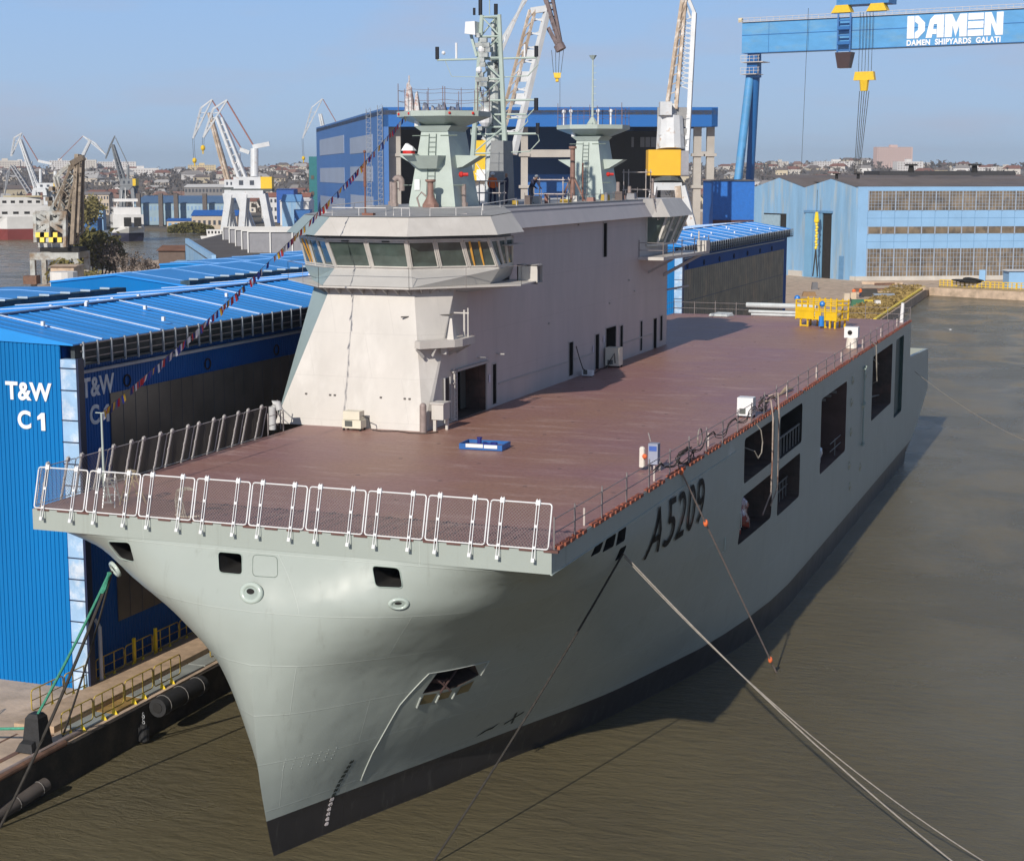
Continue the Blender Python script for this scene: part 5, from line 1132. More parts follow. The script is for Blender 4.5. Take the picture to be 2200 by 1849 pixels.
rope('mooring_rope', sag(F2+Vector((-.1, .3, 0)), (-11.3, -1.2, -.1), .35, 20), .06, M_rope, 'dark mooring rope hanging from the starboard fairlead past the quay')
rope('mooring_rope', sag(F2+Vector((-.2, .5, 0)), (-12.2, 4.2, 1.7), .25, 20), .045, M_rope, 'thin dark rope behind the green one ending on the quay')
# ============================================================ quay, ground and sheds
QZ = 1.6
M_conc = mat('quay_concrete', (.54, .41, .30, 1), .85, var=.22, vs=.7, col2=(.38, .29, .205, 1), c2s=.5, bump=.4, bs=5)
M_wallq = mat('quay_wall', (.05, .042, .034, 1), .85, var=.4, vs=.8, col2=(.09, .07, .05, 1), c2s=.7, bump=.5, bs=3)
m = MB(); land = [(-11.72, -60), (-11.72, 200), (-9.0, 212), (-10.6, 291), (12, 281), (400, 170), (900, 900), (-100, 1500), (-330, 560), (-252, 505), (-278, 480), (-258, 434), (-222, 361), (-212, 325), (-197, 276), (-179, 228), (-185, 150), (-200, -60)]
m.prism(land, -1.5, QZ); ya = m.build('yard_ground', [M_conc], smooth=False); tag(ya, kind='structure')
m = MB(); m.box(-11.7, -60, -1.4, -11.62, 200, 1.52); tag(m.build('quay_wall', M_wallq), 'dark stained quay wall below the walkway', 'wall')
m = MB(); m.box(-13.55, 4.6, QZ, -12.9, 104, QZ+.28); m.box(-14.85, 4.6, QZ, -13.55, 104, QZ+.2)
tag(m.build('raised_walkway', mat('walkway_top', (.46, .33, .22, 1), .85, var=.25, vs=1.5, bump=.4, bs=6)), 'raised sandy concrete walkway running along the blue shed', 'walkway')
for k, (y0, y1) in enumerate(((5.2, 7.4), (7.5, 9.6), (9.7, 12.2), (12.3, 14.7), (14.8, 17.5), (17.6, 21))):
    m = MB(); m.box(-12.85, y0, QZ+.004, -11.95, y1, QZ+.05)
    mm_ = mat('ochre_grating', (.32, .20, .06, 1), .7, var=.3, vs=2) if k == 1 else mat('grey_hatch_plate', (.28, .30, .28, 1), .6, var=.2)
    tag(m.build('trench_cover', mm_), 'ochre grating plate on the quay edge beside the hull' if k == 1 else '%s grey trench cover plate from the left on the quay edge' % ('first', '', 'second', 'third', 'fourth', 'fifth')[k], 'cover plate', 'cover plates along the quay edge')
m = MB(); m.box(-13.0, -30, QZ+.004, -12.75, 4.4, QZ+.02); m.box(-14.3, -30, QZ+.004, -14.2, 4.0, QZ+.015); build_split(m, 'crane_rail', M_rust); 
for o in [x for x in bpy.data.objects if x.name.startswith('crane_rail')]: tag(o, None, 'rail', 'rails sunk in the quay')
bpy.data.objects['crane_rail']['label'] = 'broad rusty rail sunk in the quay nearest the water'; bpy.data.objects['crane_rail.001']['label'] = 'thin rusty rail sunk in the quay farther from the water'
# bollard
r = empty('mooring_bollard', (-12.35, 2.75, QZ), 0, 'black tapered mooring bollard with green ropes on the quay', 'bollard')
m = MB(); m.hull8([(-.42, -.42, .15), (.42, -.42, .15), (.42, .42, .15), (-.42, .42, .15)], [(-.30, -.30, 1.35), (.30, -.30, 1.35), (.30, .30, 1.35), (-.30, .30, 1.35)]); m.hull8([(-.30, -.30, 1.35), (.30, -.30, 1.35), (.30, .30, 1.35), (-.30, .30, 1.35)], [(-.2, -.2, 1.5), (.2, -.2, 1.5), (.2, .2, 1.5), (-.2, .2, 1.5)]); m.build('post', M_black, r)
m = MB(); m.box(-.55, -.5, 0, .55, .5, .15); m.hull8([(-.5, -.75, .1), (.3, -.75, .1), (.3, -.4, .1), (-.5, -.4, .1)], [(-.35, -.65, .42), (.2, -.65, .42), (.2, -.4, .5), (-.35, -.4, .5)]); m.build('base', M_black, r)
# rusty pipe, fenders, hanging weight
tag(MB().tube((-11.75, 3.7, QZ+.02), (-11.75, -20, QZ-.1), .13, n=10).build('edge_pipe', M_rust), 'rusty pipe running along the quay edge', 'pipe')
tag(MB().tube((-11.9, 5.0, QZ+.1), (-11.9, -9, QZ+.02), .1, n=10).build('edge_pipe', M_grime), 'thinner brown pipe beside the rusty edge pipe', 'pipe')
def fender(loc, a, b, rr, lb, m_=M_black):
    r = empty('fender', loc, 0, lb, 'fender'); m = MB(); m.tube(a, b, rr, n=16, cap=True); o = m.build('rubber_roll', m_, r, smooth=True)
    A_, B_ = Vector(a), Vector(b)
    m = MB()
    for u in (.12, .5, .88): c = A_.lerp(B_, u); d = (B_-A_).normalized(); m.path(cyl_ring(c, d, rr+.02, 14), .018, 5, closed=True)
    build_split(m, 'chain', mat('chain_grey', (.16, .15, .14, 1), .6), r)
    m = MB(); d = (B_-A_).normalized(); m.tube(A_-d*.03, A_-d*.005, rr*.55, n=12); m.build('end_hole', M_dark, r)
fender((-11.15, 11.2, 1.35), (0, -1.7, 0), (0, 1.9, 0), .42, 'large black roller fender between hull and quay')
fender((-11.5, .2, .35), (-.25, -1.6, -.15), (.1, 1.7, .25), .27, 'long dark rubber fender low on the quay wall', mat('worn_rubber', (.085, .072, .065, 1), .75, var=.2, vs=2))
r = empty('hanging_weight', (-11.35, 8.7, .15), 0, 'black hanging weight on a short chain in front of the quay wall', 'weight')
m = MB(); m.tube((0, 0, 0), (0, 0, .55), .24, n=12); m.tube((0, 0, .55), (0, 0, .68), .15); m.tube((0, 0, -.08), (0, 0, 0), .16, .24); m.build('block', M_black, r)
m = MB()
for k in range(4): m.path(cyl_ring((0, 0, .78+.13*k), (1, 0, 0) if k % 2 else (0, 1, 0), .06, 8), .018, 5, closed=True)
m.build('chain', M_steel, r)
# yellow railing sections
def rail_section(loc, L_, lb, grp, rz=0, posts=3):
    r = empty('quay_railing', loc, rz, lb, 'railing', grp)
    m = MB(); c = .15; h = 1.15; P = []
    for cx_, cz_, a0 in ((L_-c, h-c, 0), (c, h-c, 90), (c, .25+c, 180), (L_-c, .25+c, 270)):
        for k in range(4): a = R(a0+k*30); P.append((0, cx_+c*math.cos(a), cz_+c*math.sin(a)))
    m.path(P, .028, 6, closed=True); m.tube((0, .02, .70), (0, L_-.02, .70), .02, n=5); m.build('frame', M_yrail, r)
    for k in range(posts-1):
        y = L_*(k+.75)/(posts-.5+.25); m = MB(); m.tube((0, y, 0), (0, y, h), .028, n=6); m.build('post', M_yrail, r)
        m = MB(); m.add([(-.02, y-.14, 0), (-.02, y+.14, 0), (-.02, y, .30), (.02, y-.14, 0), (.02, y+.14, 0), (.02, y, .30), (.2, y, 0)], [(0, 1, 2), (5, 4, 3), (0, 2, 5, 3), (1, 4, 5, 2), (3, 4, 6), (3, 6, 5), (4, 5, 6)]); m.build('foot', mat('bright_yellow', (.85, .62, .02, 1), .45), r)
M_yrail = mat('worn_yellow', (.50, .36, .06, 1), .5, var=.25, vs=3, col2=(.22, .13, .04, 1), c2s=2)
ORD = ['first', 'second', 'third', 'fourth', 'fifth', 'sixth', 'seventh', 'eighth', 'ninth', 'tenth', 'eleventh']
inner = [6.0+2.32*k for k in range(9)]
for k, y in enumerate(inner): rail_section((-15.0, y, QZ), 2.22, '%s worn yellow railing frame from the left on the shed side of the walkway' % ORD[k], 'yellow railings on the shed side of the walkway')
for k, y in enumerate([3.9+2.25*k for k in range(4)]+[15.4, 17.7]): rail_section((-12.02, y, QZ), 2.15, '%s worn yellow railing frame from the left on the water edge of the quay' % ORD[k], 'yellow railings on the water side of the quay')
rail_section((-16.5, 3.4, QZ), 1.2, 'short yellow railing frame at the left end on the quay', None, R(15), 2)
for y in (13.6, 15.4): tag(MB().box(-15.05, y, QZ+.1, -14.95, y+.16, QZ+1.35).build('yellow_post', mat('bright_yellow', (.85, .62, .02, 1), .45)), 'left bright yellow square post on the inner railing' if y < 14 else 'right bright yellow square post on the inner railing', 'post')
# drain pipe at the corner of the shed
m = MB(); m.path([(-14.9, 10.9, QZ), (-14.9, 10.9, 4.2), (-15.1, 10.9, 4.5), (-15.6, 10.9, 4.5)], .09, 8); tag(m.build('drain_pipe', mat('pale_pipe', (.62, .60, .62, 1), .5)), 'white drain pipe with a rusty bend at the blue shed corner', 'pipe')
# ---- covered dock sheds
M_roofb = mat('blue_roof_sheet', (.02, .27, .72, 1), .42, var=.12, vs=.6, stretch=(.3, 1.6, 1), col2=(.06, .30, .70, 1), c2s=.35, c2lo=.5, c2hi=.7)
M_seam = mat('pale_roof_seam', (.50, .62, .78, 1), .4)
M_pan = mat('brown_glazing', (.13, .11, .095, 1), .35, var=.25, vs=.6)
M_strip = mat('pale_blue_sheet', (.32, .50, .72, 1), .5, var=.15, vs=.8, col2=(.62, .70, .80, 1), c2s=1.1)
def corrug(mb, a, b, z0, z1, pitch=.215, dep=.035):
    a = Vector((a[0], a[1], 0)); b = Vector((b[0], b[1], 0)); L_ = (b-a).length; n = max(2, int(L_/pitch)); d = (b-a).normalized(); nr = Vector((d.y, -d.x, 0)); T, Bm = [], []
    for i in range(n):
        for u, o_ in ((0, 0), (.74, 0), (.80, dep), (.94, dep)):
            q_ = a+d*((i+u)/n*L_)+nr*(-o_); T.append((q_.x, q_.y, z1)); Bm.append((q_.x, q_.y, z0))
    T.append((b.x, b.y, z1)); Bm.append((b.x, b.y, z0)); mb.grid([Bm, T])
def dock_shed(name, y0, y1, lb, letters, xl=-27.8, zr=17.75):
    r = empty(name, (-15.65, y0, QZ), 0, lb, 'shed'); o_ = Vector((-15.65, y0, QZ)); G = lambda ob: setattr(ob, 'location', -o_) or ob
    m = MB(); m.box(xl-9, y0+.25, QZ, -15.72, y1-.05, 16.7); G(m.build('shed_body', M_blueshade, r))
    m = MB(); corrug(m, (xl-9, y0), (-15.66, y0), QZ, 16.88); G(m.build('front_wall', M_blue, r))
    m = MB(); corrug(m, (-15.65, y0+.1), (-15.65, y1), QZ, 16.0); G(m.build('side_wall', M_blueshade, r))
    m = MB(); m.hull8([(-15.66, y0-.02, QZ), (-14.85, y0-.02, QZ), (-14.85, y0+.35, QZ), (-15.66, y0+.35, QZ)], [(-15.66, y0-.02, 16.2), (-14.85, y0-.02, 16.2), (-14.85, y0+.35, 16.2), (-15.66, y0+.35, 16.2)]); cp = G(m.build('corner_column', M_strip, r))
    m = MB(); z = 2.4
    while z < 16.2: m.box(-15.7, y0-.05, z, -14.85, y0-.022, z+.045); z += .95+.35*((int(z*10) % 3) == 0)
    m.box(-14.86, y0-.05, QZ, -14.74, y0+.36, 16.25); m.build('column_bands', mat('dark_navy_trim', (.01, .02, .06, 1), .5), cp)
    # long side glazing panels with thin ribs
    m = MB(); m.box(-15.62, y0+3.5, 3.75, -15.60, y1-2.2, 14.3); gp = G(m.build('side_glazing', M_pan if y0 < 50 else mat('reflection_toned_glazing', (.36, .29, .19, 1), .6, var=.25, vs=.5, col2=(.42, .30, .18, 1), c2s=.25), r))  # second shed: lighter brown puts the reflection on the panels into their colour
    m = MB(); y = y0+3.5; st = 1.0
    while y < y1-2.2: m.box(-15.6, y, 3.75, -15.58, y+.025, 14.3); y += st
    if y0 > 50: m.box(-15.6, y0+3.5, 11.0, -15.57, y1-2.2, 11.08); m.box(-15.6, y0+3.5, 8.2, -15.57, y1-2.2, 8.26)
    m.build('ribs', mat('rib_grey', (.10, .10, .11, 1), .5), gp)
    # roof
    R_ = [(-14.95, 16.86), (-20.5, zr), (xl, 17.2)]
    m = MB(); m.yprism([(-14.95, 16.86), (-14.95, 16.8), (xl, 17.1), (xl, 17.2), (-20.5, zr)][::-1], y0-.08, y1)
    for y in np.arange(y0+.4, y1-.4, .78): m.bar((-15.0, y, 16.86), (-20.4, y, zr), .035, .03); m.bar((-20.6, y, zr), (xl+.1, y, 17.2), .035, .03)
    ro = G(m.build('roof', M_roofb, r))
    m = MB(); y = y0+2.2
    while y < y1-1:
        m.bar((-15.0, y, 16.90), (-20.4, y, zr+.04), .11, .05); m.bar((-20.6, y+1.3, zr+.04), (xl+.2, y+1.3, 17.25), .07, .04); y += 4.7
    m.build('roof_seams', M_seam, ro)
    m = MB(); m.bar((-20.5, y0, zr+.05), (-20.5, y1, zr+.05), .35, .06); m.build('ridge_cap', mat('grey_blue_trim', (.12, .20, .34, 1), .5), ro)
    m = MB(); q = random.Random(int(y0))
    for k in range(34): x_ = -15.6-q.random()*11; y_ = y0+1+q.random()*(y1-y0-3); zz = 16.87+(zr-16.87)*(1-abs(x_+20.5)/7); m.box(x_, y_, zz, x_+.14, y_+.14, zz+.2)
    G(m.build('roof_lugs', M_white, r))['kind'] = 'stuff'
    # eaves gallery: dark band with posts and two rails
    m = MB(); m.box(-15.4, y0+.4, 16.0, -15.2, y1, 16.8); m.box(-15.65, y0+.4, 15.9, -14.85, y1, 15.98); ga = G(m.build('eaves_gallery', mat('gallery_dark', (.045, .055, .06, 1), .7, var=.4, vs=1), r))
    m = MB(); y = y0+.5
    while y < y1: m.box(-14.88, y, 15.85, -14.80, y+.07, 16.92); y += 1.05
    build_split(m, 'gallery_post', mat('gallery_posts', (.30, .34, .38, 1), .5), ga)
    m = MB(); m.box(-14.9, y0+.4, 16.5, -14.86, y1, 16.54); m.box(-14.9, y0+.4, 16.2, -14.86, y1, 16.24); m.box(-14.92, y0+.4, 16.78, -14.84, y1, 16.84); m.build('gallery_rails', M_rail, ga)
    m = MB(); m.tube((-15.5, y0+1.3, 15.5), (-15.5, y1-3, 15.5), .085, n=8); G(m.build('conduit', mat('conduit', (.46, .50, .58, 1), .4), r))
    m = MB(); y = y0+4.9
    while y < y1-4: m.path(cyl_ring((-15.6, y, 14.72), (1, 0, 0), .26, 14), .04, 5, closed=True); y += 7.1
    G(m.build('round_vents', M_dark, r))['kind'] = 'stuff'
    if letters:
        ml = mat('sign_white', (.80, .82, .84, 1), .5, var=.08, vs=3); ml2 = mat('sign_bluish_white', (.60, .66, .74, 1), .5, var=.2, vs=3)  # side letters are duller and bluer than the front ones
        for body, z in letters:
            G(text_obj('shed_lettering', body, 1.06, (-17.35 if body == 'T&W' else -17.62, y0-.035, z), (1, 0, 0), (0, 0, 1), ml, r, .01, .035, 1.04, .95))
            G(text_obj('shed_lettering', body, 1.18, (-15.63, y0+(2.65 if body == 'T&W' else 2.3), z), (0, 1, 0), (0, 0, 1), ml2, r, .01, .033, 1.02, .9))
        G(figure_one('shed_lettering', .78, .52, (-16.72, y0-.04, letters[1][1]), (1, 0, 0), (0, 0, 1), ml, r)); G(figure_one('shed_lettering', .78, .52, (-15.62, y0+3.2, letters[1][1]), (0, 1, 0), (0, 0, 1), ml2, r))
    return r
s1 = dock_shed('dock_shed', 9.9, 98, 'nearest bright blue dock shed lettered T&W C1 beside the walkway', (('T&W', 14.7), ('C', 13.45)))
s2 = dock_shed('dock_shed', 112, 169.5, 'second blue dock shed seen behind the after deck with brown side glazing', (('T&W', 14.7), ('C 2', 13.45)) if False else ())
m = MB(); m.box(-19.6, 9.84, 4.9, -15.7, 9.855, 4.95)
def bay(name, prof, y0, y1, lb, seams=4.7, gut=True):
    """roof bay: prof is a list of (x,z) from right to left"""
    r = empty(name, (prof[0][0], y0, QZ), 0, lb, 'shed'); o_ = Vector((prof[0][0], y0, QZ))
    m = MB(); P = prof+[(prof[-1][0], QZ), (prof[0][0], QZ)]; m.yprism(P[::-1], y0, y1); b = m.build('gable_wall', M_blue, r); b.location = -o_
    m = MB(); m.yprism([(x, z+.02) for x, z in prof][::-1][::-1]+[(x, z-.1) for x, z in prof][::-1], y0-.1, y1); b = m.build('roof', M_roofb, r); b.location = -o_
    m = MB(); y = y0+1.5
    while y < y1:
        for (xa, za), (xb, zb) in zip(prof[:-1], prof[1:]): m.bar((xa, y, za+.05), (xb, y, zb+.05), .07, .04)
        y += seams
    m.build('roof_seams', mat('roof_seam_blue', (.20, .42, .74, 1), .4), b)['kind'] = 'stuff'
    if gut:
        m = MB(); x, z = prof[0]; m.box(x-.5, y0, z, x+.15, y1, z+.28); m.build('gutter', mat('gutter_dark', (.03, .07, .10, 1), .7, var=.4, vs=2), b)
        m = MB(); y = y0+1
        while y < y1: m.box(x-.5, y, z+.2, x+.15, y+.1, z+.38); y += 1.9
        o = m.build('gutter_hoods', mat('hood_pale', (.4, .5, .6, 1), .5), b); o['kind'] = 'stuff'
    return r
bay('roof_bay', [(-28.0, 17.2), (-33, 17.4), (-36.2, 17.3)], 9.9, 33.5, 'blue roof bay left of the nearest dock shed with a dark hooded gutter')
bay('roof_bay', [(-27.2, 17.25), (-32.3, 17.85), (-37.2, 17.3)], 39.2, 98, 'blue roof bay with a low gable wall behind the nearer roofs')
bay('roof_bay', [(-37.6, 17.25), (-40, 17.35), (-42.3, 17.25)], 60, 98, 'farthest left blue roof bay behind the gabled one', gut=False)
# stained streak and gutters on the front wall
# ============================================================ far shore, shipyard halls, cranes
def UP(z): return Vector((0, 0, z))
def gnd(u, v, z=QZ):
    a = far(u, v, 1.0)-Vector(cam.location); k = (z-cam.location.z)/a.z; return Vector(cam.location)+a*k
def gz(u, d, z=0):
    """ground position at picture column u, depth d"""
    p = far(u, 373, d); return Vector((p.x, p.y, z))
def zat(v, d): return 24.05+(373-v)/3565*d*1.0
# --- big blue building hall
D1 = 560.
FL = gz(823, D1, QZ); FR = gz(1540, D1, QZ); BL = gz(681, 797, QZ); side = (BL-FL).normalized(); ZT = zat(233, D1); ZB = zat(274, D1)
hall = empty('shipyard_hall', FL, 0, 'huge blue shipyard hall with open front, concrete columns and pale wall panels', 'hall')
def inH(o): o.location = -FL; return o
M_hall = mat('hall_blue', (.002, .12, .42, 1), .5, var=.05, vs=.03); M_halls = mat('hall_side_blue', (.045, .155, .42, 1), .55, var=.07, vs=.05)
def slab(mb, a, b, z0, z1, th, back):
    """wall slab from a to b, thickness th towards back"""
    a = Vector((a.x, a.y, 0)); b = Vector((b.x, b.y, 0)); t_ = Vector(back).normalized()*th
    mb.hull8([a+UP(z0), b+UP(z0), b+t_+UP(z0), a+t_+UP(z0)], [a+UP(z1), b+UP(z1), b+t_+UP(z1), a+t_+UP(z1)])
m = MB(); slab(m, FL, FR, ZB, ZT, 4, FW); inH(m.build('front_fascia', M_hall, hall))
m = MB(); slab(m, FL, BL, QZ, ZT-.3, 2, RT); inH(m.build('side_wall', M_halls, hall))
m = MB(); bk = FL+side*95; bkr = FR+side*95; slab(m, bk, bkr, QZ, ZB+4, 2, FW); inH(m.build('back_wall', M_hall, hall))
m = MB(); slab(m, FR, FR+side*95, ZB, ZT-.3, 2, -RT); inH(m.build('right_wall', M_hall, hall))
m = MB(); m.hull8([FL+UP(ZT-QZ-2.5), FR+UP(ZT-QZ-2.5), FR+side*235+UP(ZT-QZ-2.5), BL+UP(ZT-QZ-2.5)], [FL+UP(ZT-QZ-1), FR+UP(ZT-QZ-1), FR+side*235+UP(ZT-QZ-1), BL+UP(ZT-QZ-1)]); inH(m.build('roof', mat('hall_roof', (.1, .1, .11, 1), .8), hall))
M_col = mat('hall_concrete', (.44, .41, .37, 1), .8, var=.15, vs=.1)
for u0, u1, v0 in ((831, 861, 276), (1119, 1134, 275), (1490, 1506, 272), (1518, 1534, 272)):
    a, b = gz(u0, D1+5), gz(u1, D1+5); m = MB(); slab(m, a, b, QZ, ZB+1, 3, FW)
    for v in (330, 398): slab(m, a-RT*.7-FW*.6, b+RT*.7-FW*.6, zat(v, D1)-1, zat(v, D1), 4, FW)
    inH(m.build('column', M_col, hall))
a, b = gz(1134, D1+5), gz(1235, D1+5); m = MB(); slab(m, a, b, zat(338, D1), zat(322, D1), 2, FW); inH(m.build('crane_beam', M_col, hall))
m = MB(); a, b = gz(1506, D1+5), gz(1518, D1+5); slab(m, a, b, zat(332, D1), zat(326, D1), 2, FW); slab(m, a, b, zat(455, D1), zat(450, D1), 2, FW); inH(build_split(m, 'cross_beam', M_col, hall)[0]); inH([o for o in hall.children if o.name.startswith('cross_beam')][-1])
m = MB(); a, b = gz(1240, D1+60), gz(1420, D1+60); slab(m, a, b, QZ, ZB, 1, FW); inH(m.build('inner_shade_sheet', M_dark, hall))  # near-black sheet paints in the shade inside the open hall
m = MB(); a, b = gz(861, D1+40), gz(935, D1+40); slab(m, a, b, QZ, ZB, 1, FW); inH(m.build('inner_shade_sheet', M_dark, hall))  # another near-black sheet for the hall's inner shade
m = MB(); a, b = gz(1134, D1+30), gz(1240, D1+30); slab(m, a, b, QZ, zat(375, D1), 1, FW); inH(m.build('inner_bulkhead', mat('bright_inner_blue', (.01, .12, .42, 1), .6), hall))
for u0, u1 in ((1356, 1361), (1375, 1384), (1386, 1396), (1398, 1410)):
    m = MB(); a, b = gz(u0, D1+58), gz(u1, D1+58); slab(m, a, b, zat(317, D1+58), zat(296, D1+58), .3, FW); inH(m.build('inner_window', mat('grey_pane', (.20, .22, .25, 1), .3), hall))
M_pp = mat('pale_wall_panel', (.30, .36, .48, 1), .5, var=.08, vs=.05); L_ = (BL-FL).length
def along(u):  # fraction of the side wall at picture column u
    lo, hi = 0., 1.
    for _ in range(40):
        mi = (lo+hi)/2; p = FL.lerp(BL, mi)-Vector(cam.location); uu = 1100+3565*p.dot(RT)/(p.dot(FW)*math.cos(PITCH)+(-p.z if 0 else 22.4)*math.sin(PITCH))
        if uu > u: lo = mi
        else: hi = mi
    return lo
for u0, u1 in ((690, 742), (755, 803)):
    s0, s1 = along(u0), along(u1); pm = FL.lerp(BL, (s0+s1)/2)-Vector(cam.location); dd = pm.dot(FW)
    for v0, v1 in ((330, 295), (389, 358), (450, 419)):
        vv = lambda v: zat(v+(3 if u0 < 700 else 0), dd)
        a, b = FL.lerp(BL, s0), FL.lerp(BL, s1); m = MB(); slab(m, a-RT*.15, b-RT*.15, vv(v0), vv(v1), .3, RT); inH(m.build('pale_panel', M_pp, hall))
m = MB()
for u in (800, 828):
    s0 = along(min(u, 822)) if u < 822 else 0; p = FL.lerp(BL, s0)-RT*.8-FW*.5
    for k in range(26): z = QZ+k*1.75; m.bar(p+UP(z-QZ)-RT*.8, p+UP(z-QZ)+RT*.8, .15); m.bar(p+UP(z-QZ)-RT*.8, p+UP(z-QZ+1.75)+RT*.8, .1)
    for s_ in (-.8, .8): m.bar(p+RT*s_, p+RT*s_+UP(45), .18)
inH(m.build('side_ladders', mat('grey_ladder', (.25, .28, .33, 1), .6), hall))
o = empty('teal_annex', gz(664, 830, QZ), 0, 'dark teal annex behind the left end of the big blue hall', 'building'); m = MB(); m.hull8([gz(664, 830, QZ), gz(700, 830, QZ), gz(700, 860, QZ), gz(664, 860, QZ)], [gz(664, 830, zat(337, 830)), gz(700, 830, zat(337, 830)), gz(700, 860, zat(337, 830)), gz(664, 860, zat(337, 830))]); b = m.build('wall', mat('teal_wall', (.012, .17, .19, 1), .6), o); b.location = -o.location
m = MB()
for v in (385, 419): m.box(0, 0, 0, 0, 0, 0) if 0 else m.hull8([gz(668, 829.8, zat(v, 830)), gz(674, 829.8, zat(v, 830)), gz(674, 830, zat(v, 830)), gz(668, 830, zat(v, 830))], [gz(668, 829.8, zat(v-8, 830)), gz(674, 829.8, zat(v-8, 830)), gz(674, 830, zat(v-8, 830)), gz(668, 830, zat(v-8, 830))])
for b in build_split(m, 'window', mat('brown_window', (.12, .09, .07, 1), .4), o): b.location = -o.location
# --- generic block: footprint by picture columns at a depth
def block(name, u0, u1, d, vt, wall, roof, lb, cat='building', dep=18, grp=None, roof_h=1.2, wins=0, zb=QZ, skew=0, parent_parts=True, wm_=None):
    a, b = gz(u0, d, zb), gz(u1, d+skew, zb); zt = zat(vt, d); r = empty(name, a, 0, lb, cat, grp); t_ = FW*dep
    m = MB(); m.hull8([a, b, b+t_, a+t_], [a+UP(zt-zb), b+UP(zt-zb), b+t_+UP(zt-zb), a+t_+UP(zt-zb)]); m.build('wall', wall, r).location = -a
    e = (b-a).normalized()*.4; m = MB(); z = zt-zb
    if roof_h > 0: m.hull8([a-e-FW*.4+UP(z), b+e-FW*.4+UP(z), b+e+t_+UP(z), a-e+t_+UP(z)], [a-e*.5+t_*.5+UP(z+roof_h)-FW*.1, b+e*.5+t_*.5+UP(z+roof_h)-FW*.1, b+e*.5+t_*.5+UP(z+roof_h)+FW*.1, a-e*.5+t_*.5+UP(z+roof_h)+FW*.1])
    m.build('roof', roof, r).location = -a if roof_h > 0 else (0, 0, 0)
    if wins:
        L_ = (b-a).length; nr = max(1, int((zt-zb)/3.6)); n = wins
        mw = MB()
        for i in range(n):
            for k in range(nr):
                p = a.lerp(b, (i+.5)/n); z0 = (zt-zb)*(k+.35)/nr; ww = L_/n*.25; e_ = (b-a).normalized()*ww; z1 = z0+min(1.8, (zt-zb)/nr*.42)
                mw.hull8([p-e_-FW*.06+UP(z0), p+e_-FW*.06+UP(z0), p+e_+FW*.02+UP(z0), p-e_+FW*.02+UP(z0)], [p-e_-FW*.06+UP(z1), p+e_-FW*.06+UP(z1), p+e_+FW*.02+UP(z1), p-e_+FW*.02+UP(z1)])
        if n*nr <= 40:
            for o in build_split(mw, 'window', wm_ or mat('far_window', (.06, .07, .09, 1), .3), r): o.location = -a
        else: o = mw.build('windows', wm_ or mat('far_window', (.06, .07, .09, 1), .3), r); o.location = -a; o['kind'] = 'stuff'
    return r
M_lb = mat('weathered_light_blue', (.22, .40, .60, 1), .6, var=.16, vs=.5, col2=(.32, .42, .50, 1), c2s=.6, stretch=(1, 1, .12)); M_lbs = mat('light_blue_panel', (.26, .46, .70, 1), .55, var=.08, vs=.2)
M_gr_roof = mat('grey_brown_roof', (.16, .135, .125, 1), .85, var=.2, vs=.1); M_lg = mat('factory_glazing', (.20, .155, .105, 1), .35, var=.45, vs=.35, col2=(.10, .085, .07, 1), c2s=.5)
# --- right-hand light blue factory with gabled bays and window bands
K0 = gnd(1838, 603); K1 = gnd(2330, 599); LD = (K1-K0).normalized(); GD = (gnd(1692, 591)-K0).normalized(); HT = 21.3-QZ
fac = empty('light_blue_factory', K0, 0, 'light blue factory with gabled bays, tall sliding door and long bands of brown windows', 'factory')
def pf(a, s, z): return a[0]+a[1]*s+UP(z) if 0 else a[0]+a[1]*s+Vector((0, 0, z))
def face(mb, a, d, s0, s1, z0, z1, off=.0, th=.3):
    n = Vector((-d.y, d.x, 0)).normalized()
    if n.dot(Vector(cam.location)-a) < 0: n = -n
    P = [a+d*s0+n*off, a+d*s1+n*off]; mb.hull8([P[0]+UP(z0), P[1]+UP(z0), P[1]-n*th+UP(z0), P[0]-n*th+UP(z0)], [P[0]+UP(z1), P[1]+UP(z1), P[1]-n*th+UP(z1), P[0]-n*th+UP(z1)])
inF = lambda o: setattr(o, 'location', -K0) or o
m = MB(); face(m, K0, LD, 0, 60, 0, HT, th=14); inF(m.build('long_wall', M_lbs, fac))
bands = [(3.5, 0.7, 12.2), (8.7, .9, 0), ]
for z0, z1 in ((HT*.02+.5, HT*.34), (HT*.50, HT*.575), (HT*.75, HT*.955)):
    m = MB(); face(m, K0, LD, 2.2, 59, z0, z1, .04, .1); w_ = inF(m.build('window_band', M_lg, fac))
    m = MB(); s_ = 2.2
    q = random.Random(int(z0*10))
    while s_ < 59:
        face(m, K0, LD, s_, s_+.22, z0-.1, z1+.1, .16, .14); s_ += 2.95
    if z1-z0 > 3:
        for k in range(1, 6): face(m, K0, LD, 2.2, 59, z0+(z1-z0)*k/6, z0+(z1-z0)*k/6+.07, .10, .08)
        s_ = 2.9
        while s_ < 59: face(m, K0, LD, s_, s_+.07, z0, z1, .09, .08); s_ += .74
    m.build('mullions', mat('pale_mullion', (.33, .40, .50, 1), .6), w_)
m = MB(); s_ = 2.2
while s_ < 59: face(m, K0, LD, s_, s_+.06, HT*.34, HT*.75, .03, .05); s_ += 2.95
for z in (HT*.415, HT*.665): face(m, K0, LD, 2, 59, z, z+.06, .03, .05)
inF(m.build('panel_joints', mat('joint_blue', (.12, .26, .44, 1), .6), fac))
m = MB(); face(m, K0, LD, 0, 60, 0, .9, .35, .4); face(m, K0, GD, 0, 1.5, 0, .9, .35, .4); face(m, K0, GD, 17.5, 22, 0, 1.2, .35, .4); 
for o in build_split(m, 'plinth', mat('whitewashed_plinth', (.55, .52, .47, 1), .8, var=.15, vs=.3), fac): inF(o)
GL = 22.2
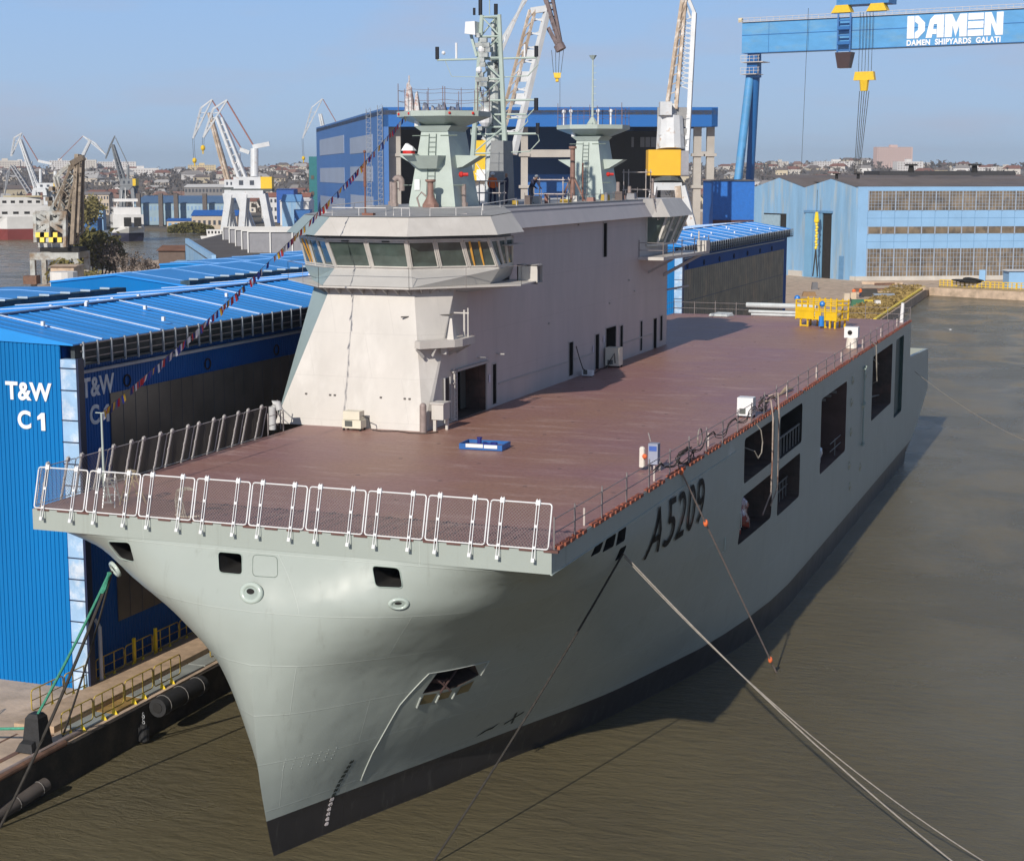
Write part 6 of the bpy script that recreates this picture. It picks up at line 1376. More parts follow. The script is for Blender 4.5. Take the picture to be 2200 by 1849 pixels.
def gable(a, s0, s1, lo, hi, nm='gable_wall'):
    n = Vector((-GD.y, GD.x, 0)).normalized()
    if n.dot(Vector(cam.location)-a) < 0: n = -n
    sm_ = (s0+s1)/2; P = [(s0, 0), (s1, 0), (s1, lo), (sm_, hi), (s0, lo)]; A_ = [a+GD*s+UP(z) for s, z in P]; mb = MB(); mb.hull8([p-n*.4 for p in A_], A_)
    inF(mb.build(nm, M_lb, fac)); mb = MB(); nn = -n*75
    mb.add([A_[4], A_[3], A_[3]+nn, A_[4]+nn, A_[2], A_[2]+nn], [(0, 1, 2, 3), (1, 4, 5, 2)]); inF(mb.build('bay_roof', M_gr_roof, fac))
gable(K0, 0, 17.6, HT-.3, HT+1.6); gable(K0, 17.6, 22.2+13, HT-.3, HT+1.8)
m = MB(); face(m, K0, GD, 8.2, 16.6, 0, 14.2, .03, .1); inF(m.build('door_opening', M_dark, fac))
m = MB(); face(m, K0, GD, 10.9, 16.6, 0, 14, .35, .25); inF(m.build('sliding_door', mat('door_blue', (.17, .36, .55, 1), .6, var=.12, vs=.15), fac))
m = MB(); face(m, K0, GD, 7.8, 17.0, 14.0, 14.5, .5, .4); face(m, K0, GD, 13.7, 13.85, 0, 14, .45, .1); face(m, K0, GD, 3.9, 5.4, 0, 5, .1, .1)
for o in build_split(m, 'door_track', mat('joint_blue', (.12, .26, .44, 1), .6), fac): inF(o)
m = MB(); face(m, K0, GD, 23.5, 31.5, 0, 13.6, .03, .1); inF(m.build('door_opening', M_dark, fac)); m = MB(); face(m, K0, GD, 25.5, 31.5, 0, 13.3, .3, .25); inF(m.build('sliding_door', mat('door_pale', (.30, .42, .50, 1), .6), fac))
m = MB(); n = Vector((-LD.y, LD.x, 0)); n = n if n.dot(FW) > 0 else -n; A_ = [K0+UP(HT), K0+LD*60+UP(HT), K0+LD*60+n*60+UP(HT+2.4), K0+n*60-LD*6+UP(HT+2.4)]; m.add(A_, [(0, 1, 2, 3)]); inF(m.build('main_roof', M_gr_roof, fac))
m = MB(); face(m, K0+n*58+UP(HT), LD, 25, 60, .8, 3.4, 0, 12); inF(m.build('dark_roof_rise', mat('slate_roof', (.05, .05, .055, 1), .8), fac))
m = MB()
for s_ in (30, 46): m.tube(K0+LD*s_+n*50+UP(HT+3), K0+LD*s_+n*50+UP(HT+4.6), .8, .6); m.tube(K0+LD*s_+n*50+UP(HT+4.6), K0+LD*s_+n*50+UP(HT+5.0), 1.5)
for s_ in (3, 8): m.tube(K0+LD*s_+n*24+UP(HT+.5), K0+LD*s_+n*24+UP(HT+2.8), .35); m.tube(K0+LD*s_+n*24+UP(HT+2.6), K0+LD*s_+n*24+UP(HT+2.8), .9)
for o in build_split(m, 'roof_vent', M_dark, fac): inF(o)
# yellow hook hanging before the door
hk = K0+GD*9.6; n2 = Vector((-GD.y, GD.x, 0)); n2 = n2 if n2.dot(Vector(cam.location)-K0) > 0 else -n2; hk = hk+n2*3
r = empty('yellow_hook_chain', hk+UP(2), 0, 'yellow crane hook and chain hanging before the dark factory door', 'hook'); m = MB(); m.tube((0, 0, 10.5), (0, 0, 12.3), .55, .3); m.ball((0, 0, 10.4), .6, 8, 5)
for k in range(9): m.ball((.12*(k % 2), 0, 9.6-k*.62), .36, 6, 4)
m.build('chain', mat('bright_yellow', (.85, .62, .02, 1), .45), r)
m = MB(); m.tube((0, 0, 4.2), (0, 0, 12+5), .05, n=5); m.tube((0, 0, 4.3), (-.5, 0, -1.5), .14); m.tube((0, 0, 4.3), (.5, 0, -1.5), .14); m.build('sling', M_rope, r)
block('blue_store', 1533, 1622, 470, 389, mat('store_blue', (.01, .14, .52, 1), .55), M_gr_roof, 'deep blue store with rust brown base behind the gantry leg', dep=25, roof_h=.4)
m = MB(); a, b = gz(1533, 469.7, QZ), gz(1622, 469.7, QZ); slab(m, a, b, QZ, zat(472, 470), .2, FW); o = m.build('brown_base', mat('maroon_base', (.08, .03, .025, 1), .7), bpy.data.objects['blue_store']); o.location = -bpy.data.objects['blue_store'].location
# --- gantry crane
gl = gz(1588, 500, 0); BD = (RT*.854-FW*.521).normalized(); BN = Vector((BD.y, -BD.x, 0)); BN = BN if BN.dot(Vector(cam.location)-gl) > 0 else -BN
zt0, zb0 = zat(57, 500), zat(121, 500); GB = gl.copy()
gan = empty('gantry_crane', GB, 0, 'blue goliath gantry crane with a long white-lettered box girder over the basin', 'gantry crane')
inG = lambda o: setattr(o, 'location', -GB) or o
M_gb = mat('gantry_blue', (.09, .32, .62, 1), .5, var=.10, vs=.5, stretch=(.4, .4, 1), col2=(.14, .34, .56, 1), c2s=.3); M_gs = mat('gantry_trim_and_shade', (.015, .13, .38, 1), .5, var=.05, vs=.1)
def gp(s_, z, o_=0): return GB+BD*s_+BN*o_+UP(z)
m = MB(); m.hull8([gp(0, zb0, 0), gp(150, zb0, 0), gp(150, zb0, -5), gp(0, zb0, -5)], [gp(0, zt0, 0), gp(150, zt0, 0), gp(150, zt0, -5), gp(0, zt0, -5)]); gir = inG(m.build('girder', M_gb, gan))
m = MB(); m.hull8([gp(0, zb0+5.1, .06), gp(150, zb0+5.1, .06), gp(150, zb0+5.1, 0), gp(0, zb0+5.1, 0)], [gp(0, zb0+5.3, .06), gp(150, zb0+5.3, .06), gp(150, zb0+5.3, 0), gp(0, zb0+5.3, 0)])
for s_ in (8.5, 60, 118): m.hull8([gp(s_, zb0, .05), gp(s_+.12, zb0, .05), gp(s_+.12, zb0, 0), gp(s_, zb0, 0)], [gp(s_, zt0, .05), gp(s_+.12, zt0, .05), gp(s_+.12, zt0, 0), gp(s_, zt0, 0)])
m.hull8([gp(0, zb0-.05, .05), gp(150, zb0-.05, .05), gp(150, zb0-.05, 0), gp(0, zb0-.05, 0)], [gp(0, zb0+.12, .05), gp(150, zb0+.12, .05), gp(150, zb0+.12, 0), gp(0, zb0+.12, 0)])
m.build('girder_seams', M_gs, gir)
m = MB()
for h in (.5, 1.2): m.bar(gp(-1.2, zt0+h, .4), gp(150, zt0+h, .4), .12)
for k in range(75): m.bar(gp(2*k, zt0, .4), gp(2*k, zt0+1.2, .4), .10)
m.bar(gp(-1.2, zt0+.05, .3), gp(150, zt0+.05, .3), .5, .15); m.build('walkway_rail', mat('pale_rail_far', (.55, .52, .50, 1), .6), gir)
m = MB(); m.tube(gp(-1, zt0+.7, 0), gp(0, zt0+.7, 0), .7); m.build('end_buffer', mat('cream_buffer', (.7, .6, .4, 1), .6), gir)
# shear legs
m = MB(); m.tube(gp(1.9, zb0-6.5, -2.2), gz(1572, 499, QZ), 1.25, 1.3, 18); inG(m.build('sunlit_leg', M_gb, gan, smooth=True))
m = MB(); m.tube(gp(3.4, zb0-6.5, -3.0), gz(1606, 515, QZ), 1.25, 1.3, 18); inG(m.build('rear_leg', M_gs, gan, smooth=True))  # darker copy of the gantry blue paints this leg's shade into its colour
m = MB(); m.hull8([gp(1.2, zb0-7, -4), gp(4.8, zb0-7, -4), gp(4.8, zb0-7, -.8), gp(1.2, zb0-7, -.8)], [gp(1.6, zb0, -4), gp(4.6, zb0, -4), gp(4.6, zb0, -.8), gp(1.6, zb0, -.8)]); inG(m.build('leg_head', M_gs, gan))
m = MB()
for z in (zb0-2.5, zb0-6):
    m.hull8([gp(0, z-.2, .5), gp(7 if z > zb0-4 else 5, z-.2, .5), gp(7 if z > zb0-4 else 5, z-.2, -5), gp(0, z-.2, -5)], [gp(0, z, .5), gp(7 if z > zb0-4 else 5, z, .5), gp(7 if z > zb0-4 else 5, z, -5), gp(0, z, -5)])
    for h in (.9, 1.8): m.bar(gp(0, z+h, .5), gp(6, z+h, .5), .12)
    for k in range(5): m.bar(gp(k*1.4, z, .5), gp(k*1.4, z+1.8, .5), .12)
inG(m.build('leg_platforms', mat('pale_rail_far', (.55, .52, .50, 1), .6), gan))
# trolley, cab, hoist
m = MB(); m.hull8([gp(29.5, zt0+3.4, .8), gp(45, zt0+3.4, .8), gp(45, zt0+3.4, -6), gp(29.5, zt0+3.4, -6)], [gp(29.5, zt0+11, .8), gp(45, zt0+11, .8), gp(45, zt0+11, -6), gp(29.5, zt0+11, -6)]); tr = inG(m.build('trolley_house', mat('trolley_blue', (.05, .22, .50, 1), .5), gan))
m = MB()
for s_ in (29, 39.5): m.hull8([gp(s_-1, zt0+1.3, 1), gp(s_+5, zt0+1.3, 1), gp(s_+5, zt0+1.3, -2), gp(s_-1, zt0+1.3, -2)], [gp(s_+.3, zt0+3.4, 1), gp(s_+4, zt0+3.4, 1), gp(s_+4, zt0+3.4, -2), gp(s_+.3, zt0+3.4, -2)])
build_split(m, 'wheel_truck', M_yellow, tr)
m = MB()
for s_ in (30.5, 34.2): m.bar(gp(s_, zt0+1, 1.6), gp(s_, zb0-1, 1.6), .45)
for k in range(5): m.bar(gp(30.5, zt0-1-2.1*k, 1.6), gp(34.2, zt0-1-2.1*k, 1.6), .9 if k % 2 else .4)
m.build('cab_frame', M_gs, tr)
m = MB(); m.hull8([gp(31, zb0-5.4, 2.6), gp(34.4, zb0-5.4, 2.6), gp(34.4, zb0-5.4, .2), gp(31, zb0-5.4, .2)], [gp(30.3, zb0-1, 3), gp(35.2, zb0-1, 3), gp(35.2, zb0-1, -.2), gp(30.3, zb0-1, -.2)]); m.build('operator_cab', mat('cab_brown', (.06, .035, .035, 1), .4), tr)
m = MB()
for k in range(5): m.tube(gp(37+k*.95, zt0+1, 1.5), gp(37+k*.95, zb0-6.5, 1.5), .07, n=4)
for k in range(5): m.tube(gp(37.5+k*.7, zb0-12, 1.5), gp(36.5+k*.35, zb0-12-29+k*.6, 1.5), .09, n=4)
m.tube(gp(21.3, zt0+3, 1.5), gp(20.2, zb0-45, 1.5), .06, n=4); m.build('hoist_ropes', M_rope, tr)
m = MB(); m.hull8([gp(35.8, zb0-9, 2.3), gp(42, zb0-9, 2.3), gp(42, zb0-9, .7), gp(35.8, zb0-9, .7)], [gp(36.2, zb0-6.6, 2.3), gp(41.6, zb0-6.6, 2.3), gp(41.6, zb0-6.6, .7), gp(36.2, zb0-6.6, .7)]); m.tube(gp(38.8, zb0-12, 1.5), gp(38.8, zb0-9, 1.5), 1.1, 1.4); m.build('hook_block', M_yellow, tr)
# white lettering on the girder: block letters built from bars
def glyph_poly(mb, P, s0, z0, w, h): 
    q_ = [gp(s0+x*w, z0+y*h, .16) for x, y in P]; b_ = [gp(s0+x*w, z0+y*h, .02) for x, y in P]; mb.hull8(b_, q_)
def s_at(u):
    lo, hi = 0., 150.
    for _ in range(40):
        mi = (lo+hi)/2; p = gp(mi, 60)-Vector(cam.location); uu = 1100+3565*p.dot(RT)/(p.dot(FW)*math.cos(PITCH)-p.z*math.sin(PITCH))
        if uu < u: lo = mi
        else: hi = mi
    return lo
G_ = {'D': [[(0, 0), (.40, 0), (.40, 1), (0, 1)], [(.44, 1), (.44, .74), (.62, .62), (.62, .38), (.44, .26), (.44, 0), (.62, 0), (1, .32), (1, .68), (.62, 1)]],
      'A': [[(0, 0), (.34, 0), (.44, .6), (.62, .6), (.62, 0), (1, 0), (1, 1), (.45, 1), (.22, .8)], [(.36, .16), (.60, .16), (.60, .38), (.40, .38)]],
      'M': [[(0, 0), (.33, 0), (.35, .5), (.5, .0), (.65, .5), (.67, 0), (1, 0), (1, 1), (.68, 1), (.5, .62), (.32, 1), (0, 1)]],
      'E': [[(0, 0), (1, 0), (1, .28), (0, .28)], [(0, .34), (1, .34), (1, .65), (0, .65)], [(0, .71), (1, .71), (1, 1), (0, 1)]],
      'N': [[(0, 0), (.36, 0), (.36, .55), (.62, 0), (1, 0), (1, 1), (.64, 1), (.64, .45), (.36, 1), (0, 1)]]}
sA, sB = s_at(1948), s_at(2154); wT = sB-sA; z0 = zat(82, 462)-.2; hT = 6.2; x = 0; ws = [('D', .19), ('A', .19), ('M', .23), ('E', .16), ('N', .19)]
M_let = mat('girder_lettering', (.85, .86, .88, 1), .5)
for ch, w in ws:
    mb = MB()
    for P in G_[ch]: glyph_poly(mb, P, sA+x*wT, z0, w*wT, hT)
    inG(mb.build('girder_letter', M_let, gan)); x += w+.01
t2 = text_obj('girder_caption', 'DAMEN  SHIPYARDS  GALATI', 2.1, gp(sA+wT*.49, z0-1.25, .12), tuple(BD), (0, 0, 1), M_let, gan, .05, .085, 1.1, 1.0)
xs_ = [(v.co-GB).dot(BD) for v in t2.data.vertices]; k_ = wT*.98/(max(xs_)-min(xs_)); cx_ = (max(xs_)+min(xs_))/2
for v in t2.data.vertices: v.co += BD*((v.co-GB).dot(BD)-cx_)*(k_-1)
inG(t2)
# --- level-luffing cranes, laid out in the plane of their jibs
M_cw = mat('crane_white', (.62, .64, .66, 1), .5, var=.12, vs=.3, col2=(.42, .32, .24, 1), c2s=.6, c2lo=.6, c2hi=.7); M_cg = mat('crane_grey', (.20, .215, .23, 1), .6, var=.15, vs=.3)
M_cr = mat('crane_rusty', (.46, .36, .27, 1), .7, var=.25, vs=.5, col2=(.60, .56, .52, 1), c2s=.5); M_red = mat('tie_red', (.28, .12, .10, 1), .6)
def luffing(lb, d, jib, boom, tie=None, tower=None, arm=None, house=None, legs=None, hook=None, deck=None, m_=M_cw, mb_=None, tk=1.0, cat='crane', grp=None, bw=1.4, cabm=None):
    """all points are picture columns/rows at depth d; the crane has its own thickness across"""
    P = lambda q, o=0: far(q[0], q[1], d)+FW*o
    base = gz((legs[0][1][0] if legs else boom[-1][0]), d, QZ); r = empty('harbour_crane', base, 0, lb, cat, grp); I = lambda o: setattr(o, 'location', -base) or o
    tip, apex, peak = jib; m = MB()
    for o in (-bw*.5, bw*.5):
        for a, b in ((tip, apex), (apex, peak), (tip, peak)): m.bar(P(a, o), P(b, o*.6 if b == peak else o), .38*tk)
    for k in range(1, 6):
        u = k/6; a = Vector(tip).lerp(Vector(apex), u); b = Vector(tip).lerp(Vector(peak), u*.8); m.bar(P(a, -bw*.5), P(b, bw*.5), .2*tk); m.bar(P(b, -bw*.5), P(a, bw*.5), .2*tk); m.bar(P(a, -bw*.5), P(a, bw*.5), .2*tk)
    I(m.build('jib', m_, r))
    m = MB(); (t0, t1, f0, f1) = boom
    for o in (-bw, bw):
        m.bar(P(t0, o*.5), P(f0, o), .75*tk); m.bar(P(t1, o*.5), P(f1, o), .6*tk)
    for k in range(1, 9):
        u = k/9; a = Vector(t0).lerp(Vector(f0), u); b = Vector(t1).lerp(Vector(f1), u); m.bar(P(a, -bw*(.5+.5*u)), P(b, -bw*(.5+.5*u)), .28*tk); m.bar(P(a, bw*(.5+.5*u)), P(b, bw*(.5+.5*u)), .28*tk); m.bar(P(a, -bw*(.5+.5*u)), P(a, bw*(.5+.5*u)), .3*tk)
    I(m.build('boom', mb_ or m_, r))
    if tie:
        m = MB(); m.bar(P(tie[0]), P(tie[1]), .34*tk); I(m.build('tie_rod', M_red if m_ is not M_cg else M_cg, r))
    if tower:
        (u0, v0, u1, v1) = tower; m = MB(); m.tube(far((u0+u1)/2, v1, d), far((u0+u1)/2, v0, d), abs(u1-u0)/2/3565*d, n=12); I(m.build('tower', m_, r))
    if arm: m = MB(); m.bar(P(arm[0]), P(arm[1]), .9*tk, 1.2*tk); I(m.build('balance_arm', m_, r))
    if house:
        (u0, v0, u1, v1, uy) = house; w = (u1-u0)/3565*d
        def hb_(a, b, n_, mm):
            m = MB(); q0, q1 = gz(a, d, 0), gz(b, d, 0); z0, z1 = zat(v1, d), zat(v0, d); m.hull8([q0-FW*3+UP(z0), q1-FW*3+UP(z0), q1+FW*3+UP(z0), q0+FW*3+UP(z0)], [q0-FW*3+UP(z1), q1-FW*3+UP(z1), q1+FW*3+UP(z1), q0+FW*3+UP(z1)]); return I(m.build(n_, mm, r))
        h_ = hb_(u0, uy, 'machine_house', m_); hb_(uy+.1, u1, 'counterweight', M_yellow)
        m = MB()
        for k in range(2): q0 = gz(u0+(uy-u0)*(.2+.4*k), d, 0)-FW*3.05; q1 = gz(u0+(uy-u0)*(.36+.4*k), d, 0)-FW*3.05; z0, z1 = zat(v1-(v1-v0)*.3, d), zat(v0+(v1-v0)*.3, d); m.hull8([q0+UP(z0), q1+UP(z0), q1+FW*.1+UP(z0), q0+FW*.1+UP(z0)], [q0+UP(z1), q1+UP(z1), q1+FW*.1+UP(z1), q0+FW*.1+UP(z1)])
        build_split(m, 'window', mat('far_window', (.06, .07, .09, 1), .3), h_)
        m = MB(); q0, q1 = gz(u0-6, d, 0), gz(u1, d, 0); z0 = zat(v1, d); m.hull8([q0-FW*3+UP(z0-1), q1-FW*3+UP(z0-1), q1+FW*3+UP(z0-1), q0+FW*3+UP(z0-1)], [q0-FW*3+UP(z0-.05), q1-FW*3+UP(z0-.05), q1+FW*3+UP(z0-.05), q0+FW*3+UP(z0-.05)]); I(m.build('turntable', mat('turntable_dark', (.08, .09, .09, 1), .7), r))
    if legs:
        for k, (a, b) in enumerate(legs):
            for o in (-4, 4):
                m = MB(); ta, tb = P(a, o*.6), gz(b[0], d, QZ)+FW*o; m.bar(ta, tb, 1.7*tk, 2.1*tk, up=FW); I(m.build('leg', m_, r))
        m = MB(); a0, a1 = min(l[0][0] for l in legs), max(l[0][0] for l in legs); v = legs[0][0][1]; m.bar(P((a0-2, v), -2.4), P((a1+2, v), -2.4), 1.6*tk, 2*tk); m.bar(P((a0-2, v), 2.4), P((a1+2, v), 2.4), 1.6*tk, 2*tk); build_split(m, 'portal_beam', m_, r)[0]
        for o in r.children:
            if o.name.startswith('portal_beam'): o.location = -base
    if hook:
        m = MB(); h = P(hook); t_ = P(tip); m.tube(t_-RT*.3, h-RT*.3, .07, n=4); m.tube(t_+RT*.3, h+RT*.3, .07, n=4); I(m.build('hoist_rope', M_rope, r))
        m = MB(); m.ball(h, .9, 8, 5, 1.2); m.tube(h, h-UP(2.2), .25, n=5); I(m.build('hook_block', M_yellow, r))
    return r
luffing('white harbour crane on a four-legged portal with yellow counterweight, nearest of its row', 614, ((437, 296), (458, 234), (488, 215)), ((466, 251), (477, 253), (523, 404), (533, 392)), ((488, 218), (544, 312)), (538, 320, 555, 380), ((543, 316), (579, 309)), (504, 380, 586, 405, 562), [((495, 417), (480, 500)), ((527, 417), (519, 500)), ((566, 417), (581, 500))], (436, 318), tk=1.35)
luffing('rust-stained cream harbour crane standing just behind the white one', 650, ((415, 298), (432, 232), (456, 214)), ((449, 243), (453, 246), (490, 398), (496, 396)), ((456, 216), (520, 322)), (507, 330, 517, 380), ((516, 321), (536, 328)), (484, 386, 512, 402, 506), [((487, 415), (498, 500)), ((512, 415), (540, 500))], (418, 345), mb_=M_cr, tk=1.25)
luffing('white harbour crane jib rising behind the left wall of the big blue hall', 840, ((650, 298), (670, 231), (693, 212)), ((686, 245), (690, 245), (712, 372), (718, 370)), ((694, 214), (722, 262)), hook=(652, 340), legs=[((708, 420), (704, 500)), ((730, 420), (736, 500))])
luffing('pale harbour crane at the far left above the red-hulled ship', 690, ((24, 336), (31, 296), (47, 286)), ((42, 300), (45, 300), (76, 403), (82, 400)), ((50, 292), (82, 346)), (84, 363, 90, 393), ((82, 346), (112, 352)), (82, 393, 126, 405, 118), [((78, 408), (70, 470)), ((100, 408), (106, 470))], tk=.9)
luffing('pale crane with red tie facing right behind the rusty floating crane', 720, ((228, 333), (205, 308), (178, 292)), ((195, 302), (192, 302), (150, 400), (144, 398)), ((178, 293), (126, 345)), (115, 368, 123, 395), None, (108, 394, 132, 405, 116), [((110, 408), (104, 470)), ((128, 408), (136, 470))], tk=.75)
luffing('dark grey harbour crane on a solid pyramid base left of centre', 760, ((227, 341), (237, 312), (247, 292)), ((241, 311), (244, 311), (262, 396), (270, 390)), ((248, 296), (275, 353)), (272, 355, 278, 386), None, (262, 384, 294, 399, 287), [((264, 404), (258, 440)), ((287, 404), (293, 440))], m_=M_cg, tk=.9)
luffing('very pale distant harbour crane on the far left skyline', 1100, ((10, 420), (16, 370), (24, 355)), ((24, 357), (30, 356), (70, 430), (76, 424)), m_=mat('distant_grey', (.35, .36, .38, 1), .7), tk=1.1)
# near cranes of the building dock: one behind the lattice mast, one with the yellow house
def big_boom(r, base, pts, d, m_, w=2.2, tk=1.0, name='boom'):
    (t0, t1, f0, f1) = pts; P = lambda q, o=0: far(q[0], q[1], d)+FW*o; m = MB()
    for o in (-w*.5, w*.5): m.bar(P(t0, o*.6), P(f0, o), .85*tk); m.bar(P(t1, o*.6), P(f1, o), .85*tk)
    for k in range(1, 12):
        u = k/12; v_ = (k-.9)/12; a = Vector(t0).lerp(Vector(f0), u); b = Vector(t1).lerp(Vector(f1), v_); m.bar(P(a, -w*.5), P(b, -w*.5), .3*tk); m.bar(P(a, w*.5), P(b, w*.5), .3*tk); m.bar(P(a, -w*.5), P(a, w*.5), .3*tk); m.bar(P(Vector(t1).lerp(Vector(f1), u), -w*.5), P(Vector(t1).lerp(Vector(f1), u), w*.5), .3*tk)
    o = m.build(name, m_, r); o.location = -base; return o
dA = 330; bA = gz(1080, dA, QZ); r = empty('dock_crane', bA, 0, 'large grey luffing crane behind the lattice mast with yellow and white striped house', 'crane')
big_boom(r, bA, ((1138, 22), (1150, 22), (1074, 268), (1087, 270)), dA, M_cr, 1.2, .55)
P = lambda q, o=0: far(q[0], q[1], dA)+FW*o; m = MB()
m.bar(P((1179, 10)), P((1103, 332)), 1.25, 1.0); m.bar(P((1140, 24)), P((1180, 18)), 1.2)
for k in range(9): v_ = 40+k*30; u_ = 1179-76*(v_-10)/322; m.bar(P((1148-.26*(v_-22), v_)), P((u_, v_+6)), .3); m.bar(P((1148-.26*(v_-22), v_+6), 1), P((u_, v_-4), 1), .22)
for v_ in (118, 165, 212): m.bar(P((1120-.2*(v_-118), v_)), P((1150-.25*(v_-118), v_)), .25, 2)
m.build('boom_chord', M_cw, r).location = -bA
big_boom(r, bA, ((1130, -10), (1136, -10), (1060, 150), (1052, 130)), dA, M_cw, 1.6, .6, 'back_tie')
P = lambda q, o=0: far(q[0], q[1], dA)+FW*o
m = MB()
for o in (-1, 1):
    m.bar(P((1160, -40), o), P((1205, 100), o*.3), .7); m.bar(P((1184, -20), o), P((1206, 95), o*.3), .5); m.bar(P((1178, 60), o), P((1203, 108), o*.3), .6)
for k in range(7): m.bar(P((1172+4*k, 10+14*k), -1), P((1186+3*k, 5+15*k), 1), .3)
m.tube(P((1200, 96)), P((1206, 108)), 1.1); m.build('fly_jib', mat('fly_jib_dark', (.16, .12, .12, 1), .7, var=.4, vs=.8), r).location = -bA
m = MB()
for k in (-1.2, -.4, .4, 1.2): m.tube(P((1198, 108))+RT*k, P((1197, 158))+RT*k*.6, .05, n=4)
m.tube(P((1203, 160)), P((1203, 235)), .04, n=4); m.build('hoist_rope', M_rope, r).location = -bA
m = MB(); m.hull8([P((1191, 168), -.6), P((1204, 168), -.6), P((1204, 168), .6), P((1191, 168), .6)], [P((1189, 157), -.6), P((1205, 157), -.6), P((1205, 157), .6), P((1189, 157), .6)]); m.tube(P((1197, 168)), P((1197, 176)), .35); m.build('hook_block', M_yellow, r).location = -bA
m = MB(); q0, q1 = gz(1013, dA), gz(1065, dA); z0, z1 = zat(390, dA), zat(303, dA); m.hull8([q0+UP(z0), q1+UP(z0), q1+FW*6+UP(z0), q0+FW*6+UP(z0)], [q0+UP(z1), q1+UP(z1), q1+FW*6+UP(z1), q0+FW*6+UP(z1)]); hs = m.build('crane_house', M_yellow, r); hs.location = -bA
m = MB()
for (a, b, c) in (((1026, 352), (1050, 388), 2.0), ((1022, 372), (1034, 388), 1.2)): m.bar(P(a, -.1), P(b, -.1), c, .1)
m.hull8([P((1024, 388), -.12), P((1062, 388), -.12), P((1062, 388), 0), P((1024, 388), 0)], [P((1024, 345), -.12), P((1032, 335), -.12), P((1032, 335), 0), P((1024, 345), 0)]); m.build('white_panel', M_white, hs)
m = MB(); m.bar(P((1040, 303)), P((1075, 250)), 1.2); m.tube(gz(1040, dA+3, QZ), gz(1040, dA+3, zat(390, dA)), 3.0, 2.2, 12); m.tube(P((1062, 270), 3), P((1062, 303), 3), 1.8, n=10); build_split(m, 'support', M_cw, r)
for o in r.children:
    if o.name.startswith('support'): o.location = -bA
dB = 430; bB = gz(1440, dB, QZ); r = empty('dock_crane', bB, 0, 'tall white and rust dock crane with a bright yellow machine house to the right', 'crane'); P = lambda q, o=0: far(q[0], q[1], dB)+FW*o
big_boom(r, bB, ((1467, -8), (1473, -8), (1434, 222), (1452, 235)), dB, M_cr, 2.6, .9)
m = MB(); m.bar(P((1476, -10)), P((1492, 28)), .8); m.bar(P((1492, 28)), P((1476, 330)), 1.1); m.bar(P((1470, 0)), P((1484, 40)), .5)
for k in range(14): u = k/14; m.bar(P((1468-8*u, 45+150*u)), P((1489-3*u, 55+150*u)), .3); m.bar(P((1468-8*u, 45+150*u)), P((1489-3*u, 35+150*u)), .25)
m.build('rear_tie', M_cw, r).location = -bB
def boxp(u0, v0, u1, v1, dd=4, o=0):
    m = MB(); q0, q1 = gz(u0, dB)+FW*o, gz(u1, dB)+FW*o; z0, z1 = zat(v1, dB), zat(v0, dB); m.hull8([q0-FW*dd/2+UP(z0), q1-FW*dd/2+UP(z0), q1+FW*dd/2+UP(z0), q0+FW*dd/2+UP(z0)], [q0-FW*dd/2+UP(z1), q1-FW*dd/2+UP(z1), q1+FW*dd/2+UP(z1), q0+FW*dd/2+UP(z1)]); return m
h_ = boxp(1390, 323, 1459, 377, 8).build('yellow_house', mat('house_yellow', (.85, .48, .02, 1), .5, var=.06, vs=.3), r); h_.location = -bB
boxp(1459.1, 325, 1476, 376, 7.6).build('house_side', mat('house_grey', (.32, .32, .35, 1), .5), r).location = -bB
boxp(1415, 222, 1440, 250, 4).build('winch_cabin', M_cw, r).location = -bB
m = MB(); m.tube(P((1440, 322)), P((1440, 252)), 3.8, 3.3, 12); m.bar(P((1432, 252)), P((1440, 222)), 1.8); m.bar(P((1446, 252)), P((1448, 225)), 1.6); m.build('tower', M_cw, r).location = -bB
m = MB()
for v in (252, 297, 322): m.bar(P((1412, v)), P((1475, v)), .5, 5); 
for v in (246, 291, 316): m.bar(P((1412, v), -2.5), P((1475, v), -2.5), .12)
for o in build_split(m, 'gallery', mat('gallery_grey', (.3, .3, .3, 1), .7), r): o.location = -bB
boxp(1402, 392, 1462, 408, 8).build('portal_head', M_cw, r).location = -bB
m = MB(); m.tube(P((1432, 378)), P((1432, 393)), 3.5, 4.5, 12); m.build('slewing_ring', mat('turntable_dark', (.08, .09, .09, 1), .7), r).location = -bB
for a, b in (((1404, 400), (1380, 520)), ((1462, 400), (1506, 520)), ((1455, 400), (1470, 520))):
    m = MB(); m.bar(P(a, -3), gz(b[0], dB, QZ)-FW*5, 1.6, 2); m.build('leg', M_cr if a[0] == 1455 else M_cw, r).location = -bB
t_ = text_obj('house_lettering', 'DAMEN', 2.2, P((1423, 351), -4.1), tuple(RT), (0, 0, 1), mat('lettering_dark', (.05, .06, .12, 1), .5), h_, .03, .02, 1.0, 1.0)
"""rusty floating crane with the chequered panel"""
dC = 330; bC = gz(122, dC, QZ); r = empty('rusty_portal_crane', bC, 0, 'old grey and rusty portal crane with a yellow and black chequered counterweight', 'crane'); P = lambda q, o=0: far(q[0], q[1], dC)+FW*o
M_cc = mat('weathered_crane', (.42, .43, .41, 1), .7, var=.3, vs=.6, col2=(.24, .17, .11, 1), c2s=.4, c2lo=.48); M_ccr = mat('brown_crane', (.25, .20, .15, 1), .8, var=.35, vs=.8)
def bx_(nm, u0, v0, u1, v1, dd, m_, o=0, par=None):
    m = MB(); q0, q1 = gz(u0, dC)+FW*o, gz(u1, dC)+FW*o; z0, z1 = zat(v1, dC), zat(v0, dC); m.hull8([q0-FW*dd/2+UP(z0), q1-FW*dd/2+UP(z0), q1+FW*dd/2+UP(z0), q0+FW*dd/2+UP(z0)], [q0-FW*dd/2+UP(z1), q1-FW*dd/2+UP(z1), q1+FW*dd/2+UP(z1), q0+FW*dd/2+UP(z1)])
    b = m.build(nm, m_, par or r)
    if not par: b.location = -bC
    return b
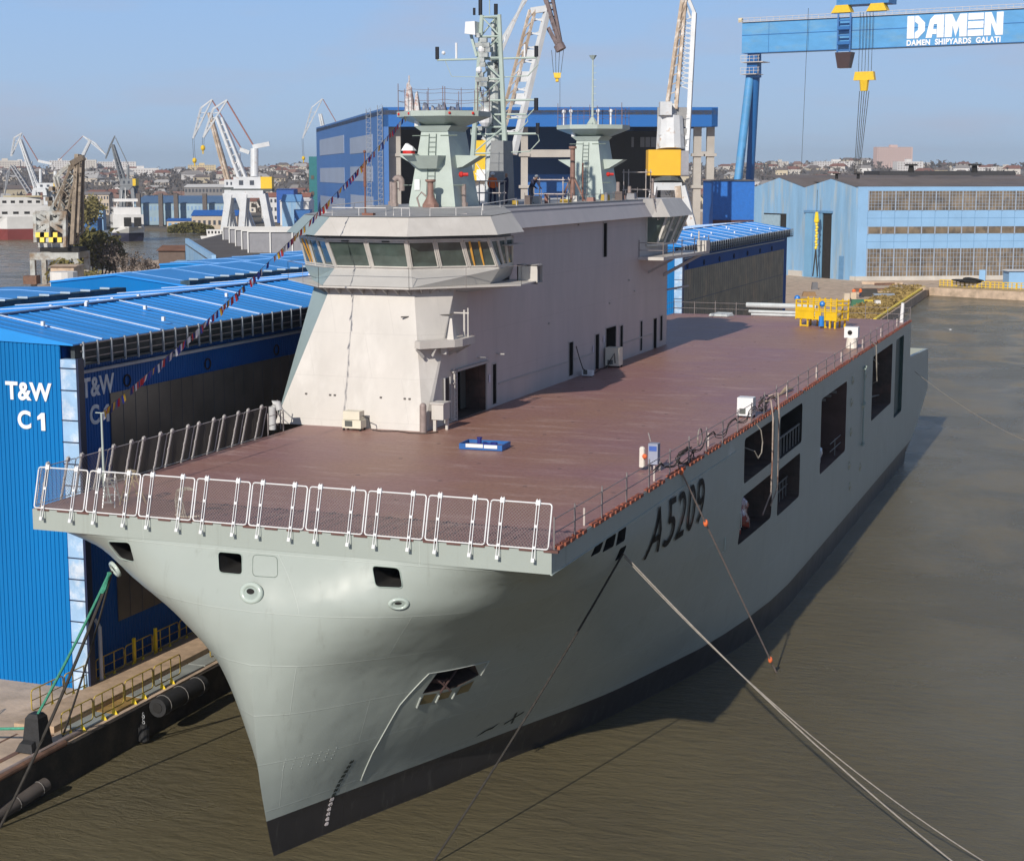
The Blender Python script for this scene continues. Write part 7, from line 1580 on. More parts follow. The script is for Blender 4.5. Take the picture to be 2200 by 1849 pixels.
for o in (-4, 4):
    bx_('portal_beam', 70, 540, 174, 555, 1.2, M_cc, o); bx_('leg', 70, 555.5, 80, 612, 1.2, M_cc, o); bx_('leg', 163, 555.5, 174, 612, 1.2, M_cc, o)
bx_('turntable', 88, 530, 172, 539, 6, M_dark)
bx_('ballast_box', 83, 520, 142, 529.5, 5, mat('crane_pale', (.5, .5, .48, 1), .6))
bx_('counterweight', 84, 498, 140, 519.5, 3, M_dark, -1)
m = MB()
for i in range(6):
    for j in range(2):
        if (i+j) % 2 == 0: u0 = 84+i*9.33; v0 = 498.3+j*10.6; m.add([P((u0, v0), -2.55), P((u0+9.3, v0), -2.55), P((u0+9.3, v0+10.6), -2.55), P((u0, v0+10.6), -2.55)], [(0, 1, 2, 3)])
for o in build_split(m, 'yellow_square', mat('bright_yellow', (.85, .62, .02, 1), .45), r): o.location = -bC
m = MB(); q = random.Random(5)
for o in (-2, 2):
    for a, b in (((84, 520), (82, 457)), ((146, 530), (146, 457)), ((82, 457), (150, 457)), ((84, 500), (146, 460)), ((84, 460), (146, 500)), ((110, 520), (112, 457)), ((82, 478), (146, 478))): m.bar(P(a, o), P(b, o), .75)
    for k in range(10): a = (84+q.random()*60, 457+q.random()*40); b = (84+q.random()*60, 457+q.random()*40); m.bar(P(a, o), P(b, -o), .3)
m.build('frame', M_cc, r).location = -bC
m = MB()
for k in range(14): u, v = 100+q.random()*55, 408+q.random()*48; w = 3+q.random()*5; m.hull8([P((u, v), -1.5), P((u+w, v), -1.5), P((u+w, v), 1.5), P((u, v), 1.5)], [P((u, v-w*1.2), -1.5), P((u+w, v-w*1.2), -1.5), P((u+w, v-w*1.2), 1.5), P((u, v-w*1.2), 1.5)])
for o in build_split(m, 'winch_gear', M_ccr, r): o.location = -bC
m = MB()
for o in (-1.6, 1.6):
    m.bar(P((160, 525), o), P((168, 332), o*.5), .8); m.bar(P((150, 450), o), P((176, 340), o*.5), .45); m.bar(P((172, 500), o), P((177, 340), o*.5), .45)
    m.bar(P((122, 440), o), P((158, 350), o*.5), .4); m.bar(P((128, 455), o), P((152, 356), o*.5), .3); m.bar(P((157, 352), o), P((178, 338), o*.5), 1.0)
    for k in range(16):
        u_ = k/16; m.bar(P((160+6*u_, 520-185*u_), o), P((173+3*u_, 500-165*u_+6*(k % 2)), -o), .22); 
    for k in range(5): u_ = k/5; m.bar(P((122+34*u_, 440-90*u_), o), P((160+5*u_, 490-140*u_), o), .14)
m.build('jib', M_ccr, r).location = -bC
m = MB()
for o in (-1.2, 1.2):
    m.bar(P((140, 455), o), P((120, 380), o), .5); m.bar(P((120, 380), o), P((150, 352), o), .4); m.bar(P((110, 455), o), P((140, 395), o), .5)
    for k in range(8): m.bar(P((124+3*k, 450-9*k), o), P((146+q.random()*14, 440-10*k), -o), .3)
m.build('back_stays', M_cc, r).location = -bC
bx_('rail_wheels', 60, 588, 88, 606, 3, M_rust, -5)
# --- ships on the river
def shipish(name, lb, base, L_, W_, H_, mh, mh2, decks, zsplit, cat='ship', dirv=None, bow=1):
    r = empty(name, base, 0, lb, cat); d = (dirv or RT); n = Vector((-d.y, d.x, 0)); I = lambda o: setattr(o, 'location', (0, 0, 0)) or o
    def ring(z, k, f): return [d*(-L_/2*k)-n*W_/2*.7*k+UP(z), d*(L_*.30)-n*W_/2*k+UP(z), d*(L_*(.5+f)*k)+UP(z), d*(L_*.30)+n*W_/2*k+UP(z), d*(-L_/2*k)+n*W_/2*.7*k+UP(z)]
    if bow < 0: ring0 = ring; ring = lambda z, k, f: [Vector((-2*p.dot(d)*d.x+p.x, -2*p.dot(d)*d.y+p.y, p.z)) for p in ring0(z, k, f)][::-1]
    m = MB(); m.hull8(ring(-1, .86, -.02), ring(zsplit, .94, 0)); m.build('lower_hull', mh2, r)
    m = MB(); m.hull8(ring(zsplit+.02, .94, 0), ring(H_, 1, .06)); m.build('upper_hull', mh, r)
    for k, (s0, s1, w, z0, z1) in enumerate(decks):
        m = MB(); a = [d*(L_*s0)-n*W_*w/2, d*(L_*s1)-n*W_*w/2, d*(L_*s1)+n*W_*w/2, d*(L_*s0)+n*W_*w/2]; m.hull8([p+UP(z0) for p in a], [p*1+UP(z1)-d*(.02*L_ if s1 > 0 else 0) for p in a]); dk = m.build('deckhouse', mh, r)
        if z1-z0 > 2: 
            m = MB(); e = n*(W_*w/2+.05)
            for i in range(5): s_ = s0+(s1-s0)*(i+.3)/5; c = d*(L_*s_)-e; c2 = d*(L_*(s_+(s1-s0)*.1))-e; m.hull8([c+UP(z0+1), c2+UP(z0+1), c2+n*.1+UP(z0+1), c+n*.1+UP(z0+1)], [c+UP(z0+1.9), c2+UP(z0+1.9), c2+n*.1+UP(z0+1.9), c+n*.1+UP(z0+1.9)])
            build_split(m, 'window', M_dark, dk)
    return r
M_shw = mat('ship_white', (.70, .69, .67, 1), .5, var=.12, vs=.15); M_shr = mat('ship_red', (.22, .045, .04, 1), .6, var=.15, vs=.2)
r = shipish('moored_ship', 'white ship with dark red lower hull moored at the left edge', gz(60, 611, 0), 28, 10, 8.5, M_shw, M_shr, [(-.40, .30, .8, 8.4, 12.5), (-.38, .15, .8, 12.4, 15.5)], 4.0, dirv=(RT*.94+FW*.34).normalized(), bow=-1)
m = MB(); q0 = Vector((0, 0, 0)); m.hull8([RT*-8-FW*5+UP(15.6), RT*6-FW*4+UP(15.6), RT*6+FW*3+UP(15.6), RT*-8+FW*3+UP(15.6)], [RT*-8-FW*5+UP(16), RT*6-FW*4+UP(16), RT*6+FW*3+UP(16), RT*-8+FW*3+UP(16)]); m.build('yellow_roof', mat('dull_yellow', (.5, .42, .25, 1), .6), r)
r = shipish('white_ferry', 'white double-decked passenger boat with dark hull seen end-on', gz(268, 600, 0), 20, 12, 5, M_shw, mat('ship_navy', (.02, .02, .045, 1), .5), [(-.5, .42, .9, 4.9, 9.5), (-.4, .25, .8, 9.4, 12), (-.3, .05, .7, 14, 15)], 3.0, 'boat', dirv=(RT*.3-FW*.95).normalized())
m = MB(); 
for sx in (-3, 3): m.tube(RT*sx-FW*1+UP(11.9), RT*sx-FW*1+UP(14.1), .2)
m.tube(UP(15), UP(19), .15); m.tube(RT*-1.5+UP(15), RT*-1.5+UP(18), .1); build_split(m, 'mast', M_shw, r)
m = MB(); c = RT*-2-FW*9.9; 
for sx in (-2.6, 1.0): a = RT*(sx+1)-FW*10.9+RT*3.2; m.hull8([a+UP(5.3), a+RT*2.6+UP(5.3), a+RT*2.6+FW*.3+UP(5.3), a+FW*.3+UP(5.3)], [a+UP(8.6), a+RT*2.6+UP(8.6), a+RT*2.6+FW*.3+UP(8.6), a+FW*.3+UP(8.6)])
build_split(m, 'stern_opening', M_dark, r)
r = shipish('small_boat', 'small pale boat with red trim below the white portal crane', gz(465, 585, 0), 12, 5, 2.2, M_shw, M_shr, [(-.3, .2, .7, 2.1, 4.5)], 1.0, 'boat')
# --- buildings on the far bank and in the yard
far_land = [gnd(-900, 470, .9), gnd(-200, 474, .9), gnd(100, 478, .9), gnd(230, 488, .9), gnd(405, 494, .9), gnd(470, 497, .9), gnd(720, 492, .9)]
m = MB(); pl = [(p.x, p.y) for p in far_land]+[(gz(900, 900).x, gz(900, 900).y), (gz(900, 2300).x, gz(900, 2300).y), (gz(-900, 2300).x, gz(-900, 2300).y)]
M_soil = mat('far_bank', (.12, .105, .085, 1), .95, var=.35, vs=.02, col2=(.075, .065, .055, 1), c2s=.012)
m.prism(pl, -1, 1.2); tag(m.build('far_bank', M_soil), kind='structure')
M_cream_w = mat('cream_wall', (.55, .46, .36, 1), .8, var=.1, vs=.1); M_bro = mat('blue_roof_far', (.02, .12, .42, 1), .5); M_rro = mat('red_roof_far', (.30, .13, .09, 1), .8); M_whw = mat('white_wall', (.66, .65, .63, 1), .8, var=.1, vs=.1); M_gyr = mat('grey_roof_far', (.22, .21, .21, 1), .8)
M_ghall = mat('pale_glass_wall', (.30, .42, .50, 1), .4, var=.25, vs=.06)
block('glazed_hall', 285, 495, 730, 436, M_ghall, mat('steel_blue_roof', (.09, .17, .30, 1), .5), 'long glazed blue-grey hall behind the white passenger boat', dep=45, roof_h=3, wins=26, wm_=mat('pale_blue_pane', (.22, .36, .55, 1), .4))
for u in (290, 338, 371, 433):
    m = MB(); a = gz(u, 724, .9); m.hull8([a, a+RT*1.8, a+RT*1.8+FW*2, a+FW*2], [a+UP(zat(420, 724)), a+RT*1.8+UP(zat(420, 724)), a+RT*1.8+FW*2+UP(zat(420, 724)), a+FW*2+UP(zat(420, 724))]); tag(m.build('crane_column', mat('brown_column', (.13, .11, .10, 1), .8)), ['leftmost brown column before the glazed hall', 'second brown column before the glazed hall', 'third column before the glazed hall', 'right-hand column before the glazed hall'][(290, 338, 371, 433).index(u)], 'column')
block('cream_building', 409, 507, 668, 463, M_cream_w, M_bro, 'cream two-storey building with a bright blue roof by the white crane', dep=12, roof_h=2.2, wins=9)
block('cream_annex', 355, 408, 672, 474, M_cream_w, M_bro, 'lower cream annex with blue garage doors left of the cream building', dep=8, roof_h=1, wins=4, wm_=mat('blue_gate', (.15, .32, .55, 1), .5))
block('blue_cabin', 172, 205, 640, 470, mat('cabin_blue', (.02, .13, .36, 1), .6), M_bro, 'dark blue works cabin left of the passenger boat', dep=8, roof_h=.5)
block('light_blue_kiosk', 203, 218, 660, 445, M_lbs, M_lbs, 'small bright light blue block behind the passenger boat', dep=5, roof_h=.3)
block('cream_terrace', 170, 232, 900, 418, M_cream_w, M_gyr, 'row of pale cream houses above the willow tree', dep=10, roof_h=1.5, wins=10)
block('white_warehouse', 600, 662, 720, 432, M_whw, M_whw, 'white warehouse left of the big blue hall', dep=20, roof_h=1)
block('blue_tarp_shed', 604, 644, 700, 433, M_lb, mat('tarp_blue', (.12, .28, .52, 1), .6), 'shed with pale blue roof in front of the white warehouse', dep=10, roof_h=3)
block('navy_container', 630, 665, 655, 450, mat('container_blue', (.02, .13, .38, 1), .5), mat('container_blue', (.02, .13, .38, 1), .5), 'dark blue container at the foot of the big blue hall', 'container', dep=6, roof_h=.1)
block('royal_blue_shed', 593, 630, 760, 407, mat('royal_blue', (.01, .09, .38, 1), .5), mat('royal_blue', (.01, .09, .38, 1), .5), 'royal blue flat shed above the long red roof', dep=15, roof_h=.3)
block('long_red_roof', 560, 664, 770, 423, M_whw, M_rro, 'long low building with red roof behind the white crane', dep=14, roof_h=2, wins=12)
block('pale_workshop', 395, 500, 860, 402, M_gyr, M_whw, 'pale grey workshop roofs beyond the glazed hall', dep=20, roof_h=1.5, wins=14)
# grey-roofed light blue building with sawtooth skylights in the near yard
Q = [gnd(398, 524, 14), gnd(480, 503, 14), gnd(700, 506, 14), gnd(720, 548, 14), gnd(455, 563, 14)]
rr0 = empty('sawtooth_workshop', (Q[0].x, Q[0].y, QZ), 0, 'light blue workshop with a dark flat roof and rows of sawtooth skylights', 'workshop'); o0 = Vector(rr0.location)
m = MB(); m.hull8([Vector((p.x, p.y, QZ)) for p in Q][::-1], [Vector((p.x, p.y, 13.9)) for p in Q][::-1]); m.build('wall', M_lb, rr0).location = -o0
m = MB(); m.hull8([Vector((p.x, p.y, 13.9)) for p in Q][::-1], [Vector((p.x, p.y, 14.1)) for p in Q][::-1]); m.build('roof', mat('bitumen_roof', (.10, .09, .085, 1), .9, var=.2, vs=.2), rr0).location = -o0
m = MB(); a, b = Q[0], Q[4]; e = Vector((0, 0, .8)); m.hull8([a, b, b+RT*.5, a+RT*.5], [a+e, b+e, b+RT*.5+e, a+RT*.5+e]); m.build('parapet', M_lbs, rr0).location = -o0
for k in range(5):
    u0 = 480+k*13.5; v0 = 515+k*7.0; a = gnd(u0, v0, 14.1); b = a+RT*(46-k*3)-FW*1.5; m = MB(); hgt = 1.9+.2*k
    m.hull8([a, b, b+FW*3, a+FW*3], [a+UP(hgt), b+UP(hgt), b+FW*.4+UP(hgt), a+FW*.4+UP(hgt)]); st = m.build('skylight', mat('sky_grey', (.26, .26, .28, 1), .5), rr0); st.location = -o0
    m = MB(); n_ = 12
    for i in range(n_+1): p = a.lerp(b, i/n_)-FW*.1; m.bar(p, p+UP(hgt), .18, .1)
    m.bar(a-FW*.1+UP(hgt), b-FW*.1+UP(hgt), .25, .2); m.build('glazing_bars', M_whw, st)
block('rust_roof_shed', 335, 392, 290, 538, mat('brown_wall', (.14, .10, .08, 1), .8), mat('rust_sheet_roof', (.20, .10, .06, 1), .8, var=.3, vs=.4), 'brown shed with a rusty sheet roof among the bare bushes', dep=9, roof_h=.8)
block('white_hut', 372, 388, 215, 563, M_whw, M_lb, 'small white hut before the brown rusty shed', dep=4, roof_h=.2)
block('concrete_tank_wall', 100, 150, 250, 572, M_conc, M_conc, 'low concrete walls under the rusty portal crane', dep=6, roof_h=.2)
m = MB(); m.tube(gz(128, 245, QZ), gz(128, 245, zat(583, 245)), 2.0, n=14); tag(m.build('white_tank', M_whw), 'round white tank under the rusty portal crane', 'tank')
# --- the town on its hill
def zt(D, u):
    k = max(0, min(1, (D-1050)/1650)); k = k*k*(3-2*k); top = 24+9*max(0, min(1, (u-200)/1400))+3*math.sin(u*.011)+2*math.sin(u*.031+1)
    return 1.25+k*top-(max(0, D-2900)/900)*8
m = MB(); rows_ = []
for D in list(range(880, 3400, 70)): rows_.append([gz(u, D, zt(D, u)+(0 if D > 900 else -1)) for u in range(-500, 2900, 60)])
m.grid(rows_); tag(m.build('town_hill', mat('hill_scrub', (.15, .13, .115, 1), 1.0, var=.3, vs=.012, col2=(.21, .185, .16, 1), c2s=.01), smooth=True), kind='structure')
def hsrc(w, d, h, rh, mw, mr_):
    m = MB(); m.m = 0; m.box(-w/2, -d/2, -3, w/2, d/2, h); m.m = 1
    m.add([(-w/2-.5, -d/2-.5, h), (w/2+.5, -d/2-.5, h), (w/2+.5, d/2+.5, h), (-w/2-.5, d/2+.5, h), (-w/2*.7, 0, h+rh), (w/2*.7, 0, h+rh)], [(0, 1, 5, 4), (1, 2, 5), (2, 3, 4, 5), (3, 0, 4)])
    m.m = 2
    for i in range(max(2, int(w/4))):
        for k in range(max(1, int(h/3.2))): x = -w/2+w*(i+.5)/max(2, int(w/4)); m.box(x-.6, -d/2-.06, .9+3*k, x+.6, -d/2-.01, 2.2+3*k)
    return m, [mw, mr_, mat('far_window', (.06, .07, .09, 1), .3)]
wl = [mat('town_wall_%d' % i, c, .9, var=.12, vs=.05) for i, c in enumerate(((.62, .58, .52, 1), (.52, .46, .38, 1), (.70, .68, .66, 1), (.45, .36, .30, 1), (.58, .50, .36, 1)))]
rl = [mat('town_roof_%d' % i, c, .9) for i, c in enumerate(((.22, .10, .075, 1), (.28, .26, .25, 1), (.16, .13, .12, 1), (.42, .41, .40, 1), (.25, .15, .12, 1)))]
src = []; q = random.Random(33)
for i in range(12):
    m, ms = hsrc(q.uniform(9, 20), q.uniform(8, 12), q.choice((3, 3.4, 6, 6.2)), q.uniform(1.5, 3.4), wl[i % 5], rl[(i*3) % 5]); o = m.build('house', ms); src.append(o)
cnt = 0; pos = []
while cnt < 285:
    u = q.uniform(-20, 680) if q.random() < .5 else q.uniform(1440, 2230)
    D = q.uniform(980, 2750)**1; D = 980+(2750-980)*(1-(1-(D-980)/1770)**1.6)
    if any(abs(u-a)*D/3565 < 16 and abs(D-b) < 22 for a, b in pos): continue
    pos.append((u, D)); s0 = src[cnt % 12]; o = s0 if cnt < 12 else s0.copy()
    if cnt >= 12: COL.objects.link(o)
    o.location = gz(u, D, zt(D, u)-.3); o.rotation_euler.z = YAW+q.uniform(-.6, .6)
    sc = q.uniform(.9, 1.3); o.scale = (sc, sc, sc*q.uniform(.9, 1.1))
    j = cnt % 12; side_ = ('far left' if u < 230 else 'left' if u < 460 else 'centre left' if u < 700 else 'right' if u < 1800 else 'far right'); hgt_ = 'high up' if D > 2100 else 'halfway up' if D > 1500 else 'low down'
    tag(o, '%s house with %s roof %s on the hillside, %s' % (('cream', 'tan', 'white', 'brownish', 'ochre')[j % 5], ('red', 'grey', 'dark brown', 'pale grey', 'faded brown')[(j*3) % 5], hgt_, side_), 'house', 'houses of the town on the hill'); cnt += 1
for k, (u, D, w, h, lb, c) in enumerate(((12, 2500, 44, 17, 'leftmost white apartment block on the skyline', 0), (44, 2550, 36, 15, 'second white apartment block from the left on the skyline', 2), (130, 2500, 30, 18, 'apartment block on the skyline behind the rusty crane', 2), (183, 2450, 34, 17, 'apartment block right of the rusty crane on the skyline', 0), (252, 2480, 56, 15, 'long apartment block on the skyline by the grey crane', 2), (302, 2300, 50, 11, 'white mansion with a red stripe on the hillside', 2), (434, 2550, 42, 12, 'yellow church-like building on the skyline', 4), (1917, 2300, 52, 30, 'large pinkish tower block on the right skyline', 3), (1950, 2050, 34, 16, 'pale five-storey block below the pinkish tower block', 2), (1795, 2300, 60, 9, 'white domed hall on the right skyline', 2), (1675, 2600, 24, 9, 'small pale building left on the right-hand skyline', 0), (2090, 2200, 60, 7, 'long white low building at the right', 2), (2160, 2300, 30, 8, 'cream building near the right edge', 0))):
    m = MB(); m.m = 0; m.box(-w/2, -7, -6, w/2, 7, h); m.m = 1
    for i in range(int(w/3.6)):
        for j in range(int(h/3)): x = -w/2+(i+.5)*3.6; m.box(x-.8, -7.08, 1+3*j, x+.8, -7.0, 2.5+3*j)
    m.m = 0; m.box(-w*.1, -3, h, w*.1, 3, h+3)
    mw_ = {0: wl[0], 2: wl[2], 3: mat('pink_block', (.62, .46, .42, 1), .9), 4: mat('yellow_block', (.68, .55, .32, 1), .9)}[c]
    o = m.build('apartment_block', [mw_, mat('block_window', (.30, .26, .25, 1), .5)]); o.location = gz(u, D, zt(D, u)); o.rotation_euler.z = YAW+.2; tag(o, lb, 'apartment block')
m = MB(); q = random.Random(8)
def clump(mb, c, r_, q, n=7, hz=1.0):
    for _ in range(n):
        a = q.uniform(0, 6.28); t_ = q.uniform(0, 1); p = Vector((c[0]+r_*t_*math.cos(a), c[1]+r_*t_*math.sin(a), c[2]+q.uniform(.1, 1.5)*r_*hz)); s_ = r_*q.uniform(.25, .6)
        v = [p+Vector((q.uniform(-1, 1), q.uniform(-1, 1), q.uniform(-1, 1.3)))*s_ for _ in range(4)]; mb.add(v, [(0, 1, 2), (0, 2, 3), (0, 3, 1), (1, 3, 2)])
for k in range(2600):
    u = q.uniform(-60, 700) if q.random() < .5 else q.uniform(1430, 2260); D = q.uniform(930, 2800); clump(m, gz(u, D, zt(D, u)-1), q.uniform(3, 6.5), q, 6)
for k in range(330):
    u = q.uniform(-60, 700) if q.random() < .45 else q.uniform(1430, 2260); D = 2780+q.uniform(-60, 60); clump(m, gz(u, D, zt(D, u)-1), q.uniform(3, 7), q, 6, 1.0)
tag(m.build('bare_woodland', mat('bare_branches', (.115, .10, .09, 1), 1, var=.3, vs=.05)), 'grey-brown bare trees covering the town hillside', 'trees', kind='stuff')
# --- trees with trunk, limbs and leaf clumps
def tree(loc, h, wd, leafm, lb, n=1500, seed=1, bare=False, grp=None, leaf=.35):
    q = random.Random(seed); r = empty('willow_tree' if not bare else 'bare_tree', loc, q.random()*6, lb, 'tree', grp); tips = []
    m = MB()
    def limb(p, d, L_, rr, lvl):
        P = [p]; R_ = [rr]
        for i in range(3): d = (d+Vector((q.uniform(-.25, .25), q.uniform(-.25, .25), q.uniform(-.05, .2)))).normalized(); P.append(P[-1]+d*L_/3); R_.append(rr*(1-.2*(i+1)))
        m.path(P, R_, 5)
        if lvl == 0 or rr < .02: tips.append(P[-1]); return
        for _ in range(3 if lvl > 1 else 4): limb(P[-1 if q.random() < .6 else 2], (d+Vector((q.uniform(-1, 1), q.uniform(-1, 1), q.uniform(-.2, .7)))*.8).normalized(), L_*.68, rr*.55, lvl-1)
        tips.append(P[-1])
    for _ in range(3): limb(Vector((q.uniform(-.3, .3), q.uniform(-.3, .3), 0)), Vector((q.uniform(-.4, .4)*wd/h, q.uniform(-.4, .4)*wd/h, 1)).normalized(), h*.42, h*.028, 3)
    m.build('trunk', mat('bark', (.07, .055, .045, 1), .9), r)
    m = MB()
    if n:
        for _ in range(n):
            t_ = q.choice(tips); p = t_+Vector((q.gauss(0, 1), q.gauss(0, 1), q.gauss(-.3, 1)))*wd*.09; s_ = leaf*q.uniform(.6, 1.4)
            a, b = Vector((q.uniform(-1, 1), q.uniform(-1, 1), q.uniform(-1, 1)))*s_, Vector((q.uniform(-1, 1), q.uniform(-1, 1), q.uniform(-1, 1)))*s_; m.add([p-a, p+b, p+a, p-b], [(0, 1, 2, 3)])
        m.build('crown', leafm, r)
    return r
M_l1 = mat('olive_leaves', (.115, .105, .028, 1), .8, var=.4, vs=.6); M_l2 = mat('yellow_green_leaves', (.20, .17, .055, 1), .8, var=.4, vs=.6); M_l3 = mat('dark_leaves', (.06, .065, .022, 1), .8, var=.4, vs=.6); M_tw = mat('twigs', (.16, .13, .11, 1), .9, var=.3, vs=1)
tree(gz(190, 345, QZ), 9.5, 9, M_l1, 'large olive willow right of the rusty portal crane', 3200, 1, leaf=.5)
tree(gz(216, 350, QZ), 8.5, 9, M_l1, 'dark rounded tree right of the olive willow', 3200, 2, leaf=.5)
tree(gz(184, 600, QZ), 14, 12, M_l2, 'yellow-green willow on the far bank behind the river', 2200, 3, leaf=.7)
tree(gz(140, 300, QZ), 6, 8, M_l2, 'low yellow-green bush seen through the portal of the rusty crane', 1500, 4, leaf=.4)
for k, (u, d, h, lb) in enumerate(((248, 340, 9, 'tallest bare tree right of the dark rounded tree'), (275, 330, 7, 'bare tree between the willows and the brown shed'), (300, 325, 6, 'small bare tree left of the brown shed'), (318, 300, 5, 'twiggy bush before the brown shed'))): tree(gz(u, d, QZ), h, h, M_tw, lb, 500, 10+k, True, leaf=.22)
for k, (u, d, h, mm_) in enumerate(((340, 268, 5, M_l2), (352, 262, 4.5, M_l1), (368, 256, 4, M_l2), (190, 296, 5, M_l2), (330, 280, 5.5, M_tw))): tree(gz(u, d, QZ), h, h*1.1, mm_, ['yellow-green bush left under the brown shed', 'olive bush between two yellow-green ones before the brown shed', 'rightmost yellow-green bush before the brown shed', 'low bush at the foot of the olive willow', 'brown twiggy bush at the left corner of the brown shed'][k], 1100, 20+k, leaf=.3)
m = MB(); q = random.Random(77)
for k in range(5200):
    u = q.uniform(358, 455); c = gz(u, q.uniform(655, 662), q.uniform(1, 2.4+2.2*math.sin((u-350)/110*3.14))); a, b = Vector((q.uniform(-1, 1), q.uniform(-1, 1), q.uniform(-1, 1)))*.6, Vector((q.uniform(-1, 1), q.uniform(-1, 1), q.uniform(-1, 1)))*.6; m.add([c-a, c+b, c+a, c-b], [(0, 1, 2, 3)])
tag(m.build('reed_bank', M_l1), 'strip of olive reeds on the far river bank', 'reeds', kind='stuff')
# --- things on the right-hand quay
m = MB(); q = random.Random(3); e0, e1 = gnd(1990, 619), gnd(1885, 690)
for k in range(4200):
    p = e0.lerp(e1, q.random())+Vector((-q.uniform(.8, 6.5), q.uniform(-1, 1), q.uniform(0, .5))); a, b = Vector((q.uniform(-1, 1), q.uniform(-1, 1), q.uniform(0, 1)))*.4, Vector((q.uniform(-1, 1), q.uniform(-1, 1), q.uniform(0, 1)))*.4; m.add([p-a, p+b, p+a, p-b], [(0, 1, 2, 3)])
tag(m.build('dry_grass', mat('dry_grass', (.30, .21, .07, 1), .9, var=.4, vs=.4)), 'dry ochre grass along the basin edge', 'grass', kind='stuff')
m = MB(); m.bar(e0+Vector((-.4, 0, .25)), e1+Vector((-.4, 0, .25)), .5, .3); tag(m.build('yellow_kerb', mat('bright_yellow', (.85, .62, .02, 1), .45)), 'bright yellow kerb beam along the basin edge', 'kerb')
f0, f1 = gnd(2018, 618), gnd(2330, 632); L_ = (f1-f0).length; fd = (f1-f0).normalized()
for k in range(11):
    y = k/11*L_; r = empty('basin_railing', f0+fd*y+Vector((0, 1, 0)), math.atan2(fd.y, fd.x), '%s yellow railing panel from the left at the head of the basin' % ORD[k], 'railing', 'yellow railings at the head of the basin'); w = L_/11-.2; m = MB()
    for x in np.linspace(0, w, 4): m.bar((x, 0, 0), (x, 0, 1.5), .16)
    for z in (.5, 1.0, 1.5): m.bar((0, 0, z), (w, 0, z), .14)
    m.build('frame', mat('bright_yellow2', (.75, .50, .05, 1), .5), r)
m = MB(); m.hull8([f0+UP(-1.9), f1+UP(-1.9), f1+FW*.4+UP(-1.9), f0+FW*.4+UP(-1.9)], [f0-FW*.3+UP(.3), f1-FW*.3+UP(.3), f1+FW*.6+UP(.3), f0+FW*.6+UP(.3)]); tag(m.build('basin_head_wall', mat('ochre_wall', (.30, .23, .12, 1), .9, var=.3, vs=.3)), 'weathered ochre wall at the head of the basin', 'wall')
q = random.Random(14)
lbs = ['grey pump on the gravel yard', 'low wooden stack on the gravel yard', 'pale drum beside the workers', 'second pale drum beside the workers', 'dark green box near the workers', 'yellow box right of the green one', 'dark block of scrap behind the workers', 'pale slab pile before the factory', 'grey trestle behind the orange workers', 'white round lamp by the stern rail']
for k, (u, v, w, h, c) in enumerate(((1750, 622, 1.2, 1.4, (.15, .15, .16, 1)), (1738, 636, 2.6, .8, (.28, .17, .08, 1)), (1818, 648, 1.1, 1.5, (.6, .5, .38, 1)), (1832, 646, 1.1, 1.5, (.6, .48, .34, 1)), (1842, 657, 2.4, 1.1, (.05, .16, .09, 1)), (1862, 655, 2.2, .9, (.7, .5, .05, 1)), (1866, 637, 3.4, 1.4, (.05, .045, .04, 1)), (1895, 622, 9, .7, (.32, .27, .22, 1)), (1898, 641, 4.5, .9, (.26, .30, .36, 1)), (1885, 659, 1.0, 1.1, (.75, .72, .68, 1)))):
    p = gnd(u, v); m = MB(); m.hull8([p-RT*w/2-FW*.6, p+RT*w/2-FW*.6, p+RT*w/2+FW*.6, p-RT*w/2+FW*.6], [p-RT*w*.4-FW*.5+UP(h), p+RT*w*.42-FW*.5+UP(h), p+RT*w*.42+FW*.5+UP(h), p-RT*w*.4+FW*.5+UP(h)])
    tag(m.build('yard_item', mat('yard_item_%d' % k, c, .8)), lbs[k], 'yard gear')
for k in range(12):
    p = gnd(q.uniform(1870, 1960), q.uniform(610, 640)); w = q.uniform(1.5, 5); a = q.uniform(-.3, .3); m = MB(); m.box(-w, -.2, 0, w, .2, q.uniform(.3, .7)); o = m.build('timber_beam', M_rust if k % 2 else M_conc, None, loc=p, rz=YAW+a); tag(o, 'rusty steel beam lying before the factory' if k % 2 else 'grey concrete beam lying before the factory', 'beam', 'beams lying before the factory')
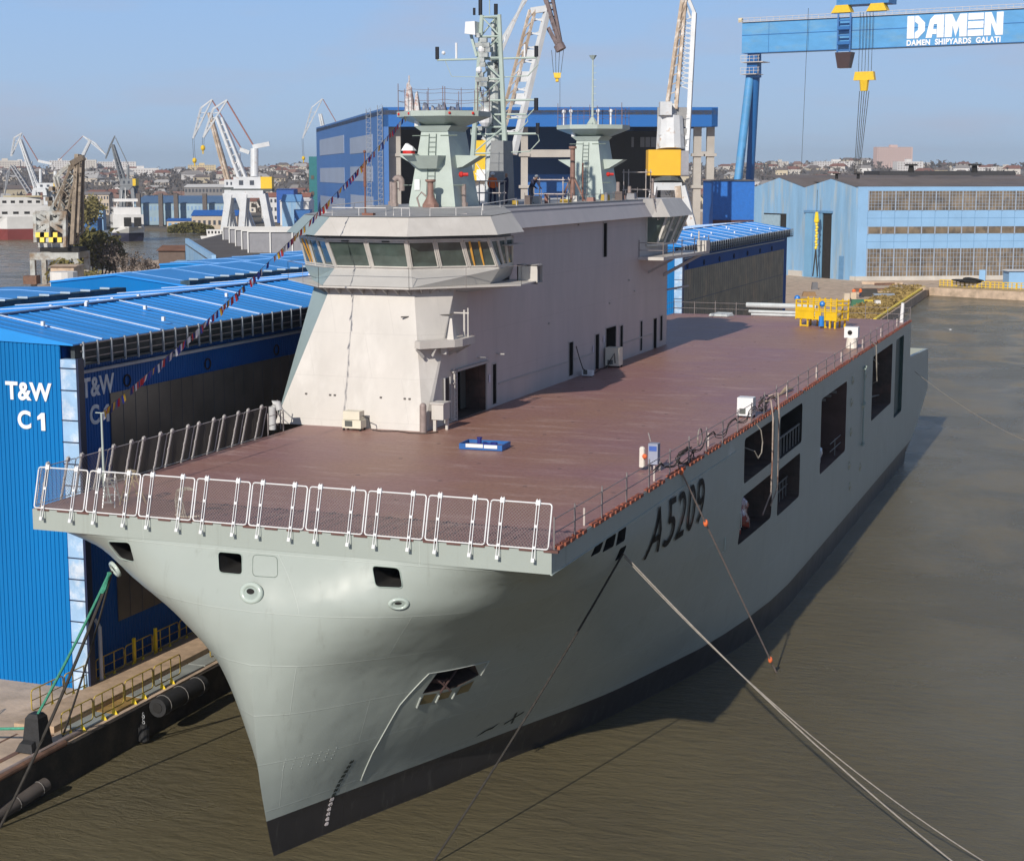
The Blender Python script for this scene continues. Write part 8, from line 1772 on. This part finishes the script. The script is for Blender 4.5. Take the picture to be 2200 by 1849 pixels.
person(gnd(1834, 641), R(10), M_or, M_nv, 'left of two workers in orange jackets on the quay beyond the stern', s=1.1); person(gnd(1848, 640), R(-30), M_or, M_nv, 'right of two workers in orange jackets on the quay beyond the stern', s=1.1)
block('blue_hut', 2178, 2215, 325, 582, M_lbs, M_whw, 'light blue hut at the right edge of the basin head', dep=4, roof_h=.3)
m = MB(); p = gz(2120, 326, QZ); m.tube(p, p+UP(3.4), .25); m.box(p.x-.6, p.y-.4, p.z+1.4, p.x+.6, p.y+.4, p.z+3.6); tag(m.build('pale_blue_box', M_lbs), 'small pale blue box on a post among the yellow railings', 'box')
lumpy('tarpaulin_pile', tuple(gz(2092, 324, QZ+1.6)), (2.6, 1.2, .5), M_dark, 'dark tarpaulin over gear behind the yellow railings', 'tarpaulin', seed=2)
# gull over the water
for k, (u, v, lb) in enumerate(((2042, 708, 'white gull flying over the basin water'), (2096, 711, 'darker gull right of the white one'))):
    p = far(u, v, 190); m = MB(); m.ball((0, 0, 0), .14, 8, 5, .7); m.hull8([(-.05, -.1, 0), (.05, -.1, 0), (.05, .1, 0), (-.05, .1, 0)], [(-.5, -.05, .12), (-.45, -.05, .12), (-.45, .05, .12), (-.5, .05, .12)]) if 0 else m.add([(0, -.14, .05), (0, .14, .05), (.75, .05, .2), (.7, -.1, .2), (-.75, .05, .2), (-.7, -.1, .2)], [(0, 1, 2, 3), (1, 0, 5, 4)])
    o = m.build('gull', M_white if k == 0 else mat('grey_feathers', (.15, .15, .16, 1), .8)); o.location = p; tag(o, lb, 'bird')
# --- pale air between here and the town
m = MB(); m.box(-5200, -320, -3, 5200, 5200, 95); hz_ = m.build('haze', []); tag(hz_, kind='stuff')
vm_ = bpy.data.materials.new('pale_air'); vm_.use_nodes = True; N = vm_.node_tree.nodes; N.remove(N['Principled BSDF'])
pv = N.new('ShaderNodeVolumePrincipled'); pv.inputs['Color'].default_value = (.86, .92, 1, 1); pv.inputs['Density'].default_value = .00012; pv.inputs['Anisotropy'].default_value = .2
vm_.node_tree.links.new(pv.outputs[0], N['Material Output'].inputs['Volume']); hz_.data.materials.append(vm_)
